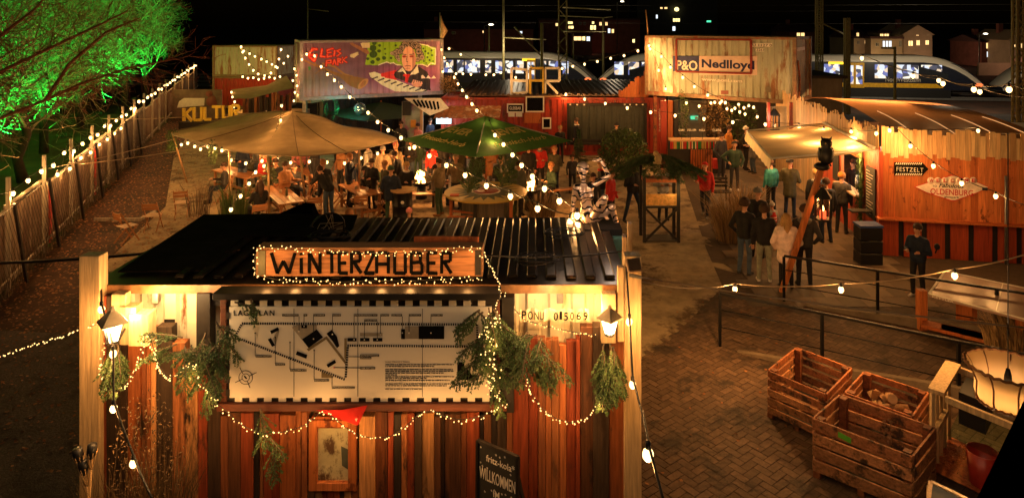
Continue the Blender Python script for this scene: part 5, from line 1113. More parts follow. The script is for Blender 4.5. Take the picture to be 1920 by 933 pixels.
seated('person in grey crouched on the bench at the left fire bowl', 815, 312, 22.2, 1.6, top='grey', legs='navy', arms=('fwd', 'fwd'))
seated('person in dark green seated beside the right fire bowl', 1034, 316, 22.6, -1.0, top='green', legs='black', arms=('hold', 'hold'), hair='brown')
# right of the statue
pp('person in a red jacket and dark trousers walking past the fir-roofed stand', 1322, 305, 1.68, -.4, top='red', legs='navy', hat='red', pose='walk', shoe='grey', arms=('fwd', 'down'), bulk=1.15)
pp('striding person in dark clothes left of the fir-roofed stand', 1186, 306, 1.75, .5, top='black', legs='navy', pose='wide', arms=('hold', 'down'), bulk=1.15)
pp('person in a pale top behind the fir-roofed stand', 1243, 308, 1.7, .1, top='ltgrey', legs='black', arms=('hold', 'hold'), bulk=1.15)
pp('person in dark clothes seated in the shade right of the mannequin', 1112, 325, 1.5, .4, top='charcoal', legs='black')
# by the booth under the mural
pp('person in a dark blue jacket at the lit booth window', 806, 222, 1.72, .9, top='navy', legs='black', bulk=1.2)
pp('person with a pink top beside the painted booth', 784, 232, 1.6, -.6, top='rose', legs='black', hair='darkbrown')
pp('dark figure under the raised mural container, left', 633, 240, 1.5, 0, top='black', legs='black')
pp('dark figure under the raised mural container, right', 752, 228, 1.7, .3, top='charcoal', legs='black')

# more of the crowd
pk = random.Random(17)
for lab, px, hy, k in (('person in a mustard hat at the back between the two fire bowls', 862, 262, dict(hat='brown', top='olive')), ('person in a blue jacket deep under the tent near the red cabinet', 455, 268, dict(top='navy')), ('tall person in a grey hoodie under the left part of the tent', 480, 262, dict(top='grey', hood='grey')),
    ('person in a rose jacket behind the far long table', 565, 266, dict(top='rose', hair='blond')), ('person with blond hair and a dark coat right of the left fire bowl', 832, 264, dict(hair='blond', coat=.2)), ('person in a white jumper behind the barrel group', 690, 266, dict(top='white')), ('person in black leaning towards the left fire bowl', 752, 282, dict(lean=.3, arms=('fwd', 'fwd'))),
    ('person in a brown coat right of the green parasol pole', 915, 272, dict(top='brown', coat=.2)), ('person in a denim jacket beyond the right fire bowl', 958, 268, dict(top='denim', hat='grey')), ('dark-haired person in olive beside the conifer', 1040, 275, dict(top='olive')), ('person in a dark jacket with a red scarf in front of the evergreen bush', 1128, 300, dict(scarf='red')),
    ('person in a grey coat at the far end of the walkway', 1412, 246, dict(top='grey', coat=.2)), ('person with a white hat far back on the walkway', 1398, 238, dict(hat='white')), ('person in black near the counter under the grey container', 1352, 250, dict(top='charcoal')), ('person in an orange jacket far behind the counter', 1366, 236, dict(top='orange')),
    ('person in a dark red jacket beside the seated group left of the stand', 1145, 318, dict(top='red', hair='brown')), ('person holding a phone behind the bending man', 655, 288, dict(arms=('up', 'down'), top='navy')), ('person in beige at the right end of the rusty awning', 905, 240, dict(top='beige')), ('person in black below the rusty awning', 868, 243, {})):
    a_ = dict(top='black', legs=pk.choice(['black', 'navy', 'denim', 'charcoal']), hair=pk.choice(['darkbrown', 'brown', 'darkbrown']), arms=pk.choice([('hold', 'hold'), ('pocket', 'pocket'), ('down', 'hold'), ('hold', 'pocket')]), bulk=pk.uniform(1.05, 1.25)); a_.update(k); pp(lab, px, hy, pk.uniform(1.64, 1.8), pk.uniform(-1.6, 1.6), **a_)
# ---- the mannequin on the roof
t = thing('mannequin', 'striped metallic mannequin seated on the kiosk roof with one arm raised', 'mannequin', P(1105, 412, 10.0))
o0 = V(t.location); Ym = 10.0
mp_w = P
def mp(px, py, dy=0): return tuple(P(px, py, Ym + dy) - o0)
hd = mp(1093, 320); nk = mp(1094, 343, .02); chs = mp(1096, 362, .03); wst = mp(1100, 388, .02); pel = mp(1104, 408)
pr = [(hd, mp(1093.5, 316, .02), .072, .082, 0), (mp(1093, 328, -.02), mp(1093, 331, -.03), .055, .04, 0), (mp(1093, 333), nk, .04, .04, 0), (mp(1086, 353), mp(1090, 368), .075, .075, 0), (mp(1104, 353), mp(1103, 368), .075, .075, 0), (chs, wst, .095, .075, 0), (mp(1108, 366, -.08), mp(1108, 369, -.09), .045, .04, 0), (mp(1090, 366, -.08), mp(1090, 369, -.09), .045, .04, 0),
      (wst, mp(1100, 408), .085, .1, 0), (wst, mp(1110, 408), .085, .1, 0),
      (mp(1080, 350), mp(1075, 380, .05), .045, .036, 0), (mp(1075, 380, .05), mp(1072, 404, 0), .034, .026, 0), (mp(1108, 350), mp(1141, 330, -.05), .045, .036, 0), (mp(1141, 330, -.05), mp(1127, 301, -.1), .034, .024, 0),
      (mp(1108, 410), mp(1134, 371, -.25), .082, .055, 0), (mp(1134, 371, -.25), mp(1126, 404, .0), .05, .034, 0), (mp(1126, 405), mp(1140, 410, -.1), .03, .022, 0),
      (mp(1112, 411), mp(1148, 388, -.05), .08, .055, 0), (mp(1148, 388, -.05), mp(1160, 436, .05), .052, .032, 0), (mp(1160, 437, .05), mp(1177, 445, -.08), .03, .02, 0)]
def mh(o):
    hand(o, mp(1127, 300, -.1), V(mp(1112, 299, -.15)) - V(mp(1127, 300, -.1)), (0, 0, 1), 1, .95); hand(o, mp(1072, 404), (0, -.1, -1), (0, -1, 0), 1, .9)
    for sx in (-1, 1): o.ball(V(hd) + V((sx * .03, -.075, .0)), (.014, .008, .009), 6, 4)
    o.ball(V(hd) + V((0, -.085, -.02)), (.012, .02, .02), 6, 4); o.ball(V(hd) + V((0, -.075, -.055)), (.022, .01, .007), 6, 4)
zb = bpy.data.materials.new('striped_foil'); zb.use_nodes = True; N = zb.node_tree.nodes; L = zb.node_tree.links; bs = N['Principled BSDF']; tc = N.new('ShaderNodeTexCoord'); wv = N.new('ShaderNodeTexWave'); wv.bands_direction = 'Z'; wv.inputs['Scale'].default_value = 3.6; wv.inputs['Distortion'].default_value = 11; wv.inputs['Detail Scale'].default_value = 1.4
L.new(tc.outputs['Object'], wv.inputs[0]); cr = N.new('ShaderNodeValToRGB'); e = cr.color_ramp.elements; e[0].position = .2; e[0].color = (.012, .01, .01, 1); e[1].position = .25; e[1].color = (.8, .55, .38, 1); L.new(wv.outputs[0], cr.inputs[0]); L.new(cr.outputs[0], bs.inputs['Base Color']); bs.inputs['Metallic'].default_value = .55; bs.inputs['Roughness'].default_value = .3
body(pr, .0115, [zb], [(0, mh)], t, it=2)
m = MB(); 
cap_c = V(hd) + V((0, .02, .035)); m.smooth = True; m.ball(cap_c, (.094, .1, .094), 16, 10); m.build('swim_cap', zb, t, world=False); light(mp_w(1150, 350, 9.2), 9, (1, .7, .5), .1, t); light(mp_w(1060, 330, 9.3), 7, (1, .65, .4), .1, t)  # both lights are added fill for the mannequin, no lamp there
m = MB(); m.obox(P(1123, 428, 9.9), (.62, .5, .12), (0, 0, 0)); one(m, 'roof_box', w_dark, 'dark slatted box under the mannequin on the roof', 'box', P(1123, 434, 9.9))
# ================================================================== CONTAINERS AT THE BACK
# ---- mural container
ma, mc = (-10.08, 29.3), (-4.34, 31.9)
mu = container('shipping_container', 'raised container with a mural of a curly-haired man at piano keys', ma, mc, 2.44, 2.6, 2.6, M('mural_side_paint', (.2, .09, .16), rough=.5, var=.2), M('mural_rail', (.3, .28, .32), rough=.5, var=.3, sc=6, dirt=((.5, .3, .25), .2, 4, (1, 1, 1))), wall=False)
def inpoly(X, Y, pts):
    r = np.zeros(X.shape, bool); n = len(pts)
    for i in range(n):
        x1, y1 = pts[i]; x2, y2 = pts[(i + 1) % n]; c = ((y1 > Y) != (y2 > Y)) & (X < (x2 - x1) * (Y - y1) / ((y2 - y1) or 1e-9) + x1); r ^= c
    return r
def dist(X, Y, pts):
    d = np.full(X.shape, 1e9)
    for (x1, y1), (x2, y2) in zip(pts, pts[1:]):
        dx, dy = x2 - x1, y2 - y1; t = np.clip(((X - x1) * dx + (Y - y1) * dy) / (dx * dx + dy * dy + 1e-9), 0, 1); d = np.minimum(d, np.hypot(X - x1 - t * dx, Y - y1 - t * dy))
    return d
def mural(X, Y):
    C = np.zeros(X.shape + (3,)); 
    def put(mask, c): C[mask] = c
    nzz = .5 + .5 * np.sin(X * .013 + np.sin(Y * .02) * 2) * np.cos(Y * .017)
    base = np.array([.13, .07, .11]); C[:] = base; C += nzz[..., None] * np.array([.05, .02, .04])
    f = np.clip((700 - X) / 600, 0, 1) * np.clip((Y - 250) / 300, 0, 1); C = C * (1 - f[..., None]) + np.array([.16, .19, .16]) * f[..., None]
    f = np.clip((X - 600) / 300, 0, 1) * np.clip((Y - 310) / 60, 0, 1); C = C * (1 - .75 * f[..., None]) + np.array([.26, .07, .17]) * .75 * f[..., None]
    f = np.clip((Y - 480) / 110, 0, 1); C = C * (1 - .5 * f[..., None]) + np.array([.45, .32, .4]) * .5 * f[..., None]
    f = np.clip((X - 1370) / 40, 0, 1); C = C * (1 - .6 * f[..., None]) + np.array([.42, .25, .36]) * .6 * f[..., None]
    G_ = [(690, 80), (1035, 80), (1040, 110), (1180, 110), (1380, 150), (1380, 330), (1190, 325), (1020, 335), (960, 305), (880, 295), (800, 330), (665, 322), (690, 200)]
    g = inpoly(X, Y, G_); put(g, (.24, .42, .02)); r2 = random.Random(5)
    for cx, cy, r in ((757, 95, 22), (808, 122, 13), (745, 150, 30), (803, 180, 16), (748, 215, 34), (693, 260, 14), (740, 295, 19), (793, 265, 18), (852, 253, 18), (860, 160, 9), (920, 255, 12), (865, 212, 8), (968, 125, 9), (985, 160, 9), (960, 190, 9), (985, 250, 10), (1250, 160, 9), (1270, 190, 10), (1300, 210, 11), (1335, 180, 9), (1340, 230, 10), (1290, 250, 10), (1315, 280, 11), (1350, 290, 8), (1255, 290, 9), (1240, 230, 8), (1280, 310, 7)): put(g & (np.hypot(X - cx, Y - cy) < r * 1.1), (.03, .09, .01))
    put(dist(X, Y, [(800, 325), (850, 305), (880, 295), (915, 310), (945, 303), (975, 325), (1025, 328)]) < 5, (.75, .7, .5)); put(dist(X, Y, [(1195, 110), (1290, 128), (1340, 155), (1378, 165), (1376, 322), (1330, 310), (1290, 345), (1240, 322), (1190, 325)]) < 5, (.75, .72, .5))
    # branch
    put(dist(X, Y, [(95, 265), (190, 320), (330, 380), (420, 430)]) < 9, (.24, .13, .05)); put(dist(X, Y, [(150, 230), (215, 320), (340, 385)]) < 6, (.24, .13, .05)); put(dist(X, Y, [(270, 305), (380, 340), (470, 420), (560, 450)]) < 10, (.28, .16, .06)); put(dist(X, Y, [(205, 410), (240, 375), (340, 390)]) < 4, (.2, .12, .05))
    put(inpoly(X, Y, [(330, 375), (470, 425), (560, 440), (690, 470), (600, 575), (520, 540), (430, 450), (330, 400)]), (.22, .12, .045)); e = (((X - 647) * .75 + (Y - 520) * .66) / 30) ** 2 + (((X - 647) * -.66 + (Y - 520) * .75) / 68) ** 2; put(e < 1, (.4, .22, .09))
    put(e < .35, (.3, .15, .06)); put(inpoly(X, Y, [(515, 95), (545, 92), (700, 175), (715, 205), (690, 215), (540, 120)]), (.3, .15, .09)); put(inpoly(X, Y, [(620, 95), (715, 90), (712, 145), (640, 145)]), (.55, .5, .33)); put(inpoly(X, Y, [(525, 215), (600, 185), (605, 215), (560, 250), (525, 240)]), (.55, .5, .33)); put(inpoly(X, Y, [(135, 335), (158, 335), (158, 365), (140, 380)]), (.04, .2, .05))
    # red lettering
    RD = (.6, .03, .02)
    for pl, w in ((((215, 155), (180, 150), (150, 190), (150, 240), (190, 275), (210, 215), (175, 215)), 13), (((262, 155), (250, 230), (290, 235)), 11), (((360, 150), (310, 165), (310, 235), (350, 230)), 11), (((312, 195), (345, 190)), 9), (((380, 170), (372, 225)), 10), (((430, 160), (400, 175), (435, 200), (400, 230)), 9), (((300, 330), (305, 275), (345, 270), (345, 300), (310, 300)), 9), (((362, 315), (375, 265), (392, 315)), 9), (((408, 320), (410, 255), (445, 262), (410, 285), (440, 300)), 9), (((452, 300), (455, 245)), 8), (((490, 240), (458, 270), (490, 295)), 8)):
        d = dist(X, Y, list(pl)); put(d < w + 4, (.1, .01, .02)); put(d < w, RD); put(d < w * .25, (.75, .2, .12))
    # keys
    K = [(705, 408), (760, 395), (830, 425), (1130, 545), (1290, 585), (1290, 612), (960, 600), (840, 540), (720, 450)]; put(inpoly(X, Y, K), (.72, .62, .45)); put((dist(X, Y, [(840, 430), (960, 400), (965, 460), (870, 440)]) < 20), (.55, .03, .03)); put(inpoly(X, Y, [(760, 425), (840, 450), (1130, 560), (1130, 575), (830, 470)]), (.72, .62, .45))
    for i in range(9): x0 = 735 + i * 62; y0 = 462 + i * 17.5; put(dist(X, Y, [(x0, y0 + 8), (x0 + 52, y0 - 12)]) < 6.5, (.02, .015, .02))
    # man
    put(inpoly(X, Y, [(960, 400), (1030, 350), (1180, 330), (1290, 400), (1320, 480), (1325, 590), (1240, 580), (1130, 520), (965, 460), (950, 430)]), (.025, .018, .02))
    hr_ = random.Random(6)
    for cx, cy, r in ((1060, 120, 38), (1110, 105, 42), (1160, 120, 45), (1195, 150, 38), (1030, 150, 30), (1215, 220, 40), (1235, 250, 30), (985, 190, 34), (960, 205, 30), (985, 245, 26), (930, 205, 20), (1000, 275, 20), (1190, 270, 30), (1200, 190, 36), (1010, 190, 30)):
        d = np.hypot(X - cx, Y - cy); put(d < r, (.035, .025, .025)); put(np.abs((d % 14) - 6) < 1.8 if False else (np.abs(d - r * .68) < 3.2), (.42, .33, .27)); put(np.abs(d - r * .36) < 2.8, (.35, .27, .22))
    fe = ((X - 1100) / 72) ** 2 + ((Y - 265) / 128) ** 2; put(fe < 1, (.62, .38, .27)); put((fe < 1) & (X > 1135), (.45, .24, .18)); put((np.hypot((X - 1055) / 22, (Y - 240) / 11) < 1) | (np.hypot((X - 1128) / 22, (Y - 240) / 11) < 1), (.3, .03, .02)); put(dist(X, Y, [(1035, 215), (1075, 222)]) < 4, (.1, .05, .04)); put(dist(X, Y, [(1108, 222), (1148, 215)]) < 4, (.1, .05, .04))
    put(dist(X, Y, [(1082, 240), (1075, 290), (1092, 298)]) < 3.5, (.25, .12, .09)); put(dist(X, Y, [(1062, 340), (1090, 332), (1118, 340)]) < 4, (.25, .07, .06)); put(dist(X, Y, [(1060, 365), (1115, 365)]) < 2, (.3, .16, .12))
    put(inpoly(X, Y, [(985, 400), (1035, 350), (1060, 385), (1085, 440), (1040, 395)]), (.75, .66, .5)); put(inpoly(X, Y, [(1190, 325), (1205, 405), (1165, 425), (1110, 430), (1150, 380)]), (.75, .66, .5)); put(inpoly(X, Y, [(1050, 420), (1120, 425), (1095, 460), (1090, 515), (1060, 500), (1068, 450), (1040, 440)]), (.5, .02, .02))
    put((np.hypot((X - 1185) / 48, (Y - 530) / 26) < 1), (.55, .3, .2))
    for i in range(5): put(dist(X, Y, [(1135 + i * 24, 520 - 8 * math.sin(i * .8)), (1150 + i * 20, 485 + 5 * i)]) < 7, (.6, .34, .23))
    put(inpoly(X, Y, [(1225, 440), (1245, 430), (1275, 465), (1300, 435), (1330, 468), (1358, 438), (1388, 468), (1225, 466)]) & (Y > 430), (.7, .55, .5))
    return np.clip(C ** 1.15 * 1.75, 0, 1)
NX, NZ = 330, 120; a = V((ma[0], ma[1], 0)); b = V((mc[0], mc[1], 0)); d = (b - a).normalized(); n_ = V((-d.y, d.x, 0)); L = (b - a).length
def prof_(u): 
    q = (u * L / .28) % 1; return .036 * (0 if q < .25 or q > .75 else min(1, (q - .25) / .11, (.75 - q) / .11))
vs = []; UX = np.zeros((NZ + 1, NX + 1)); UY = np.zeros((NZ + 1, NX + 1))
for j in range(NZ + 1):
    for i in range(NX + 1):
        u, v = i / NX, j / NZ; p = a + d * (u * L) + n_ * prof_(u); vs.append((p.x, p.y, 2.73 + (1 - v) * 2.38)); UX[j, i] = 75 + u * 1365; UY[j, i] = 85 + v * (575 - 60 * u)
C = mural(UX, UY).reshape(-1, 3)
m = MB(); m.add(vs, [(j * (NX + 1) + i, (j + 1) * (NX + 1) + i, (j + 1) * (NX + 1) + i + 1, j * (NX + 1) + i + 1) for j in range(NZ) for i in range(NX)])
o = m.build('painted_wall', M('mural_paint', (.5, .5, .5), rough=.45, var=.12, sc=3, attr='paint'), mu); ca = o.data.color_attributes.new('paint', 'FLOAT_COLOR', 'POINT'); ca.data.foreach_set('color', np.concatenate([C, np.ones((len(C), 1))], 1).ravel().astype(np.float32))
m = MB(); m.tube([(-4.4, 31.9, 5.2), (-4.42, 31.9, 6.45)], .03, 6); t = thing('flag_pole', 'short pole with a rolled pale flag on the right corner of the mural container', 'flag', (-4.4, 31.9, 5.2)); m.build('pole', m_steel, t)
m = MB(); m.smooth = True; m.tube([(-4.38, 31.88, 6.3), (-4.3, 31.85, 5.9), (-4.2, 31.85, 5.6), (-4.35, 31.86, 5.25)], [.02, .08, .16, .08], 8); m.build('flag', M('flag_cloth', (.6, .42, .22), rough=.8, var=.4, sc=8), t)
mast_pt = (5.05, 29.8)
m = MB(); m.tube([(5.1, 29.95, 5.4), (5.0, 29.95, 6.55)], [.035, .025], 6); one(m, 'flag_pole', w_pale, 'bare orange stick on the left corner of the grey raised container', 'pole', (5.1, 29.95, 5.4))
# supports under the mural container
for (x, y, nm) in ((-10.0, 29.5, 'left'), (-5.3, 31.55, 'right')):
    m = MB(); m.box(x - .08, x + .08, y - .08, y + .08, 0, 2.6); one(m, 'steel_prop', m_steel, f'steel prop under the {nm} end of the mural container', 'prop', (x, y, 0), group='props under the mural container')
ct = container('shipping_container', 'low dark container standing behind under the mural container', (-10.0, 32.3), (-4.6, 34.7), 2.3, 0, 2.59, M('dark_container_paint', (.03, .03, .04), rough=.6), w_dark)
# ---- grey raised container with company panel
na, nb_ = (5.04, 29.9), (10.2, 26.3); nd = container('shipping_container', 'raised grey container with red-framed white and blue company panel', na, nb_, 2.44, 2.8, 2.62, m_cont_grey, M('worn_rail', (.26, .17, .10), rough=.6, var=.5, sc=5, dirt=((.28, .08, .04), .3, 4, (1, 1, .5))))
a = V((na[0], na[1], 0)); b = V((nb_[0], nb_[1], 0)); d = (b - a).normalized(); fnn = V((d.y, -d.x, 0)); L = (b - a).length
def np_(px, py, off=.02):   # point on the container front
    k = (px - CX) / F; den = d.x - k * d.y; s_ = (k * a.y - a.x) / den; p = a + d * s_; return p + fnn * off + Z * (H - (py - HY) * p.y / F)
def quadn(x0, y0, x1, y1, off, mt, name, thick=.006):
    m = MB(); q = [np_(x0, y1, off), np_(x1, y1, off), np_(x1, y0, off), np_(x0, y0, off)]; m.prism(q, fnn * thick); return m.build(name, mt, nd)
m = MB()
for (p, q) in (((1269, 74), (1409, 75)), ((1409, 75), (1409, 138)), ((1409, 138), (1269, 134)), ((1269, 134), (1269, 74))): m.bar(np_(*p, .05), np_(*q, .05), .075, .06, up=fnn)
m.build('red_frame', M('frame_red', (.2, .014, .01), rough=.5), nd)
quadn(1262, 105, 1311, 134, .012, M('panel_blue', (.03, .04, .13), rough=.5, var=.3), 'blue_panel'); quadn(1311.3, 105, 1420, 141, .012, M('panel_white', (.66, .5, .42), rough=.5, var=.15, sc=4), 'white_panel')
text('lettering', 'P&O', m_white, nd, np_(1269, 131, .02), d, Z, w=(np_(1308, 0) - np_(1269, 0)).dot(d), h=.42, depth=.006, off=.02); text('lettering', 'Nedlloyd', M('lettering_blue', (.02, .025, .09)), nd, np_(1316, 131.5, .02), d, Z, w=(np_(1415, 0) - np_(1316, 0)).dot(d), h=.46, depth=.006, off=.03); text('lettering', 'www.ponl.com', m_white, nd, np_(1316, 153, .01), d, Z, w=(np_(1392, 0) - np_(1316, 0)).dot(d), h=.17, depth=.006, off=.02)
for x0, y0, x1, y1, s_ in ((1410, 81, 1448, 88, 'U 1127 0'), (1417, 91, 1433, 97, '2261')): quadn(x0, y0, x1, y1, .01, m_white, 'number_strip'); text('lettering', s_, m_ink, nd, np_(x0 + 1.5, y1 - 1, .018), d, Z, w=(np_(x1 - 1, 0) - np_(x0 + 1, 0)).dot(d), h=.1, depth=.004)
for k_ in range(6): quadn(1352 + 0 * k_, 170, 1366, 177, .008, MC['far_brick'], 'rust_patch') if k_ == 0 else (quadn(1436, 163, 1446, 173, .008, M('grey_patch', (.2, .17, .12)), 'patch') if k_ == 1 else None)
sd = V((-d.y, d.x, 0)); m = MB(); q0 = b + d * .045 + Z * 4.95 + sd * .8; m.obox(q0, (.01, 1.2, .14), ax=(d, sd, Z)); m.build('number_strip', m_white, nd)
m = MB(); 
for i in range(9): m.ball(b + d * .03 + sd * (.35 + .28 * math.sin(i * .35)) + Z * (4.4 - i * .17), (.02, .13, .12), 8, 5)
m.build('stencil_patch', M('rust_stencil', (.5, .18, .1), rough=.8, var=.5, sc=12), nd)
m = MB(); m.bar(b + Z * .0 - d * .2 + sd * .2, b - d * .2 + sd * .2 + Z * 2.8, .14); one(m, 'steel_prop', w_dark, 'dark prop under the near corner of the grey raised container', 'prop', b)
m = MB()
for p_ in (a + sd * .2 + d * .3, a + sd * 2.2 + d * .3, b + sd * 2.2 - d * .2): m.bar(p_, p_ + Z * 2.8, .14); 
o = MB(); p_ = a + sd * .2 + d * .3; o.bar(p_, p_ + Z * 2.8, .14); one(o, 'steel_prop', m_cont_rust, 'rust red prop under the far left corner of the grey raised container', 'prop', p_)
# wood offcuts left of it
m = MB()
for i in range(13):
    x0 = 1160 + i * 4.3; p = P(x0, 180, 30.3); hh = .25 + i * .075 + rnd.uniform(-.06, .1); m.box(p.x, p.x + .095, 30.3, 30.34, 2.64, 2.64 + hh)
one(m, 'board_screen', w_orange, 'stepped screen of orange boards rising towards the grey raised container', 'screen', P(1185, 180, 30.3))
# ---- red bar container
bc = container('shipping_container', 'long red bar container with a dark serving window and roof letters', (-4.1, 30.5), (5.9, 30.5), 2.44, 0, 2.6, m_cont_red, m_cont_red)
bar = thing('bar_window', 'wide dark closed bar window in a black frame on the red container', 'window', P(1136, 262, 30.4))
m = MB(); x0, x1 = (1063 - CX) * 30.4 / F, (1212 - CX) * 30.4 / F
for bb in ((x0, x0 + .1, .62, 2.36), (x1 - .1, x1, .62, 2.36), (x0 + .1, x1 - .1, 2.24, 2.36), (x0 + .1, x1 - .1, .62, .74)): m.box(bb[0], bb[1], 30.25, 30.42, bb[2], bb[3])
m.build('frame', w_dark, bar)
m = MB(); corr(m, (x0 + .1, 30.36), (x1 - .1, 30.36), .74, 2.24, .35, .03, (0, -1, 0)); m.build('shutter', M('shutter_dark', (.04, .045, .035), rough=.5, var=.3), bar)
m = MB(); m.box(x0, x1, 30.0, 30.27, .55, .62); m.build('counter', w_dark, bar)
m = MB()
for px in (1068, 1081, 1094, 1170, 1180, 1192, 1204): m.box((px - CX) * 30.2 / F, (px - CX) * 30.2 / F + .07, 30.22, 30.25, 2.28, 2.34)
m.build('white_tab', m_white, bar)
text('lettering', 'GLEISPARK', m_white, bc, P(1241, 245, 30.43), (0, 0, -1), (1, 0, 0), w=.9, h=.1) if False else None
t = thing('wall_lettering', 'vertical white letters on the right end of the red bar container', 'lettering', P(1238, 247, 30.44))
for i, ch in enumerate('GLEISBAR'): text('letter', ch, m_white, t, P(1235.5, 208 + i * 5.6, 30.45), (1, 0, 0), Z, w=.08, h=.1)
def plate(label, x0, y0, x1, y1, Y, mt, words=(), cat_='sign', name='sign', fr=None):
    t = thing(name, label, cat_, P((x0 + x1) / 2, y1, Y)); m = MB(); p, q = P(x0, y0, Y), P(x1, y1, Y); m.box(p.x, q.x, Y, Y + .03, q.z, p.z); m.build('panel', mt, t)
    if fr:
        m = MB(); w = .06
        for bb in ((p.x - w, p.x, q.z - w, p.z + w), (q.x, q.x + w, q.z - w, p.z + w), (p.x, q.x, p.z, p.z + w), (p.x, q.x, q.z - w, q.z)): m.box(bb[0], bb[1], Y - .03, Y + .04, bb[2], bb[3])
        m.build('frame', fr, t)
    for s_, a0, b0, a1, b1, mt2 in words: pa, pb = P(a0, b1, Y - .006), P(a1, b0, Y - .006); text('lettering', s_, mt2, t, pa, (1, 0, 0), Z, w=pb.x - pa.x, h=pb.z - pa.z, depth=.005, off=.02)
    return t
plate('striped black and white bar sign on the red container', 953, 197, 979, 209, 30.4, m_ink, [('GLEISBAR', 955, 200, 977, 206, m_white)], fr=m_white)
plate('left white notice under the striped bar sign', 953, 211, 965, 219, 30.4, m_white, name='notice'); plate('right white notice under the striped bar sign', 967, 211, 979, 219, 30.4, m_white, name='notice')
plate('white framed picture box with a yellow corner above the green parasol', 988, 183, 1018, 208, 30.35, m_ink, name='picture', cat_='picture', fr=m_white)
plate('wooden board hanging below the white framed picture', 983, 211, 1014, 231, 30.35, w_orange, name='wooden_board', cat_='board')
plate('framed black and white photo print on the red wall', 1019, 223, 1031, 239, 30.4, m_ink, name='picture', cat_='picture', fr=m_white)
m = MB(); p = P(1008, 203, 30.3); m.add([p, p + V((.22, 0, -.0)), p + V((.22, 0, .3))], [(0, 1, 2)])
# ribbed roof behind the letters
m = MB(); m.box(-3.4, 6.3, 30.62, 38.5, 2.66, 2.70); i = 0
while i < 36: m.obox((-3.25 + i * .265, 34.5, 2.73), (.12, 7.7, .05)); i += 1
one(m, 'bar_roof', M('wet_rusty_roof', (.10, .06, .04), rough=.35, metal=.3, var=.6, sc=3, stretch=(1, .2, 1)), 'ribbed rusty roof stretching back behind the bar letters', 'roof', (1.5, 34.5, 2.6))
t = thing('bar_letters', 'big BAR letters made of pale and yellow battens on the red container', 'sign', P(1003, 178, 30.8)); k = 30.8 / F
for ch, x0, x1, mt in (('B', 959, 988, m_white), ('A', 994, 1019, M('yellow_batten', (.6, .42, .06), rough=.5, var=.2)), ('R', 1022, 1049, m_white)):
    m = MB(); S = {'B': [[(0, 0), (0, 1), (1, .93), (1, .05), (0, 0)], [(0, .52), (1, .5)]], 'A': [[(0, 0), (0, 1), (1, 1), (1, 0)], [(0, .52), (1, .52)]], 'R': [[(0, 0), (0, 1), (1, 1), (1, .5), (0, .5)], [(.1, .48), (.9, 0)]]}[ch]; o_ = P(x0, 176, 30.8)
    for j, pl in enumerate(S):
        for q, r_ in zip(pl, pl[1:]): m.bar(o_ + V((q[0] * (x1 - x0) * k, 0, q[1] * 48 * k)), o_ + V((r_[0] * (x1 - x0) * k, 0, r_[1] * 48 * k)), .11, .07 + .006 * j, up=(0, 1, 0))
    m.build('letter', mt, t)
m = MB(); m.box(P(955, 0, 30.8).x, P(1052, 0, 30.8).x, 30.7, 30.95, 2.61, 2.66); m.build('base_board', w_paleX, t)
# painted booth left of the bar: prop wall, keys banner, rusty awning, lit window
bt = thing('snack_booth', 'painted snack booth with a rusty awning and a bright lit window left of the bar', 'booth', (-4.6, 29.3, 0))
m = MB(); m.box(-5.75, -4.9, 29.45, 29.5, 0, 2.55); m.build('painted_panel', M('pastel_paint', (.3, .33, .25), rough=.6, var=.5, sc=2.2, dirt=((.35, .12, .2), .45, 1.4, (1, 1, 1))), bt)
m = MB(); m.bar((-4.87, 29.4, 0), (-4.87, 29.4, 2.6), .12); m.build('post', w_pale, bt)
m = MB(); m.add([P(758, 184, 29.2), P(826, 184, 29.2), P(842, 203, 28.8), P(806, 217, 28.8)], [(3, 2, 1, 0)]); m.build('keys_banner', M('key_white', (.7, .62, .48), rough=.7), bt)
m = MB()
light(P(800, 190, 27.6), 22, (1, .7, .45), .2, bt)  # added fill light to brighten the banner, no fitting
for i in range(8): p = P(775 + i * 7.5, 187 + i * .6, 29.1); q = P(784 + i * 6.5, 199 + i * 1.4, 28.86); m.bar(p, q, .09, .012, up=(0, -1, 0))
m.build('black_key', m_ink, bt)
m = MB(); p0, p1 = P(822, 199, 30.3), P(940, 199, 30.3); 
for i in range(24): u, v = i / 24, (i + 1) / 24; hgt = .03 * (i % 2); A_, B_ = p0.lerp(p1, u), p0.lerp(p1, v); m.add([A_ + Z * hgt, B_ + Z * (.03 - hgt), B_ + V((0, -1.5, -.35)) + Z * (.03 - hgt), A_ + V((0, -1.5, -.35)) + Z * hgt], [(0, 1, 2, 3)])
m.build('awning', m_rust, bt)
m = MB(); p, q = P(818, 212, 30.32), P(846, 232, 30.32); m.box(p.x, q.x, 30.3, 30.33, q.z, p.z); m.build('lit_window', E('booth_window', (.55, .9, 1), 1.5), bt); light(p + V((.4, -.6, -.2)), 30, (.7, .9, 1), .2, bt)
m = MB(); m.box(-4.3, -1.4, 29.6, 30.2, 0, 1.0); m.build('counter', w_orange, bt)
m = MB(); m.obox(P(763, 203, 29.2), (.35, .2, .6)); one(m, 'loudspeaker', m_blackp, 'black loudspeaker hanging at the painted booth panel', 'speaker', P(763, 212, 29.2))
plate('small orange poster on the painted booth', 770, 225, 780, 239, 29.35, M('poster_orange', (.6, .25, .04)), name='poster', cat_='poster')
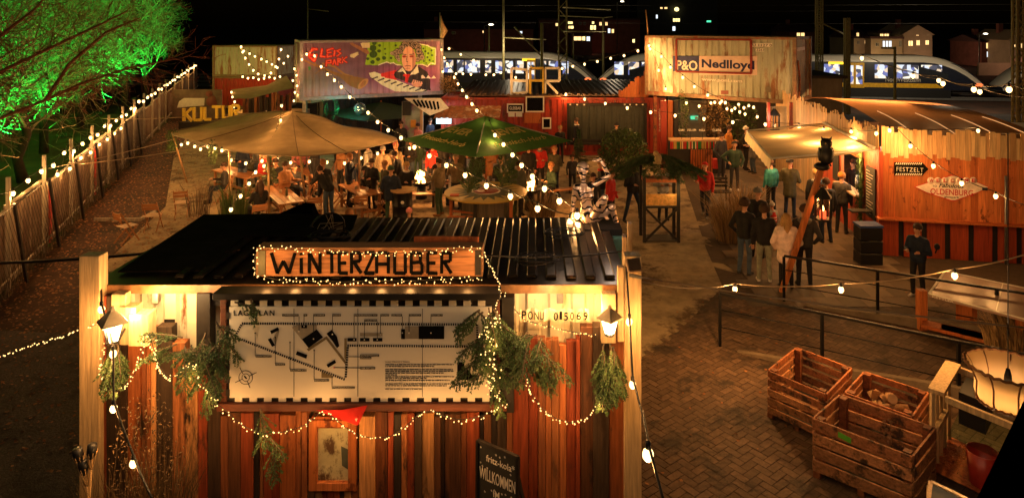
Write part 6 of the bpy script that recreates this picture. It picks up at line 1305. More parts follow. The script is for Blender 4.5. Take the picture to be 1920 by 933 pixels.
# disco ball, garlands and dark parasol under the mural container
m = MB(); c = P(675, 204, 29.6); m.ball(c, .27, 18, 12); t = thing('mirror_ball', 'cyan-lit mirror ball hanging under the mural container', 'mirror ball', c + Z * .3); m.sm = [False] * len(m.f); m.build('ball', M('mirror_tiles', (.5, .8, .8), rough=.12, metal=.9, var=.6, sc=12), t); m = MB(); m.tube([c + Z * .27, c + Z * .6], .01, 4); m.build('wire', m_cable, t)
light(c + V((-.4, -.7, .1)), 14, (.1, .95, 1), .05, t)
for px, hh in ((607, 1.6), (627, 1.6)):
    r_ = random.Random(px); m = MB(); top = P(px, 186, 30.0)
    for i in range(260): z_ = r_.random() * hh; an = r_.uniform(0, 6.3); p = top + V((math.cos(an) * .09 + .12 * math.sin(z_ * 4), math.sin(an) * .09, -z_)); u = V((r_.uniform(-1, 1), r_.uniform(-1, 1), r_.uniform(-1, 1))).normalized() * .05; m.add([p, p + u, p + u.cross(V((.3, 1, .2))) * .6], [(0, 1, 2)])
    one(m, 'tinsel_garland', M('green_tinsel', (.05, .4, .2), rough=.2, metal=.7), f'{"left" if px < 615 else "right"} green tinsel garland hanging under the mural container', 'garland', top, group='tinsel garlands')
    light(top + V((.3, -.5, -.5)), 6, (.1, 1, .5), .05)  # added green fill beside each garland, no lamp
def parasol(name, label, c, zt, ze, r, mt, n=4, rot=0., pole=True, sag=.0, words=None):
    t = thing(name, label, 'parasol', (c[0], c[1], 0)); m = MB(); K = 8; vs = [(c[0], c[1], zt)]; cor = [V((c[0] + r * math.cos(rot + i * 2 * math.pi / n), c[1] + r * math.sin(rot + i * 2 * math.pi / n), ze)) for i in range(n)]
    ap = V((c[0], c[1], zt))
    for i in range(n):
        A_, B_ = cor[i], cor[(i + 1) % n]; grid = []
        for u in range(K + 1):
            for v in range(K + 1):
                e = A_.lerp(B_, v / K); p = ap.lerp(e, u / K); p.z -= sag * math.sin(math.pi * u / K) * 1 + .06 * math.sin(math.pi * v / K) * (u / K); grid.append(p)
        m.add(grid, [(u * (K + 1) + v, (u + 1) * (K + 1) + v, (u + 1) * (K + 1) + v + 1, u * (K + 1) + v + 1) for u in range(K) for v in range(K)], True)
    m.build('canopy', mt, t); m = MB()
    for q in cor: m.tube([ap - Z * .04, q - Z * .03], .018, 5)
    m.build('rib', m_steel, t)
    if pole: m = MB(); m.tube([(c[0], c[1], 0), (c[0], c[1], zt + .05)], .035, 8); m.build('pole', w_orange, t)
    return t, ap, cor
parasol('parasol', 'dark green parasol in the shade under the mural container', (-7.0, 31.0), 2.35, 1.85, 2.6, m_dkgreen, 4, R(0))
# far left beige over red containers, garlands and platform
for lab, z0, h_, mt in (('rusty beige container stacked on the red one at the far left', 2.12, 2.2, m_cont_grey), ('red container under the beige one at the far left', -.1, 2.2, m_cont_red)):
    container('shipping_container', lab, ((401 - CX) * 48 / F, 48), ((527 - CX) * 48 / F, 47.2), 2.4, z0, h_, mt, M('dull_rail', (.2, .13, .07), rough=.7, var=.4))
c2 = container('shipping_container', 'narrow grey container end peeking out left of the mural container', (-10.9, 31.2), (-10.2, 30.9), 5, 2.3, 2.7, m_cont_grey, m_cont_grey)
m = MB(); sl = thing('board_stage', 'stage hut of upright brown boards with a cream sail roof', 'hut', P(500, 212, 40))
for i in range(17): x0 = 455 + i * 5.4; p = P(x0, 212, 40 + .1 * (i % 2)); hh = 1.05 + rnd.uniform(-.12, .2); m.box(p.x, p.x + .155, p.y, p.y + .04, max(0, p.z), p.z + hh)
m.build('board', w_clad, sl); m = MB(); pts = [P(435, 168, 41), P(500, 160, 41.5), P(537, 142, 42), P(553, 165, 40), P(520, 172, 39), P(470, 185, 38.5), P(438, 185, 38.5)]; 
mid = P(500, 172, 40); m.add([mid] + pts, [(0, i + 1, (i + 1) % 7 + 1) for i in range(7)], True); m.build('sail', m_cloth, sl)
m = MB(); m.box(P(432, 0, 40).x, P(560, 0, 40).x, 39.9, 42, 0, H - (212 - HY) * 40 / F); m.build('platform', w_paleX, sl)
t = thing('culture_letters', 'tall yellow wooden KULTUR letters on a low stage', 'sign', P(396, 232, 38)); k = 38 / F
m_yel = M('letter_yellow', (.6, .42, .05), rough=.5, var=.15, sc=5)
for ch, x0, w_, y0, h_ in (('K', 345, 15, 227, 24), ('U', 364, 14, 225, 24), ('L', 384, 12, 224, 23), ('T', 398, 17, 222, 22), ('U', 419, 12, 221, 23), ('R', 435, 15, 220, 22)):
    m = MB(); o_ = P(x0, y0, 38 + .002 * x0 - .8); th = .14
    for j, pl in enumerate(GL[ch]):
        for ii, (q, r_) in enumerate(zip(pl, pl[1:])): m.bar(o_ + V((q[0] * w_ * k, .003 * (ii + j), q[1] * h_ * k)), o_ + V((r_[0] * w_ * k, .003 * (ii + j), r_[1] * h_ * k)), th, .12, up=(0, 1, 0))
    m.build('letter', m_yel, t)
m = MB(); p, q = P(340, 0, 38), P(455, 0, 38); m.box(p.x, q.x, 37.7, 38.4, 0, P(0, 228, 38).z); m.build('stage', w_dark, t); light(P(400, 200, 35.5), 130, r=.3, parent=t)
t = thing('painted_board', 'long painted board with pale and brown shapes at the end of the left fence', 'board', P(370, 210, 42)); m = MB(); p, q = P(323, 168, 42), P(416, 205, 42); m.box(p.x, q.x, 42, 42.05, 0, p.z); m.build('panel', M('painted_board_base', (.16, .11, .08), rough=.7, var=.6, sc=1), t)
m = MB(); m.prism([P(332, 202, 41.98), P(383, 198, 41.98), P(384, 184, 41.98), P(345, 184, 41.98), P(336, 190, 41.98)][::-1], (0, -.01, 0)); m.build('pale_shape', m_white, t)
m = MB(); m.tube([P(398, 190, 41.95), P(398, 190, 41.9)], .35, 12); m.tube([P(392, 176, 41.95), P(392, 176, 41.9)], .2, 12); m.build('brown_shape', MC['far_brick'], t)

# ================================================================== UNDER THE GREY CONTAINER
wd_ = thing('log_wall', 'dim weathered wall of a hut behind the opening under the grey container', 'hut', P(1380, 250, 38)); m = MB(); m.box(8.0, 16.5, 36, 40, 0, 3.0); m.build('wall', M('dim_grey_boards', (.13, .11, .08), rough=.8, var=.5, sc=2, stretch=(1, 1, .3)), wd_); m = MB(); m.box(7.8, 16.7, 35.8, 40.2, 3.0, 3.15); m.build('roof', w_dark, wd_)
gb = thing('grey_cabin', 'small grey cabin with a green exit sign behind the counter', 'cabin', P(1298, 262, 33)); m = MB(); p, q = P(1275, 188, 33), P(1324, 262, 33); m.box(p.x, q.x, 33, 35, 0, p.z); m.build('wall', M('cabin_grey', (.2, .2, .18), rough=.6, var=.25, sc=2), gb)
t = plate('green and white exit sign on the grey cabin', 1295, 217.5, 1309, 224, 32.9, E('exit_green', (.1, .8, .4), .8)); m = MB(); p = P(1303, 221, 32.88); m.box(p.x, p.x + .14, 32.87, 32.89, p.z - .06, p.z + .06); m.build('pictogram', m_white, t)
cn = thing('drinks_counter', 'long counter with a pale rail and coloured strips left of the walkway', 'counter', P(1310, 300, 26.5)); Yc = 26.5
m = MB(); p, q = P(1257, 262, Yc), P(1362, 262, Yc); m.box(p.x, q.x, Yc, Yc + .5, p.z - .07, p.z); m.build('top_rail', w_paleX, cn)
cols = [(.5, .03, .02), (.03, .2, .05), (.6, .5, .35), (.5, .03, .02), (.04, .15, .06), (.55, .35, .08)]; mm_ = M('coloured_strips', cols[0], pal=cols, var=.1)
m = MB(); n_ = 34
for i in range(n_): xx = p.x + (q.x - p.x) * i / n_; m.box(xx, xx + (q.x - p.x) / n_ * .6, Yc - .012, Yc + .005, p.z - .36, p.z - .075)
m.build('strip', mm_, cn)
m = MB(); 
for i in range(9): xx = P(1296, 0, Yc).x + i * .098; m.box(xx, xx + .07, Yc + .06, Yc + .09, 0, p.z - .4)
m.build('board', w_orange, cn); m = MB(); m.box(p.x, q.x, Yc + .15, Yc + .48, 0, p.z - .12); m.build('carcass', w_dark, cn)
for s_, x0 in (('COKE', 1272), ('FEUER', 1289), ('HELL', 1311), ('GLEISE', 1335)): text('lettering', s_, m_white, cn, P(x0, 246, Yc + .1), (1, 0, 0), Z, w=.36 if len(s_) > 4 else .24, h=.085, depth=.02, off=.02); m = MB(); m.bar(P(x0 + 6, 262, Yc + .11), P(x0 + 6, 247, Yc + .11), .015); m.build('sign_stick', m_cable, cn)
m = MB(); m.box(P(1338, 0, 25.6).x, P(1347, 0, 25.6).x, 25.6, 25.9, .45, .8); one(m, 'red_bucket', MC['red_board'], 'small red box hanging at the right end of the counter', 'box', P(1342, 290, 25.6))
for px, c_, lab in ((1245, m_cont_red, 'red post right of the bar container'), (1258, w_orange, 'orange square post right of the bar container'), (1267, w_dark, 'dark post left of the counter'), (1482, m_cont_red, 'red post beside the lit niche')):
    m = MB(); y_ = 28.0; x_ = (px - CX) * y_ / F; m.box(x_ - .12, x_ + .12, y_, y_ + .2, 0, 2.75); one(m, 'timber_post', c_, lab, 'post', (x_, y_, 0), group='posts under the grey container')
ni = thing('lit_niche', 'bright niche with a hanging black lantern at the start of the slatted wall', 'niche', P(1456, 245, 24.8)); m = MB(); p, q = P(1438, 200, 25.2), P(1475, 246, 25.2); m.box(p.x, q.x, 25.2, 25.25, q.z - .8, p.z); m.build('back', M('niche_white', (.6, .5, .36), rough=.7, var=.3, sc=3), ni)
m = MB(); m.bar((p.x - .05, 24.9, 0), (p.x - .05, 24.9, p.z + .2), .1); m.bar((q.x + .05, 24.9, 0), (q.x + .05, 24.9, p.z + .2), .1); m.build('frame', m_cont_red, ni); light(P(1450, 226, 24.4), 26, (1, .75, .5), .1, ni)
def hexlantern(label, c, s, parent=None, lit=True):
    t = thing('lantern', label, 'lantern', c); c = V(c); m = MB(); m.lathe([(.13 * s, -.22 * s), (.13 * s, -.19 * s)], c, 6, False); m.lathe([(.14 * s, .12 * s), (.12 * s, .15 * s), (.06 * s, .23 * s), (.03 * s, .27 * s)], c, 6, False)
    for i in range(6): a = i * math.pi / 3; m.bar(c + V((.12 * math.cos(a), .12 * math.sin(a), -.2)) * s, c + V((.12 * math.cos(a), .12 * math.sin(a), .13)) * s, .018 * s)
    m.build('cage', m_blackp, t); m = MB(); m.tube([c + V((.03 * math.cos(a * .8), 0, .3 + .03 * math.sin(a * .8))) * s for a in range(9)], .006 * s, 4); m.build('ring', m_steel, t)
    m = MB(); m.tube([c + V((0, 0, -.19)) * s, c + V((0, 0, -.08)) * s], .045 * s, 10); m.build('candle', E('candle_red', (1, .12, .04), 1.6) if lit else m_white, t)
    if lit: m = MB(); m.tube([c + V((0, 0, -.08)) * s, c + V((0, 0, -.05)) * s, c + V((0, 0, -.0)) * s], [.012 * s, .018 * s, .003 * s], 8); m.build('flame', E('flame_glow', (1, .6, .2), 10), t); light(c + V((0, 0, .04)) * s, 3, (1, .4, .12), .02, t)
    m = MB(); m.lathe([(.105 * s, -.18 * s), (.105 * s, .12 * s)], c, 6, False, False); g_ = bpy.data.materials.get('lantern_pane')
    if not g_:
        g_ = bpy.data.materials.new('lantern_pane'); g_.use_nodes = True; N = g_.node_tree.nodes; tr = N.new('ShaderNodeBsdfTransparent'); tr.inputs[0].default_value = (1, .85, .7, 1); gl = N.new('ShaderNodeBsdfGlossy'); gl.inputs[1].default_value = .15; mx = N.new('ShaderNodeMixShader'); mx.inputs[0].default_value = .08; g_.node_tree.links.new(tr.outputs[0], mx.inputs[1]); g_.node_tree.links.new(gl.outputs[0], mx.inputs[2]); g_.node_tree.links.new(mx.outputs[0], N['Material Output'].inputs[0])
    m.build('pane', g_, t); return t
hexlantern('unlit black lantern hanging in front of the bright niche', P(1452, 226, 24.9), 1.6, lit=False)
# ================================================================== TENT, PARASOL, TABLES
tt = thing('stretch_tent', 'big beige stretch tent over the long tables', 'tent', (-9.5, 23, 0))
EL = P(322, 250, 25.0); PK = P(548, 208, 25.2); PK2 = P(575, 212, 25.3); FR = P(560, 293, 20.3); RT = P(744, 263, 23.6); BK = P(690, 243, 26.5); LF = P(425, 281, 21.5); FR2 = P(650, 286, 21.0); BL = P(450, 216, 27.5)
edge = [EL, P(372, 266, 23.0), LF, P(490, 290, 20.8), FR, P(600, 291, 20.6), FR2, P(700, 275, 22.0), RT, P(722, 252, 25), BK, P(640, 236, 26.2), P(600, 219, 26.4), P(540, 209, 27.2), BL, P(380, 235, 26.8)]
m = MB(); K = 12; n_ = len(edge); vs = []
def pk(u, i): 
    e = edge[i]; t_ = max(0, min(1, (e.x - EL.x) / (RT.x - EL.x))); a_ = PK.lerp(PK2, t_); return a_
den = 4; ring = []
for i in range(n_):
    for q in range(den):
        p0, p1, p2, p3 = edge[i - 1], edge[i], edge[(i + 1) % n_], edge[(i + 2) % n_]; u = q / den
        ring.append(.5 * ((2 * p1) + (p2 - p0) * u + (2 * p0 - 5 * p1 + 4 * p2 - p3) * u * u + (3 * p1 - p0 - 3 * p2 + p3) * u ** 3))
for k_ in range(K + 1):
    u = k_ / K
    for r_ in ring:
        p = PK.lerp(r_, u); sag = .22 * math.sin(math.pi * u ** .8) * (.6 + .4 * math.sin(r_.x * 1.7)); p = p.copy(); p.z -= sag * .9; p.z += .02 * mnoise.noise(p * 1.1); vs.append(p)
R_ = len(ring); m.add(vs, [(a * R_ + i, (a + 1) * R_ + i, (a + 1) * R_ + (i + 1) % R_, a * R_ + (i + 1) % R_) for a in range(K) for i in range(R_)], True); m.build('canopy', m_cloth, tt)
m = MB(); m.tube([r_ + Z * .01 for r_ in ring] + [ring[0]], .02, 5); m.build('hem', m_cablel, tt)
m = MB()
for i in (1 * den, 4 * den, 6 * den, 11 * den): m.tube([vs[a * R_ + i] + Z * .012 for a in range(1, K + 1)], .012, 4)
m.build('seam', M('seam_brown', (.2, .14, .08)), tt)
for (p, q) in ((EL + Z * .05, G(351, 343)), (FR + V((.05, 0, 0)), G(574, 390)), (P(503, 292, 20.6), G(505, 418)), (P(674, 283, 21.6), G(673, 380)), (P(430, 282, 21.6), G(432, 400)), (RT, (RT.x, RT.y, 0)), (PK, (PK.x, PK.y, 0))):
    m = MB(); m.tube([q, p], .032, 7); m.build('pole', w_pale, tt)
parasol('parasol', 'big green parasol with pale lettering above the round table', (-1.37, 19.5), 3.32, 2.62, 2.5, m_green, 4, R(-92), sag=.05)
pa_t = [o for o in bpy.data.objects if o.get('label') == 'big green parasol with pale lettering above the round table'][0]
ap = V((-1.37, 19.5, 3.32)); cr_ = [V((-1.37 + 2.5 * math.cos(R(-92) + i * math.pi / 2), 19.5 + 2.5 * math.sin(R(-92) + i * math.pi / 2), 2.62)) for i in range(4)]
m_jl = M('parasol_letter', (.5, .42, .14), rough=.8)
for A_, B_, s0 in ((cr_[3], cr_[0], 0), (cr_[0], cr_[1], 1)):      # left panel, right panel
    ed = (B_ - A_).normalized(); mid = (A_ + B_) / 2; up = (ap - mid).normalized(); nn = ed.cross(up).normalized(); org = mid + nn * .05
    text('lettering', 'JEVER', m_jl, pa_t, org - ed * .55 + up * .62 , ed, up, w=1.1, h=.42, depth=.006, off=.03); text('lettering', 'Friesisch-Herb', m_jl, pa_t, org - ed * .95 + up * .22, ed, up, w=1.9, h=.2, depth=.006, shear=.3)
    text('lettering', '4', m_jl, pa_t, org - ed * .1 + up * 1.12, ed, up, w=.2, h=.1, depth=.006) if False else None
# round table with zigzag painted ring and firewood skirt
rt_ = thing('round_table', 'big round yellow table with a dark zigzag pattern under the green parasol', 'table', (-1.37, 19.5, 0)); c = V((-1.37, 19.5, 1.13))
m = MB(); m.lathe([(1.2, -.04), (1.2, 0)], c, 40, False); m.build('tabletop', M('table_mustard', (.38, .24, .05), rough=.45, var=.25, sc=3), rt_)
m = MB(); pts = []
for i in range(40): a_ = i * math.pi / 20; r_ = .62 if i % 2 else 1.0; pts.append(c + V((r_ * math.cos(a_), r_ * math.sin(a_), .004)))
m.add([c + Z * .004] + pts, [(0, i + 1, (i + 1) % 40 + 1) for i in range(40)]); m.build('zigzag', M('zigzag_dark', (.05, .05, .03), rough=.6), rt_)
m = MB(); m.lathe([(.42, .008), (.42, .03), (.38, .03), (.38, .012)], c, 28); m.build('fire_ring', M('ring_white', (.5, .4, .35), rough=.5), rt_)
m = MB(); m.lathe([(.38, .006), (.37, .02)], c, 24); m.build('ring_plate', M('plate_red', (.3, .06, .05), rough=.4), rt_)
for i in range(6): a_ = i * math.pi / 3 + .3; m = MB(); m.bar(c + V((1.02 * math.cos(a_), 1.02 * math.sin(a_), -.04)), V((c.x + 1.02 * math.cos(a_), c.y + 1.02 * math.sin(a_), 0)), .09); m.build('leg', w_orange if i % 2 else w_dark, rt_)
m = MB(); m.lathe([(.7, -1.1), (.7, -.06)], c, 26, False, False); m.build('skirt', M('skirt_boards', (.14, .11, .08), rough=.7, var=.6, sc=4, stretch=(3, 3, .2)), rt_)
m = MB()
for s_ in (-1, 1): m.bar(c + V((-1.0, s_ * .3 - .5, -.5)), c + V((-.3, s_ * .2 - .8, -.45)), .08, .04)
m.build('brace', w_orange, rt_)
m = MB(); r_ = random.Random(4)
for q0 in ((-.5, -.45), (.42, .3)): fir(m, c + V((q0[0], q0[1], .05)), (.6, .6, 1.3), 1.1, r_, .1, 1.0, .04); fir(m, c + V((q0[0], q0[1], .05)), (.3, .5, 1.6), 1.3, r_, .1, 1., .04)
one(m, 'leaning_fir', [m_fir, m_bark], 'two small cut fir trees leaning on the parasol pole above the round table', 'fir tree', c)
m = MB(); m.box(-2.35, -2.1, 18.95, 19.15, 1.135, 1.16); one(m, 'menu_card', M('card_red', (.5, .1, .05)), 'red card lying on the left of the round table', 'card', (-2.2, 19, 1.135))
# long tables and chairs
def long_table(label, x, y, rz, L=2.2, z=.75):
    t = thing('long_table', label, 'table', (x, y, 0), rz, 'long tables under the beige tent')
    m = MB(); 
    for i in range(4): m.box(-L / 2, L / 2, -.36 + i * .18, -.36 + i * .18 + .172, z - .035, z)
    m.build('tabletop', w_table, t, world=False)
    for sx in (-1, 1):
        for sy in (-1, 1): m = MB(); m.box(sx * (L / 2 - .12) - .035, sx * (L / 2 - .12) + .035, sy * .28 - .035, sy * .28 + .035, 0, z - .035); m.build('leg', w_table, t, world=False)
    m = MB()
    for sx in (-1, 1): m.box(sx * (L / 2 - .12) - .02, sx * (L / 2 - .12) + .02, -.245, .245, .18, .25)
    m.box(-L / 2 + .155, L / 2 - .155, -.02, .02, .18, .25); m.build('stretcher', w_table, t, world=False); return t
long_table('nearest long table with the brown-jacketed person, left of the tent pole', -7.75, 20.75, math.atan2(-2.4, 1.6), 2.5)
long_table('long table the man in the printed sweater bends over', -5.5, 21.4, math.atan2(-1.2, .9), 1.9)
long_table('far long table crossing behind the middle tent pole', -8.2, 24.3, math.atan2(-1.8, 1.5), 2.4)
long_table('far left long table beside the red box', -10.4, 23.7, math.atan2(-1.2, 1.6), 2.2)
long_table('short wooden table at the back under the tent', -6.6, 26.5, .2, 1.8)
def chair0(label, x, y, rz):
    t = thing('folding_chair', label, 'chair', (x, y, 0), rz, 'folding wooden chairs')
    m = MB()
    for i in range(5): m.box(-.2, .2, -.2 + i * .08, -.2 + i * .08 + .06, .44, .455)
    m.build('seat', M('chair_slats', (.5, .32, .2), rough=.5, isl=.2), t, world=False); m = MB()
    for i in range(2): m.box(-.2, .2, .24 + .02 * i, .262 + .02 * i, .66 + i * .1, .74 + i * .1)
    m.build('backrest', w_table, t, world=False)
    for sx in (-1, 1): m = MB(); m.bar((sx * .19, -.24, 0), (sx * .19, .29, .88), .035, .02, up=(1, 0, 0)); m.build('back_leg', w_table, t, world=False); m = MB(); m.bar((sx * .165, .26, 0), (sx * .165, -.2, .46), .035, .02, up=(1, 0, 0)); m.build('front_leg', w_table, t, world=False)
    return t
ch = chair0('folding chair nearest to the kiosk roof among the stray chairs on the leaves', -11.15, 18.5, R(150))
ll = [('second stray folding chair, just behind the nearest one', -11.0, 19.5, R(190)), ('third stray folding chair, right of the other two on the leaves', -10.9, 20.9, R(200)), ('folding chair with the brown-jacketed person', -7.95, 21.6, R(70)), ('folding chair right of the near table end', -6.6, 20.6, R(-60)), ('folding chair at the far side of the nearest table', -7.2, 21.4, R(-60)),
      ('folding chair by the middle tent pole', -6.95, 22.4, R(40)), ('folding chair between the two near tables', -6.3, 21.9, R(120)), ('folding chair left of the bending man', -6.55, 20.2, R(200)), ('folding chair behind the far long table', -7.4, 24.9, R(-40)), ('folding chair in front of the far long table', -8.3, 23.3, R(130)), ('folding chair at the left end of the far long table', -9.3, 24.9, R(100)),
      ('folding chair of the reclining person', -10.35, 22.6, R(-70)), ('folding chair at the front of the near table', -7.9, 19.4, R(-150)), ('folding chair pulled out in front of the bending man', -5.2, 20.4, R(190)), ('folding chair at the right end of the second table', -4.7, 20.9, R(-70))]
for l_, x, y, rz in ll: dup(ch, (x, y, 0), rz, l_)
for l_, x, y, s_ in (('glass candle jar on the nearest long table', -7.8, 20.8, 0), ('bottle on the nearest long table', -7.5, 20.5, 1), ('candle jar on the table of the bending man', -5.6, 21.3, 0), ('mug on the table of the bending man', -5.2, 21.1, 0), ('bottle on the far long table', -8.3, 24.3, 1)):
    m = MB(); m.lathe([(.04, 0), (.045, .08), (.045, .1)] if not s_ else [(.035, 0), (.035, .16), (.015, .2), (.015, .26)], (x, y, .751), 9); one(m, 'bottle' if s_ else 'jar', M('table_glass', (.12, .14, .08), rough=.1) if s_ else M('jar_white', (.6, .5, .4), rough=.3), l_, 'bottle' if s_ else 'jar', (x, y, .751))
# barrel table, fires
def barrel(label, x, y, top, r=.36):
    t = thing('barrel_table', label, 'table', (x, y, 0)); m = MB(); m.lathe([(.27, 0), (.29, .02), (.285, .3), (.3, .31), (.285, .33), (.285, .6), (.3, .61), (.285, .63), (.285, 1.0), (.29, 1.02)], (x, y, 0), 20); m.build('barrel', m_black, t); m = MB(); m.lathe([(r, 1.03), (r, 1.08)], (x, y, 0), 24, False); m.build('tabletop', top, t)
    m = MB(); m.ball((x + .05, y - .29, .75), (.05, .01, .05)); m.build('sticker', m_white, t)
barrel('black barrel table with a pale wooden top in the middle of the group', (755 - CX) * 20 / F, 20.0, w_paleX)
e_fire = E('fire_glow', (1, .45, .1), 14)
def fire(label, x, y, z=.55, w=120):
    t = thing('fire_bowl', label, 'fire bowl', (x, y, 0), group='fire bowls'); m = MB(); m.lathe([(.1, z - .2), (.3, z - .14), (.42, z), (.40, z), (.28, z - .1)], (x, y, 0), 18); m.lathe([(.2, .0), (.14, z - .2)], (x, y, 0), 8); m.build('bowl', m_blackp, t)
    m = MB(); r_ = random.Random(int(x * 10)); m.smooth = True
    for i in range(9): a_ = r_.uniform(0, 6.3); rr_ = r_.uniform(0, .17); b_ = V((x + rr_ * math.cos(a_), y + rr_ * math.sin(a_), z - .08)); hh = r_.uniform(.2, .48); m.tube([b_, b_ + V((r_.uniform(-.05, .05), 0, hh * .4)), b_ + V((r_.uniform(-.08, .08), 0, hh * .75)), b_ + V((r_.uniform(-.12, .12), 0, hh))], [.045, .05, .028, .003], 7)
    m.build('flame', e_fire, t); m = MB()
    for i in range(4): a_ = i * 1.6; m.tube([(x - .22 * math.cos(a_), y - .22 * math.sin(a_), z - .05), (x + .2 * math.cos(a_), y + .2 * math.sin(a_), z + .03)], .04, 7)
    m.build('log', m_bark, t); light((x, y - .1, z + .6), w, (1, .38, .09), .18, t)
fire('burning fire bowl right of the barrel table group', (790 - CX) * 23 / F, 23.0, .62); fire('burning fire bowl in front of the red coat', (994 - CX) * 21.6 / F, 21.6, .72)
for l_, x, y, rz in (('low bench beside the left fire bowl', -3.75, 22.0, 0), ('low plank bench at the right fire bowl', 1.0, 22.6, .4)):
    t = thing('bench', l_, 'bench', (x, y, 0), rz); m = MB(); m.box(-.6, .6, -.14, .14, .40, .44); m.build('seat', w_table, t, world=False)
    for s_ in (-.5, .5): m = MB(); m.box(s_ - .03, s_ + .03, -.12, .12, 0, .40); m.build('leg', w_dark, t, world=False)
m = MB(); m.box(-10.9, -9.9, 25.1, 25.7, .35, .95); t = one(m, 'red_cabinet', MC['red_board'], 'bright red box cabinet under the left end of the tent', 'cabinet', (-10.6, 25.1, .35)); m = MB(); m.box(-11.0, -9.5, 25.05, 25.75, .96, 1.15); one(m, 'wooden_chest', w_paleX, 'pale wooden chest lying on the red box', 'chest', (-10.4, 25.1, .96))
m = MB(); m.box(-13.3, -11.9, 20.4, 20.44, .0, .1); m.box(-11.94, -11.9, 20.44, 21.3, 0, .1); one(m, 'planter_edge', w_weather, 'white board edge of a leaf-filled bed beside the left fence', 'edging', (-12, 20.4, 0))
# ------------------------------------------------------------------ plants
def conifer(label, c, h, r, seed, mt=None, pot=False):
    t = thing('small_conifer', label, 'fir tree', c, group='potted conifers'); r_ = random.Random(seed); m = MB(); n_ = int(110 * h)
    for i in range(n_):
        u = (i / n_) ** .8; z_ = .1 + u * (h - .1); L = max(.06, r * (1 - u) * r_.uniform(.8, 1.15)); a_ = r_.uniform(0, 6.3); fir(m, V(c) + Z * z_, (math.cos(a_), math.sin(a_), .15), L, r_, .4, .6, .05, side=False)
    m.build('foliage', [mt or m_fir, m_bark], t); m = MB(); m.tube([V(c), V(c) + Z * h], [.035, .008], 6); m.build('trunk', m_bark, t)
    if pot: m = MB(); m.lathe([(.16, 0), (.2, .3)], c, 12); m.build('pot', m_blackp, t)
conifer('dark conifer between the tent pole and the brown-jacketed person', ((505 - CX) * 21.9 / F, 21.9, 0), 1.75, .55, 1)
conifer('conifer beside the red wall behind the parasol tip', ((1085 - CX) * 26 / F, 26, 0), 1.9, .55, 2)
conifer('small conifer in the gap below the parasol', ((1025 - CX) * 27 / F, 27, 0), 1.6, .5, 3)
def bush(label, c, rad, n, seed, sz=.05, mt=None, name='bush'):
    m = MB(); r_ = random.Random(seed); t = thing(name, label, 'bush' if name == 'bush' else 'plant', (c[0], c[1], 0), group='plants of the market'); foliage(m, c, rad, n, r_, sz, .35); m.build('foliage', mt or m_leaf, t)
    m = MB()
    for i in range(9): a_ = r_.uniform(0, 6.3); m.tube([(c[0], c[1], 0), (c[0] + rad[0] * .3 * math.cos(a_), c[1] + rad[1] * .3 * math.sin(a_), c[2] * .6), (c[0] + rad[0] * .8 * math.cos(a_), c[1] + rad[1] * .8 * math.sin(a_), c[2] + rad[2] * .6 * r_.uniform(-.3, 1))], [.02, .013, .004], 4)
    m.build('stem', m_bark, t)
bush('big leafy evergreen bush in front of the red bar wall', P(1168, 290, 26.0), (1.0, .7, 1.05), 4200, 1, .07)
bush('leafy climber under the grey container left of the cabin', P(1280, 225, 28.5), (.3, .3, 1.3), 700, 2)
bush('tall dry reeds behind the counter', P(1340, 215, 31), (.8, .5, 1.1), 900, 3, .07, m_straw, 'reeds')
bush('dark greenery right of the reeds under the grey container', P(1388, 225, 32), (.9, .5, 1.0), 1200, 4, .07)
bush('dry weeds on the roof right of the mural container', P(842, 158, 31.5), (.5, .4, .45), 700, 5, .05, m_straw, 'weeds')
def gclump(label, c, rad, n, h, seed, mt=m_straw, lean=.4, w=.009, name='grass_clump'):
    m = MB(); grass(m, c, rad, n, h, random.Random(seed), lean, w); one(m, name, mt, label, 'grass', c, group='ornamental grasses')
gclump('dry ornamental grass left of the people by the walkway', G(1372, 452), .4, 520, 1.5, 1, m_straw, .6)
gclump('second dry grass clump behind the first one', G(1395, 415), .3, 300, 1.2, 2, m_straw, .6)
gclump('bamboo-like green grass at the left tent front', G(445, 405), .5, 300, 1.1, 3, m_leaf)
gclump('yellowish grass tuft beside the mannequin', (.12, 11.9, 1.6), .22, 380, 1.0, 4, m_straw) if False else gclump('yellowish grass tuft between roof and round table', G(1015, 432), .3, 420, 1.15, 4)
gclump('thin twiggy grass left of the tent front', G(372, 405), .3, 60, 1.4, 5, m_bark)
gclump('green reeds in front of the round table legs', G(940, 432), .35, 400, .9, 6, m_leaf)
gclump('dark grass at the ramp corner beside the ping-pong table', (8.6, 11.9, .05), .5, 700, .8, 7)
gclump('grass tuft at the right picture edge behind the railing', (9.3, 12.6, .05), .5, 700, .9, 8)
m = MB(); r_ = random.Random(3)
for i in range(15):      # vine on tent corner
    foliage(m, P(322 + r_.uniform(-6, 8), 262 + r_.uniform(-14, 16), 25), (.14, .14, .2), 40, r_, .05, .1)
foliage(m, P(398, 285, 22), (.18, .15, .45), 300, r_, .045, .1); one(m, 'ivy_garland', m_leaf, 'leafy garland wound round the left tent corner', 'garland', P(322, 270, 25))
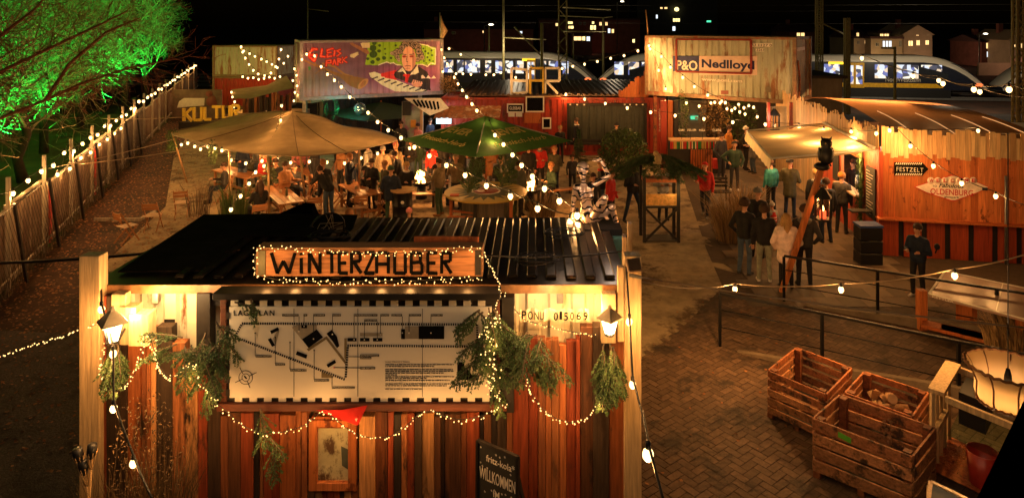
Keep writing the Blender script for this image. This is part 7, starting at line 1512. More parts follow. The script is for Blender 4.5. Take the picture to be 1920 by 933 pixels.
# ------------------------------------------------------------------ fir-roofed stand
fs = thing('fir_roofed_stand', 'black timber stand with a roof of fir boughs and a lit copper panel', 'stand', G(1240, 455)); c = V(fs.location); Yq = c.y; k = Yq / F
X0, X1 = (1208 - CX) * k, (1272 - CX) * k
for x_ in (X0, X1):
    for y_, pxh in ((Yq, 2.0), (Yq + .6, 2.0)): m = MB(); m.box(x_ - .04, x_ + .04, y_ - .04, y_ + .04, 0, pxh); m.build('leg', w_dark, fs)
m = MB(); m.bar((X0 + .04, Yq - .02, .08), (X1 - .04, Yq - .02, .93), .06, .03, up=(0, 1, 0)); m.bar((X0 + .04, Yq + .02, .93), (X1 - .04, Yq + .02, .08), .06, .03, up=(0, 1, 0)); m.box(X0 + .04, X1 - .04, Yq - .03, Yq + .6, 0.95, 1.0); 
for i in range(6): m.box(X0 + .04, X1 - .04, Yq + .02 + i * .1, Yq + .08 + i * .1, .02, .05)
m.build('frame', w_dark, fs)
m = MB(); m.box(X0 + .05, X1 - .05, Yq - .01, Yq + .01, 1.02, 1.33); m.build('copper_panel', M('hammered_copper', (.75, .42, .14), rough=.35, metal=.6, var=.5, sc=9, bump=.6), fs)
m = MB(); m.box(X0, X1, Yq + .1, Yq + .5, 1.62, 1.72); m.build('shelf', w_orange, fs); light((X1 - .1, Yq - .35, 1.4), 5, (1, .6, .2), .05, fs)
m = MB(); r_ = random.Random(12)
for i in range(64):
    a_ = r_.uniform(-math.pi, math.pi); rr_ = r_.uniform(.1, .9); b_ = V(((1238 - CX) * k + rr_ * math.cos(a_) * 1.0, Yq + .5 + rr_ * math.sin(a_) * .6, 2.28 - rr_ * .45 + .12)); fir(m, b_, (math.cos(a_), math.sin(a_) * .8, -.15), r_.uniform(.5, .8), r_, .5, .75, .045)
m.build('fir_roof', [m_fir, m_bark], fs)
m = MB(); m.ball(P(1234, 298, Yq), (.1, .1, .16), 8, 6); m.ball(P(1230, 288, Yq), (.08, .08, .08)); m.tube([P(1225, 305, Yq), P(1240, 307, Yq)], .03); m.build('straw_star', M('straw_pale', (.45, .33, .16), var=.4, sc=12), fs)
# ------------------------------------------------------------------ RIGHT CABIN
def wx(y): return 8.97 + .0986 * (y - 17.4)
cbn = thing('market_cabin', 'orange larch-board market cabin with slatted pale crown and a serving window, on the right', 'cabin', (9.0, 17.4, 0)); wd2 = V((.0986, 1, 0)).normalized(); wn = V((-1, .0986, 0)).normalized()
fr0 = V((8.97, 17.4, 0)); fr1 = V((12.2, 16.75, 0)); fd = (fr1 - fr0).normalized(); fnm = V((fd.y, -fd.x, 0))
m = MB(); L = (fr1 - fr0).length; n_ = 19
for i in range(n_):   # front boards above ledge
    a_, b_ = fr0 + fd * (L * i / n_ + .002), fr0 + fd * (L * (i + 1) / n_ - .002); m.obox((a_ + b_) / 2 + Z * 1.87 + fnm * rnd.uniform(0, .004), ((b_ - a_).length, .03, 1.70), ax=(fd, fnm, Z))
m.build('front_boards', w_orange, cbn)
m = MB(); i = 0; s_ = .0
while s_ < L - .05:
    w_ = .42 if i % 2 == 0 else .12
    if i % 2 == 0: m.obox(fr0 + fd * (s_ + w_ / 2) + Z * .5, (w_ - .01, .03, .95), ax=(fd, fnm, Z))
    s_ += w_; i += 1
m.build('base_boards', w_red, cbn)
m = MB(); m.obox(fr0 + fd * L / 2 + Z * .5 - fnm * .05, (L - .05, .03, .98), ax=(fd, fnm, Z)); m.build('base_backing', w_dark, cbn)
m = MB(); m.obox(fr0 + fd * (L / 2 - .05) + Z * 1.0 + fnm * .1, (L + .15, .24, .04), ax=(fd, fnm, Z)); m.build('ledge', w_orange, cbn)
m = MB(); s_ = 0.; 
while s_ < L + .9: w_ = rnd.uniform(.08, .14); zt = 3.3 + rnd.uniform(-.12, .1) - .02 * s_; zb = 2.62 + rnd.uniform(-.08, .05); q = fr0 + fd * (s_ + w_ / 2) + fnm * (.035 + rnd.uniform(0, .012)); m.obox(q + Z * (zt + zb) / 2, (w_ - .006, .022, zt - zb), ax=(fd, fnm, Z)); s_ += w_
m.build('crown_slats', w_pale, cbn)
m = MB(); y = 17.45
while y < 27.6: 
    w_ = rnd.uniform(.07, .11); zt = 3.22 + rnd.uniform(-.12, .14); zb = 2.75 if y < 21.6 else (.02 if y > 21.9 else 2.0); q = V((wx(y + w_ / 2), y + w_ / 2, 0)) + wn * .04; m.obox(q + Z * (zt + zb) / 2, (w_ - .012, .022, zt - zb), ax=(wd2, wn, Z)); y += w_
m.build('crown_slats', w_pale, cbn)
m = MB(); y = 17.45; WY0, WY1, WZ0, WZ1 = 18.55, 20.05, 1.28, 2.25
while y < 21.9:
    w_ = .13; q = V((wx(y + w_ / 2), y + w_ / 2, 0)) + wn * rnd.uniform(0, .006)
    if y + w_ > WY0 and y < WY1: m.obox(q + Z * WZ0 / 2, (w_ - .004, .03, WZ0), ax=(wd2, wn, Z)); m.obox(q + Z * (WZ1 + 2.8) / 2, (w_ - .004, .03, 2.8 - WZ1), ax=(wd2, wn, Z))
    else: m.obox(q + Z * 1.4, (w_ - .004, .03, 2.8), ax=(wd2, wn, Z))
    y += w_
m.build('side_boards', w_red, cbn)
m = MB(); c0 = V((wx(17.4), 17.4, 0)); m.obox(c0 + Z * 1.35 + wn * .02 + fnm * .02, (.1, .1, 2.7), ax=(wd2, wn, Z)); m.build('corner_post', w_red, cbn)
m = MB(); m.add([V((wx(17.5), 17.5, 2.8)), V((12.2, 16.9, 2.8)), V((12.9, 21.5, 2.8)), V((wx(21.9), 21.9, 2.8))], [(0, 1, 2, 3)]); m.add([V((12.2, 16.9, 0)), V((12.9, 21.5, 0)), V((12.9, 21.5, 2.8)), V((12.2, 16.9, 2.8))], [(0, 1, 2, 3)]); m.build('roof', w_dark, cbn)
# serving window with lit inside
wf = MB(); 
for (y0, y1, z0, z1) in ((WY0 - .07, WY0, WZ0 - .05, WZ1 + .05), (WY1, WY1 + .07, WZ0 - .05, WZ1 + .05), (WY0, WY1, WZ1, WZ1 + .05)): a_, b_ = V((wx(y0), y0, (z0 + z1) / 2)), V((wx(y1), y1, (z0 + z1) / 2)); wf.obox((a_ + b_) / 2 + wn * .03, (y1 - y0, .08, z1 - z0), ax=(wd2, wn, Z))
wo = wf.build('serving_window', w_orange, cbn); m = MB(); q = V((wx(19.3), 19.3, WZ0 - .02)); m.obox(q + wn * .12, (1.7, .34, .04), ax=(wd2, wn, Z)); m.build('sill', w_paleX, wo)
m = MB(); q = V((wx(19.3), 19.3, 1.75)) - wn * 1.0; m.obox(q, (2.6, .04, 1.3), ax=(wd2, wn, Z)); m.build('inner_wall', M('inner_white', (.7, .75, .65), rough=.6), wo); light(V((wx(19.3), 19.3, 2.15)) - wn * .45, 42, (.95, 1, .8), .25, cbn)
for i in range(9): m = MB(); q = V((wx(18.7 + i * .15), 18.7 + i * .15, WZ0)) - wn * (.2 + .12 * (i % 3)); m.lathe([(.04, 0), (.04, .2), (.02, .26), (.02, .3)], q, 8); m.build('jar', fm(('red', 'green2', 'white', 'navy')[i % 4]), wo)
m = MB(); q = V((wx(17.95), 17.95, 1.5)) + wn * .04; m.obox(q, (.62, .03, 1.35), ax=(wd2, wn, Z)); mbd = one(m, 'menu_board', M('menu_black', (.02, .02, .018), rough=.6), 'tall black chalk menu board on the cabin side near its corner', 'menu board', q - Z * .67)
m = MB(); r_ = random.Random(1)
for i in range(15): qq = V((wx(18.2), 18.2, 2.05 - i * .08)) + wn * .06; m.bar(qq, qq - wd2 * r_.uniform(.2, .5), .012, .003, up=wn)
m.build('chalk_line', m_chalk, mbd)
m = MB(); m.tube([V((wx(18.45), 18.45, .05)) + wn * .12, V((wx(18.45), 18.45, 2.5)) + wn * .1], .05, 6); foliage(m, V((wx(18.45), 18.45, 1.35)) + wn * .14, (.12, .12, 1.2), 900, r_, .035, .2); one(m, 'fir_garland', m_fir, 'dark fir garland hanging beside the serving window', 'garland', V((wx(18.45), 18.45, 0)) + wn * .12)
m = MB(); q = V((wx(20.6), 20.6, 1.6)) + wn * .04; m.obox(q, (.5, .03, .8), ax=(wd2, wn, Z)); one(m, 'menu_board', MC['menu_black'], 'smaller black menu board beyond the serving window', 'menu board', q - Z * .4)
# awning
aw = thing('awning', 'cream canvas awning stretched from the cabin over the queue', 'awning', (8, 19, 2.4)); A1, A2, B2, B1 = V((wx(21.6), 21.6, 2.74)) + wn * .08, V((wx(17.6), 17.6, 2.68)) + wn * .08, V((6.25, 17.65, 2.44)), V((6.97, 22.0, 2.46))
m = MB(); K = 14; g_ = []
for i in range(K + 1):
    for j in range(K + 1): u, v = i / K, j / K; p = A1.lerp(A2, u).lerp(B1.lerp(B2, u), v); p.z -= .05 * math.sin(math.pi * v) * (1 + .5 * math.sin(u * 9)); g_.append(p)
m.add(g_, [(i * (K + 1) + j, (i + 1) * (K + 1) + j, (i + 1) * (K + 1) + j + 1, i * (K + 1) + j + 1) for i in range(K) for j in range(K)], True); m.build('canopy', m_cream, aw)
m = MB(); g_ = []
for i in range(31): u = i / 30; p = B1.lerp(B2, u) - V((.02, 0, 0)); g_ += [p, p + V((-.06, 0, -.24 - .05 * abs(math.sin(i * .9)))) ]
m.add(g_, [(i * 2, i * 2 + 1, i * 2 + 3, i * 2 + 2) for i in range(30)]); m.build('valance', m_cream, aw)
m = MB(); m.tube([A1 + Z * .02, B1 + Z * .02], .03, 6); m.tube([A2 + Z * .02, B2 + Z * .02], .03, 6); m.tube([B1, B2], .035, 6); m.tube([A1 + Z * .05, A2 + Z * .05], .05, 6); m.build('frame', m_white, aw)
for (px, py, Y_) in ((1535, 282, 19.2), (1600, 288, 18.3), (1470, 272, 20.8)): light(P(px, py, Y_), 70, WARM, .08, aw)
# signs on the cabin front
sg = thing('arrow_sign', 'black arrow sign with white lettering and hazard stripes on the cabin front', 'sign', fr0 + V((.2, 0, 1.6))); kk = lambda px: ((px - CX) / F * fr0.y - fr0.x) / (fd.x - (px - CX) / F * fd.y)
def fp(px, py, off=.03): q = fr0 + fd * kk(px) + fnm * off; return V((q.x, q.y, H - (py - HY) * q.y / F))
m = MB(); m.prism([fp(1676, 329), fp(1728, 329), fp(1740, 317), fp(1728, 304), fp(1676, 304)], fnm * .012); m.build('panel', m_ink, sg)
m = MB()
for y0, y1 in ((305, 308.5), (325, 328.5)):
    for i in range(13): x0 = 1677.5 + i * 3.9; m.prism([fp(x0, y1, .043), fp(x0 + 1.9, y1, .043), fp(x0 + 3.9, y0, .043), fp(x0 + 2, y0, .043)], fnm * .002)
m.build('hazard_stripe', m_white, sg)
text('lettering', 'FESTZELT', m_white, sg, fp(1680, 320.8, .045), fd, Z, w=kk(1731) - kk(1681), h=.105, depth=.004, off=-.012, sp=1.15)
sg = thing('diamond_sign', 'pale diamond-shaped welcome sign with red rim on the cabin front', 'sign', fr0 + V((1.5, 0, 1.3)))
dm = [(1713, 350), (1740, 341), (1782, 328), (1787, 328), (1830, 340), (1854, 351), (1830, 362), (1789, 377), (1783, 377), (1735, 361)]; cxm, cym = 1785, 352
m = MB(); m.prism([fp(*p, .03) for p in dm][::-1], fnm * .012); m.build('rim', M('sign_red', (.55, .03, .02)), sg); m = MB(); m.prism([fp(cxm + (p[0] - cxm) * .965, cym + (p[1] - cym) * .93, .0435) for p in dm][::-1], fnm * .003); m.build('face', M('sign_face', (.72, .6, .52), rough=.5), sg)
m = MB(); m_dr = M('sign_letter_red', (.45, .02, .02))
for i, ch_ in enumerate('WELCOME'):
    x0 = 1741 + i * 13.2; q = fp(x0 + 3, 338.5, .047); mm2 = MB(); mm2.tube([q, q + fnm * .003], .085, 14); mm2.build('letter_disc', MC['sign_face'], sg); text('letter', ch_, m_dr, sg, fp(x0, 341.5, .054), fd, Z, w=.085 if ch_ != 'W' else .1, h=.09, depth=.003, off=.02)
for s_, x0, x1, yb, hh, mt, sh in (('TO', 1747, 1755, 350.5, .05, m_ink, 0), ('Fabulous', 1759, 1806, 351, .11, m_ink, .35), ('OLDENBURG', 1743, 1823, 364, .15, m_dr, 0), ('gleispark', 1769, 1797, 371.5, .06, m_ink, 0)): text('lettering', s_, mt, sg, fp(x0, yb, .048), fd, Z, w=kk(x1) - kk(x0), h=hh, depth=.003, off=.012, shear=sh)
m = MB(); a_, b_ = fp(1840, 357, .048), fp(1849, 351, .048); m.prism([fp(1840, 357, .048), fp(1850, 357, .048), fp(1850, 351.5, .048), fp(1840, 351.5, .048)], fnm * .002); m.build('small_label', fab('navy', FB['navy']), sg)
m = MB(); m.tube([fp(1882, 330, .1), V((fp(1882, 330, .1).x, fp(1882, 330, .1).y, 0))], .03, 6); one(m, 'steel_post', m_steel, 'thin steel post at the right end of the cabin front', 'post', (12.1, 16.7, 0))
# right of the cabin: dark fence with banner
t = thing('dark_board_wall', 'dark board wall right of the cabin with a pale slatted crown', 'wall', (13, 16.6, 0)); m = MB()
for i in range(14): q = fr1 + fd * (i * .14 + .07) + V((0, .1, 0)); m.obox(q + Z * 1.35, (.13, .03, 2.7), ax=(fd, fnm, Z))
m.build('board', w_dark, t)
t = thing('banner', 'dark event banner with pale writing at the right edge', 'banner', (12.6, 16.3, 0)); q0 = fr1 + fd * .08 + fnm * .12; m = MB(); m.prism([q0 + Z * .15, q0 + fd * 1.6 + Z * .15, q0 + fd * 1.6 + Z * 1.95, q0 + Z * 1.95], fnm * .01); m.build('cloth', M('banner_grey', (.09, .065, .06), rough=.7, var=.3), t)
text('lettering', '11. NOVEMBER', M('banner_letter', (.4, .25, .2)), t, q0 + fd * .12 + Z * 1.62 + fnm * .015, fd, Z, w=1.1, h=.11, depth=.004); text('lettering', 'WI', MC['banner_letter'], t, q0 + fd * .25 + Z * .95 + fnm * .015, fd, Z, w=.7, h=.6, depth=.004, off=.03)
# tent roof beyond the slats
ft = thing('marquee', 'orange-lit marquee roof with glowing seams behind the slatted wall', 'marquee', (11.5, 22, 0)); m = MB(); K1, K2 = 22, 12; g_ = []
def ftp(u, v): x0 = 9.75 + u * 3.7; y0 = 18.0 + v * 9.0 - u * .8; return V((x0 + v * .9, y0, 2.98 + .4 * math.sin(math.pi * min(1, v * 1.0)) * (1 - .35 * u)))
for i in range(K1 + 1):
    for j in range(K2 + 1): g_.append(ftp(i / K1, j / K2))
m.add(g_, [(i * (K2 + 1) + j, (i + 1) * (K2 + 1) + j, (i + 1) * (K2 + 1) + j + 1, i * (K2 + 1) + j + 1) for i in range(K1) for j in range(K2)], True); m.build('canopy', M('marquee_skin', (.5, .27, .13), rough=.45, var=.15, sc=1.2, trans=.5), ft)
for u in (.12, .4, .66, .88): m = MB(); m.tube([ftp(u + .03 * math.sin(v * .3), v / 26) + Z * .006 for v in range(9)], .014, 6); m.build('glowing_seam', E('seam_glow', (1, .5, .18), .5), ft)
for i in range(4): p = ftp(.1 + .22 * i, .62); light(p - Z * .9, 170, (1, .45, .15), .3, ft); light(ftp(.12 + .22 * i, .3) + Z * .9, 9, (1, .5, .18), .1, ft)
m = MB(); q = P(1850, 244, 18.5); m.obox(P(1800, 228, 21.0), (2.6, 3.2, .05), (R(3), R(8), R(-20))); one(m, 'shed_roof', w_dark, 'dark lean-to roof behind the right end of the marquee', 'roof', P(1800, 240, 21))
m = MB(); m.box(P(1880, 0, 18).x, P(1880, 0, 18).x + 2.2, 18, 20, 2.5, 3.05); one(m, 'white_shed', m_white, 'low white shed top at the right edge beside the ladder-like mast', 'shed', P(1900, 262, 18))
# table tennis, dark box, bench etc
pt = thing('ping_pong_table', 'outdoor ping-pong table with pale edges behind the railing', 'ping-pong table', G(1850, 560)); a_, b_, c_, d_ = P(1772, 482, 13.9), P(1742, 518, 12.75), P(2010, 566, 11.2), P(2000, 515, 12.6)
for q in (a_, b_, c_, d_): q.z = .90
m = MB(); m.prism([a_, b_, c_, d_], (0, 0, -.05)); m.build('table_top', M('pingpong_grey', (.30, .2, .16), rough=.3, var=.12), pt); m = MB()
for p, q in ((a_, b_), (b_, c_), (a_, d_)): m.bar(p + Z * .003, q + Z * .003, .04, .012)
m.bar((a_ + d_) / 2 + Z * .003, (b_ + c_) / 2 + Z * .003, .015, .01); m.build('edge_line', m_white, pt)
u_ = (c_ - b_).normalized(); 
for q in (a_.lerp(c_, .2), a_.lerp(c_, .7)): m = MB(); m.bar(V((q.x, q.y, 0)), V((q.x, q.y, .85)), .1, .5); m.build('leg', w_orange, pt)
text('lettering', 'KETTLER', m_white, pt, b_ + u_ * .05 - Z * .045 - V((0, .01, 0)), u_, Z, w=.35, h=.035, depth=.003)
m = MB(); 
for i in range(3): m.obox((7.9 + .25 * i, 12.8 - .2 * i, .2), (.9, .3, .06), (0, 0, R(-35)))
m.obox((7.6, 13.2, .4), (.15, .15, .8)); one(m, 'timber_stack', w_orange, 'low stack of orange timbers under the ping-pong table', 'timber', (7.9, 12.8, 0))
t = thing('cool_box', 'black and blue bottle crates stacked at the cabin corner', 'crates', G(1635, 500)); c = V(t.location); m = MB()
for i in range(3): m.obox(c + V((0, .2, .17 + i * .31)), (.55, .4, .29)); 
m.build('crate', m_blackp, t, .01); m = MB(); m.obox(c + V((0, .2, .98)), (.57, .42, .05)); m.build('rim', M('crate_blue', (.03, .06, .2)), t)
m = MB(); q = G(1625, 470); m.obox(q + V((.1, .2, 1.0)), (.9, .3, .04)); m.build if False else one(m, 'side_shelf', w_dark, 'dark shelf sticking out at the cabin corner above the bottle crates', 'shelf', q + Z * 1.0)
t = thing('park_bench', 'black iron bench beside the walking person in red', 'bench', G(1345, 385)); c = V(t.location); m = MB()
for i in range(4): m.obox(c + V((0, .1 * i, .42)), (.9, .07, .03))
m.build('seat', w_dark, t); m = MB()
for i in range(3): m.obox(c + V((0, .42, .55 + i * .12)), (.9, .03, .08))
m.build('backrest', w_dark, t); 
for s_ in (-.4, .4): m = MB(); m.bar(c + V((s_, 0, 0)), c + V((s_, 0, .42)), .04); m.bar(c + V((s_, .4, 0)), c + V((s_, .44, .9)), .04); m.bar(c + V((s_, 0, .6)), c + V((s_, .42, .62)), .03); m.build('leg', m_black, t)
# ------------------------------------------------------------------ owl pole with lantern
op = thing('owl_pole', 'leaning orange timber pole with a black owl figure and lantern bracket', 'pole', (5.55, 14.94, 0)); p0, p1 = V((5.52, 15.0, 0)), P(1541, 312, 14.9); m = MB(); m.bar(p0, p1, .11, .11, up=(0, 1, 0)); m.build('post', w_orange, op, .008)
m = MB(); q1 = p0.lerp(p1, .87); q2 = P(1549, 352, 14.8); m.bar(q1, q2, .04); m.bar(p0.lerp(p1, .8), q1.lerp(q2, .7), .035); m.build('bracket', w_orange, op)
m = MB(); o_ = P(1549, 308, 14.9); m.lathe([(.05, 0), (.13, .06), (.155, .2), (.14, .32), (.10, .38), (.12, .43), (.125, .5), (.07, .57)], o_, 16); 
for s_ in (-1, 1): m.tube([o_ + V((s_ * .08, -.02, .54)), o_ + V((s_ * .12, -.02, .62))], [.03, .004], 6); m.ball(o_ + V((s_ * .14, .02, .22)), (.03, .08, .16), 8, 6); m.tube([o_ + V((s_ * .05, -.08, .02)), o_ + V((s_ * .05, -.13, .0))], .02, 5)
m.ball(o_ + V((0, -.12, .45)), (.015, .03, .025), 6, 4); ow = m.build('owl', m_blackp, op); m = MB()
for s_ in (-1, 1): m.ball(o_ + V((s_ * .05, -.105, .48)), (.025, .012, .025), 8, 5)
m.build('owl_eye', M('owl_eye', (.3, .2, .05)), ow)
m = MB(); m.ball(P(1541, 312, 14.85), (.17, .17, .09), 14, 8); m.build('cap', m_blackp, op)
hexlantern('black hexagonal lantern with a red candle hanging from the owl pole', P(1543, 385, 14.75), 1.45)
# ------------------------------------------------------------------ RAILINGS and ramp kerbs
def railing(label, pts, ht=.98, mids=(.36, .68)):
    t = thing('railing', label, 'railing', (pts[0][0], pts[0][1], 0), group='black ramp railings'); P_ = [V((x, y, z)) for x, y, z in pts]
    for q in P_: m = MB(); m.bar(q, q + Z * (ht - .021), .05, .05, up=(0, 1, 0)); m.build('post', m_black, t, .004)
    m = MB()
    for a_, b_ in zip(P_, P_[1:]): m.bar(a_ + Z * ht, b_ + Z * ht, .055, .042)
    m.build('handrail', m_black, t, .004)
    for z_ in mids:
        m = MB()
        for a_, b_ in zip(P_, P_[1:]): m.tube([a_ + Z * z_, b_ + Z * z_], .011, 6)
        m.build('mid_rail', m_black, t)
    return t
railing('near black railing of the ramp behind the wooden crates', [(3.46, 12.5, .03), (4.99, 11.65, .03), (6.7, 10.62, .03), (8.6, 9.5, .05), (10.4, 8.45, .08)])
railing('far black railing of the ramp in front of the leaning pole', [(5.39, 14.5, .03), (6.97, 13.65, .03), (8.73, 12.7, .03), (10.8, 11.55, .05)])
for lab, a_, b_ in (('near concrete ramp kerb rising behind the crates', (3.7, 12.25), (8.6, 9.4)), ('far concrete ramp kerb rising towards the ping-pong table', (5.7, 14.25), (10.6, 11.5))):
    a_ = V((*a_, 0)); b_ = V((*b_, 0)); d_ = (b_ - a_).normalized(); n_ = V((-d_.y, d_.x, 0)); m = MB(); m.add([a_, b_, b_ + Z * .5, a_ + Z * .05, a_ + n_ * .1, b_ + n_ * .1, b_ + n_ * .1 + Z * .5, a_ + n_ * .1 + Z * .05], [(0, 1, 2, 3), (5, 4, 7, 6), (3, 2, 6, 7), (0, 3, 7, 4), (1, 5, 6, 2)])
    one(m, 'ramp_kerb', M('kerb_concrete', (.16, .12, .08), rough=.85, var=.4, sc=4), lab, 'kerb', a_)
# ------------------------------------------------------------------ wooden crates
def crate(label, Lc, Bc, Fc, ht, z0=.1, rows=5, gap=.034, content=None):
    """Lc left corner, Bc back corner, Fc front corner (ground x, y)"""
    Lc, Bc, Fc = V((*Lc, 0)), V((*Bc, 0)), V((*Fc, 0)); u = (Fc - Lc); w = (Bc - Lc); lu, lw = u.length, w.length; u.normalize(); w.normalize(); t = thing('wooden_crate', label, 'crate', Lc, group='big slatted wooden crates'); Rc = Fc + w * lw
    th = .028; bh = (ht - z0 - gap * (rows - 1)) / rows
    def side(a_, d_, L, n_, name):
        m = MB()
        for i in range(rows): z_ = z0 + i * (bh + gap) + bh / 2; m.obox(a_ + d_ * L / 2 + Z * z_ + n_ * rnd.uniform(-.004, .004), (L + rnd.uniform(-.012, .006), th, bh * rnd.uniform(.9, 1.04)), ax=((d_ + Z * rnd.uniform(-.009, .009)).normalized(), n_, (Z - d_ * rnd.uniform(-.004, .004)).normalized()))
        m.build(name, CRM[name], t, .003)
    nu = V((u.y, -u.x, 0)); nw = V((w.y, -w.x, 0))
    side(Lc, u, lu, nu, 'side_boards'); side(Bc, u, lu, nu, 'side_boards'); side(Lc + w * .016, w, lw - .032, nw, 'end_boards'); side(Fc + w * .016, w, lw - .032, nw, 'end_boards')
    for q, du, dw in ((Lc, 1, 1), (Fc, -1, 1), (Bc, 1, -1), (Rc, -1, -1)): m = MB(); m.obox(q + u * du * .07 + w * dw * .075 + Z * (z0 + ht) / 2, (.09, .09, ht - z0 + .01), ax=(u, w, Z)); m.build('corner_block', CRM['end_boards'], t)
    m = MB(); m.obox(Lc + u * lu / 2 + w * lw / 2 + Z * (z0 + .02), (lu - .05, lw - .05, .03), ax=(u, w, Z)); m.build('bottom', w_dark, t)
    for q in (.04, .5, .96): m = MB(); m.obox(Lc + u * (lu * q) + w * lw / 2 + Z * (z0 / 2), (.09, lw, z0 - .002), ax=(u, w, Z)); m.build('skid', CRM['end_boards'], t)
    return t, Lc, u, w, lu, lw
CRM = {'side_boards': w_crate, 'end_boards': w_crate}
crA = crate('slatted wooden crate furthest left with a few logs at its bottom', (3.57, 10.26), (4.29, 10.99), (4.16, 9.6), .75)
crB = crate('wooden crate filled with firewood behind the front crate', (4.46, 9.66), (5.03, 10.25), (5.10, 9.08), .74)
crC = crate('front wooden crate with a green sticker and a painted bright lamp spot', (3.70, 8.92), (4.33, 9.50), (4.58, 8.15), .80, .13, 4)
_, L_, u_, w_, lu, lw = crC; nu = V((u_.y, -u_.x, 0)); nu = nu if nu.y < 0 else -nu
m = MB(); m.obox(L_ + u_ * .40 + Z * .72 + nu * .018, (.16, .004, .07), ax=((u_ - Z * .15).normalized(), nu, Z)); m.build('green_sticker', M('sticker_green', (.12, .5, .04), rough=.5), crC[0])
m = MB(); m.smooth = True
for i in range(16): m.ball(L_ + w_ * (lw - .02) + u_ * (.62 + .05 * math.sin(i * 2.3)) + Z * (.40 + i * .02) + nu * .016, (.02 + .012 * math.sin(i * 5), .003, .022), 7, 4)  # bright lamp spot on the back boards, painted as pale flat discs
m.build('lamp_spot_paint', M('lamp_spot_pale', (.34, .2, .1), rough=.8, var=.4, sc=12), crC[0])
lr = random.Random(5); k_ = 0; ords = 'first second third fourth fifth sixth seventh eighth ninth tenth eleventh'.split()
m_cut = M('log_cut_face', (.55, .36, .18), rough=.8, var=.2)
for tcr, nlog, zb in ((crB, 13, .26), (crA, 4, .16), (crC, 3, .2)):
    _, L0, u0, w0, lu0, lw0 = tcr
    for i in range(nlog):
        c = L0 + u0 * lr.uniform(.28, lu0 - .28) + w0 * lr.uniform(.22, lw0 - .22) + Z * (zb + lr.uniform(.04, .1) + (i // 4) * .13 * (nlog > 5)); d = (u0 * lr.uniform(-1, 1) + w0 * lr.uniform(-1, 1) + Z * lr.uniform(-.25, .35)).normalized(); r = lr.uniform(.05, .08); L = lr.uniform(.3, .4); n = lr.choice([3, 8, 4])
        m = MB(); m.tube([c - d * L / 2, c + d * L / 2], r, n, True, n == 8); t = one(m, 'firewood_log', wood('split_log', [(.36, .2, .09), (.28, .14, .06), (.4, .25, .12)], 'Y', isl=.3), 'firewood log lying in a wooden crate', 'log', c, group='firewood logs in the crates')
        m = MB(); m.tube([c + d * (L / 2 + .0), c + d * (L / 2 + .004)], r * .97, n, True, False); m.build('cut_face', m_cut, t)
# ------------------------------------------------------------------ pale batten rack and what stands in it
rk = thing('batten_rack', 'pale batten rack with a broad top board right of the crates', 'rack', (5.5, 8.9, 0)); zt = 1.18; a_, b_, c_ = V((5.28, 8.92, 0)), V((5.96, 9.65, 0)), V((5.99, 7.98, 0)); d1 = (b_ - a_).normalized(); d2 = (c_ - a_).normalized()
def bb(p, q, w, h, nm='batten', mt=w_pale, up=Z): m = MB(); m.bar(p, q, w, h, up=up); m.build(nm, mt, rk, .003)
for s_ in (0, .22, .44, .66, .93): bb(a_ + d1 * s_, a_ + d1 * s_ + Z * (zt - .03), .05, .05)
bb(a_ + d1 * -.03 + Z * (zt + .0) + d2 * .05, a_ + d1 * .98 + Z * zt + d2 * .05, .19, .05, 'top_board')
bb(a_ + Z * (zt - .05) + d2 * .16, c_ + Z * (zt - .05), .05, .08, 'front_rail'); bb(b_ + Z * (zt - .06) + d2 * .1, b_ + d2 * 1.0 + Z * (zt - .06), .05, .08, 'back_rail')
bb(a_ + d1 * -.04 + Z * .68 + d2 * .05, a_ + d1 * .55 + Z * .68 + d2 * .05, .06, .07); bb(c_, c_ + Z * (zt - .1), .06, .06); bb(b_ + d2 * .95, b_ + d2 * .95 + Z * (zt - .1), .06, .06)
bb(a_ + d2 * .3 + d1 * .3 + Z * .05, a_ + d2 * .9 + d1 * .8 + Z * .5, .12, .03, 'brace', w_orange); m = MB(); m.add([a_ + Z * .12, c_ + Z * .12, c_ + d1 * .95 + Z * .12, b_ + Z * .12], [(0, 1, 2, 3)]); m.build('shelf', w_orange, rk)
gl = bpy.data.materials.new('thin_glass'); gl.use_nodes = True; N = gl.node_tree.nodes; tr = N.new('ShaderNodeBsdfTransparent'); tr.inputs[0].default_value = (.8, .95, .88, 1); g2 = N.new('ShaderNodeBsdfGlossy'); g2.inputs[1].default_value = .05; mx = N.new('ShaderNodeMixShader'); mx.inputs[0].default_value = .06; gl.node_tree.links.new(tr.outputs[0], mx.inputs[1]); gl.node_tree.links.new(g2.outputs[0], mx.inputs[2]); gl.node_tree.links.new(mx.outputs[0], N['Material Output'].inputs[0])
m = MB(); m.prism([a_ + d2 * .18 + Z * .66, c_ + Z * .66, c_ + d1 * .9 + Z * .66, a_ + d1 * .9 + d2 * .18 + Z * .66], (0, 0, .008)); m.build('glass_shelf', gl, rk)
m = MB(); q = a_ + d1 * .62 + d2 * .4; m.obox(q + Z * .9, (.5, .32, .42), ax=(d1, d2, Z)); one(m, 'black_box', m_blackp, 'black box standing on the glass shelf of the batten rack', 'box', q + Z * .68)
m = MB(); q = a_ + d1 * .2 + d2 * .55; m.lathe([(.14, .0), (.19, .42), (.175, .42), (.13, .02)], q + Z * .14, 16, True, False); one(m, 'red_bucket', M('bucket_red', (.4, .03, .015), rough=.35), 'red bucket on the lower shelf of the batten rack', 'bucket', q + Z * .13)
m = MB(); r_ = random.Random(2)
for i in range(130): q = a_ + d1 * r_.uniform(.15, .8) + d2 * r_.uniform(.05, .3) + Z * r_.uniform(.13, .2); dd = V((r_.uniform(-1, 1), r_.uniform(-1, 1), r_.uniform(-.3, .5))).normalized() * r_.uniform(.03, .08); m.tube([q, q + dd], .004, 3)
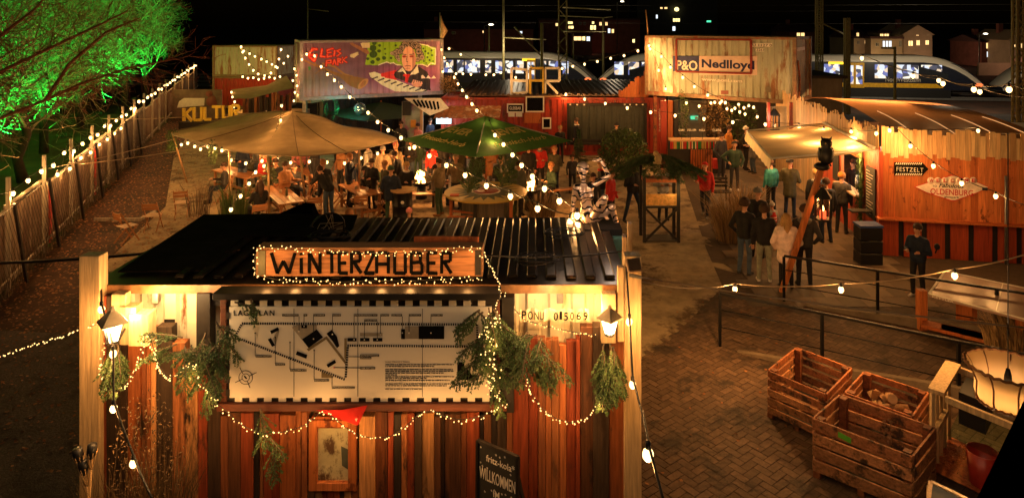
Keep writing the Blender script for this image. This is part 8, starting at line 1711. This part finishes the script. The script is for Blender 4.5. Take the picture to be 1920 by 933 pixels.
tag(one(m, 'wood_chips', w_orange, 'loose splinters on the lower rack shelf', 'wood chips', a_ + Z * .13), kind='stuff')
# low dark table corner with pale rim at the very bottom
t = thing('low_table', 'corner of a dark table with a pale rim at the bottom right', 'table', (3.6, 5.4, 0)); a_, b_, c_ = P(1745, 903, 6.3), P(1720, 945, 5.9), P(1850, 938, 5.7); z_ = a_.z; q = [V((a_.x, a_.y, z_)), V((b_.x - .15, b_.y - .35, z_)), V((c_.x + .4, c_.y - .7, z_)), V((c_.x + .3, c_.y + .1, z_))]
m = MB(); m.prism(q, (0, 0, -.04)); m.build('table_top', M('dark_slate', (.05, .05, .045), rough=.4, var=.3), t); m = MB()
for i in range(4): m.bar(q[i] + Z * .003, q[(i + 1) % 4] + Z * .003, .035, .02)
m.build('rim', w_pale, t)
for p in q: m = MB(); m.bar(V((p.x, p.y, 0)), p - Z * .045, .05); m.build('leg', w_pale, t)
# ------------------------------------------------------------------ hanging lampshade
ls = thing('hanging_lampshade', 'old fringed fabric lampshade glowing at the bottom, hanging at the right edge', 'lamp', P(1885, 700, 6.0)); c = P(1890, 712, 6.0); s_ = 6.0 / F
m_shade = bpy.data.materials.new('shade_fabric'); m_shade.use_nodes = True; N = m_shade.node_tree.nodes; L_2 = m_shade.node_tree.links; b_ = N['Principled BSDF']; b_.inputs['Base Color'].default_value = (.62, .42, .24, 1); b_.inputs['Roughness'].default_value = .8; tr = N.new('ShaderNodeBsdfTranslucent'); tr.inputs[0].default_value = (.75, .48, .22, 1); mx = N.new('ShaderNodeMixShader'); mx.inputs[0].default_value = .55; L_2.new(b_.outputs[0], mx.inputs[1]); L_2.new(tr.outputs[0], mx.inputs[2]); L_2.new(mx.outputs[0], N['Material Output'].inputs[0])
prf = [(50, 40), (54, 28), (53, 5), (60, -13), (69, -26)]; prf = [(r * s_, -z * s_) for r, z in prf]
m = MB(); m.lathe(prf, c, 32, True, False); m.build('shade', m_shade, ls)
m = MB()
for i in range(9): a_ = i * 2 * math.pi / 9 + .2; m.tube([c + V(((r + .004) * math.cos(a_), (r + .004) * math.sin(a_), z)) for r, z in prf], .008, 5)
for r, z, k2 in ((prf[0][0], prf[0][1], 1), (prf[-1][0], prf[-1][1], 1)): m.tube([c + V(((r + .006 * math.sin(j * 2.2)) * math.cos(j * .0654), (r + .006 * math.sin(j * 2.2)) * math.sin(j * .0654), z + .008 * math.sin(j * 1.7))) for j in range(97)], .013, 6)
m.build('braid_trim', M('braid_brown', (.22, .09, .03), rough=.8, var=.4, sc=20), ls)
m = MB(); m.tube([c + Z * .5, c + Z * .1], .005, 5); m.tube([c + Z * .1, c + Z * .04, c - Z * .03], [.015, .03, .035], 10); m.build('socket', m_blackp, ls)
m = MB(); m.tube([c + Z * .5, c + Z * 2.2], .005, 5); m.build('cable', m_cable, ls)
m = MB(); m.ball(c - Z * .10, .035, 10, 8); m.build('bulb', e_bulb, ls); light(c - Z * .15, 5, (1, .6, .22), .04, ls); light(c - Z * .5, 26, (1, .6, .3), .12, ls)
# dark edge of the viewing platform roof
m = MB(); m.prism([P(1914, 762, 1.55), P(1826, 945, 1.5), P(1990, 960, 1.5), P(1990, 740, 1.55)], (.1, .1, 0)); one(m, 'platform_edge', M('matt_black', (.003, .003, .003), rough=1, spec=0), 'black edge panel of the viewing platform cutting the bottom right corner', 'panel', P(1880, 945, 1.5))

# ================================================================== STRINGS OF BULBS
def S(label, pts, Y0, Y1, w=9., every=1, s=1., ends=(), **k):
    n_ = len(pts); string(label, [P(x, y - 3, Y0 + (Y1 - Y0) * i / max(1, n_ - 1)) for i, (x, y) in enumerate(pts)], w, every, ends, s=s, **k)
S('long string from the mural container corner over the fire to the kiosk roof', [(566, 110), (575, 100), (590, 103), (602, 123), (614, 137), (627, 148), (640, 160), (656, 179), (690, 208), (708, 225), (728, 240), (752, 254), (777, 271), (805, 287), (837, 304), (872, 322), (912, 341), (957, 360), (1008, 382), (1069, 405)], 28.6, 10.0, 14, 1, 1.1)
S('long string from the right mural corner over the green parasol to the kiosk roof', [(828, 92), (833, 107), (839, 118), (845, 130), (852, 143), (859, 155), (867, 167), (875, 179), (885, 192), (894, 204), (918, 228), (928, 249), (944, 266), (961, 285), (978, 304), (998, 324), (1021, 346), (1049, 368), (1082, 394)], 31, 9.9, 14, 1, 1.1)
S('string hanging from the tent peak down over the grass to the kiosk roof', [(528, 196), (526, 223), (519, 243), (511, 260), (500, 280), (491, 298), (479, 319), (467, 340), (451, 363), (433, 388)], 25, 17.5, 12, 1, 1.15)
S('row of bulbs under the front edge of the beige tent', [(416, 279), (433, 297), (461, 303), (495, 308), (545, 302), (580, 300), (613, 301), (646, 303), (677, 293), (708, 285), (738, 283), (768, 275)], 21.5, 22.8, 17, 1, 1.1)
S('bulbs dangling at the left tent corner', [(340, 269), (352, 266), (365, 272), (376, 277), (390, 272), (403, 275)], 24.8, 22, 9, 1, 1.1)
S('deeper row of bulbs inside the beige tent', [(430, 290), (475, 297), (520, 296), (560, 305), (600, 307)], 24.5, 25.5, 12, 1, 1.1)
S('level string from the mural container to the bar letters', [(830, 133), (843, 131), (855, 137), (868, 137), (883, 138), (911, 139), (926, 139), (939, 135), (967, 144)], 31, 30.2, 8, 2, 1.15)
S('rising string from the bar letters to the mural container corner', [(842, 90), (864, 101), (888, 112), (912, 123), (939, 135)], 31, 30.9, 8, 2, 1.15)
S('string running along the red bar wall to the right cabin', [(1061, 175), (1096, 184), (1135, 192), (1176, 200), (1220, 208), (1266, 214), (1320, 220), (1374, 226), (1435, 230), (1498, 234), (1545, 240)], 30.2, 21, 24, 1, 1.25, low=.15)
S('string along the crown slats above the awning', [(1569, 236), (1596, 243), (1643, 246)], 20.9, 16.9, 24, 1, 1.0)
S('string from the bar letters up to the grey container corner', [(1054, 127), (1074, 123), (1096, 119), (1120, 114), (1145, 108), (1170, 103), (1196, 94)], 30.8, 29.8, 8, 2, 1.2)
S('string slanting down across the grey raised container', [(1219, 90), (1240, 104), (1257, 124), (1280, 143), (1302, 160), (1327, 176), (1360, 190)], 29.3, 26.4, 17, 1, 1.25)
S('short string at the left end of the grey raised container', [(1217, 84), (1235, 130), (1248, 165)], 29.4, 29.0, 24, 1, 1.2)
S('zigzag string under the grey container, near row', [(1287, 191), (1311, 197), (1333, 191), (1350, 191), (1363, 202), (1378, 201), (1395, 200), (1413, 199), (1420, 217)], 28, 27.5, 12, 1, 1.2)
S('zigzag string under the grey container, far row', [(1340, 190), (1353, 188), (1372, 205), (1385, 194), (1387, 208), (1397, 212), (1404, 196)], 30, 30, 9, 1, 1.3)
S('string drooping over the orange cabin front', [(1707, 269), (1750, 306), (1803, 338), (1867, 362)], 16.75, 14.8, 24, 1, 1.1, (P(1685, 243, 17.1), P(1925, 385, 13.8)))
S('bulb string above the crown slats to the right', [(1668, 240), (1834, 241)], 16.85, 17.4, 26, 1, 1.0)
S('high string crossing in front of the yellow train to the right edge', [(1616, 105), (1712, 138), (1768, 151), (1826, 161), (1892, 160)], 19, 12.5, 5, 1, 1.2, (P(1600, 98, 20), P(1940, 170, 12)))
S('second high string with one bulb at the train nose', [(1760, 146), (1837, 166)], 15, 13, 5, 1, 1.0, (P(1640, 112, 18), P(1940, 182, 11)))
S('near cable with three bulbs above the ramp', [(1378, 534), (1577, 534), (1790, 507)], 11.5, 9.6, 75, 1, 1.0, (P(1203, 528, 9.0), P(1945, 470, 9)), low=.18, cm=m_cablel)
m = MB(); m.tube(cat(P(1200, 520, 8.2), P(1945, 616, 8.4), .04), .011, 4); one(m, 'bare_cable', m_cablel, 'bare pale cable crossing above the ramp without bulbs', 'cable', P(1200, 520, 8.2))
S('garland curving down between the stacked far left containers', [(452, 87), (455, 97), (460, 108), (467, 120), (475, 131), (484, 138), (496, 141), (508, 136), (517, 124), (523, 110), (527, 92)], 44, 44, 22, 2, 1.6)
S('second dimmer garland on the far left containers', [(457, 95), (468, 100), (478, 105), (490, 110), (500, 115), (510, 120), (520, 126), (532, 118), (540, 105)], 43, 43, 22, 3, 1.5)
S('bright row of bulbs at the foot of the far left garlands', [(455, 143), (465, 146), (475, 145), (485, 148), (495, 146), (505, 144), (515, 146), (525, 143)], 43.5, 43, 30, 2, 1.5)
S('vertical bulbs at the gap left of the mural container', [(552, 128), (556, 140), (549, 150), (557, 160), (553, 172), (551, 188)], 30.5, 30.5, 9, 2, 1.1)
S('bulbs at the left mast of the sail roof', [(434, 172), (436, 181), (440, 190), (438, 200)], 40, 40, 10, 2, 1.4)
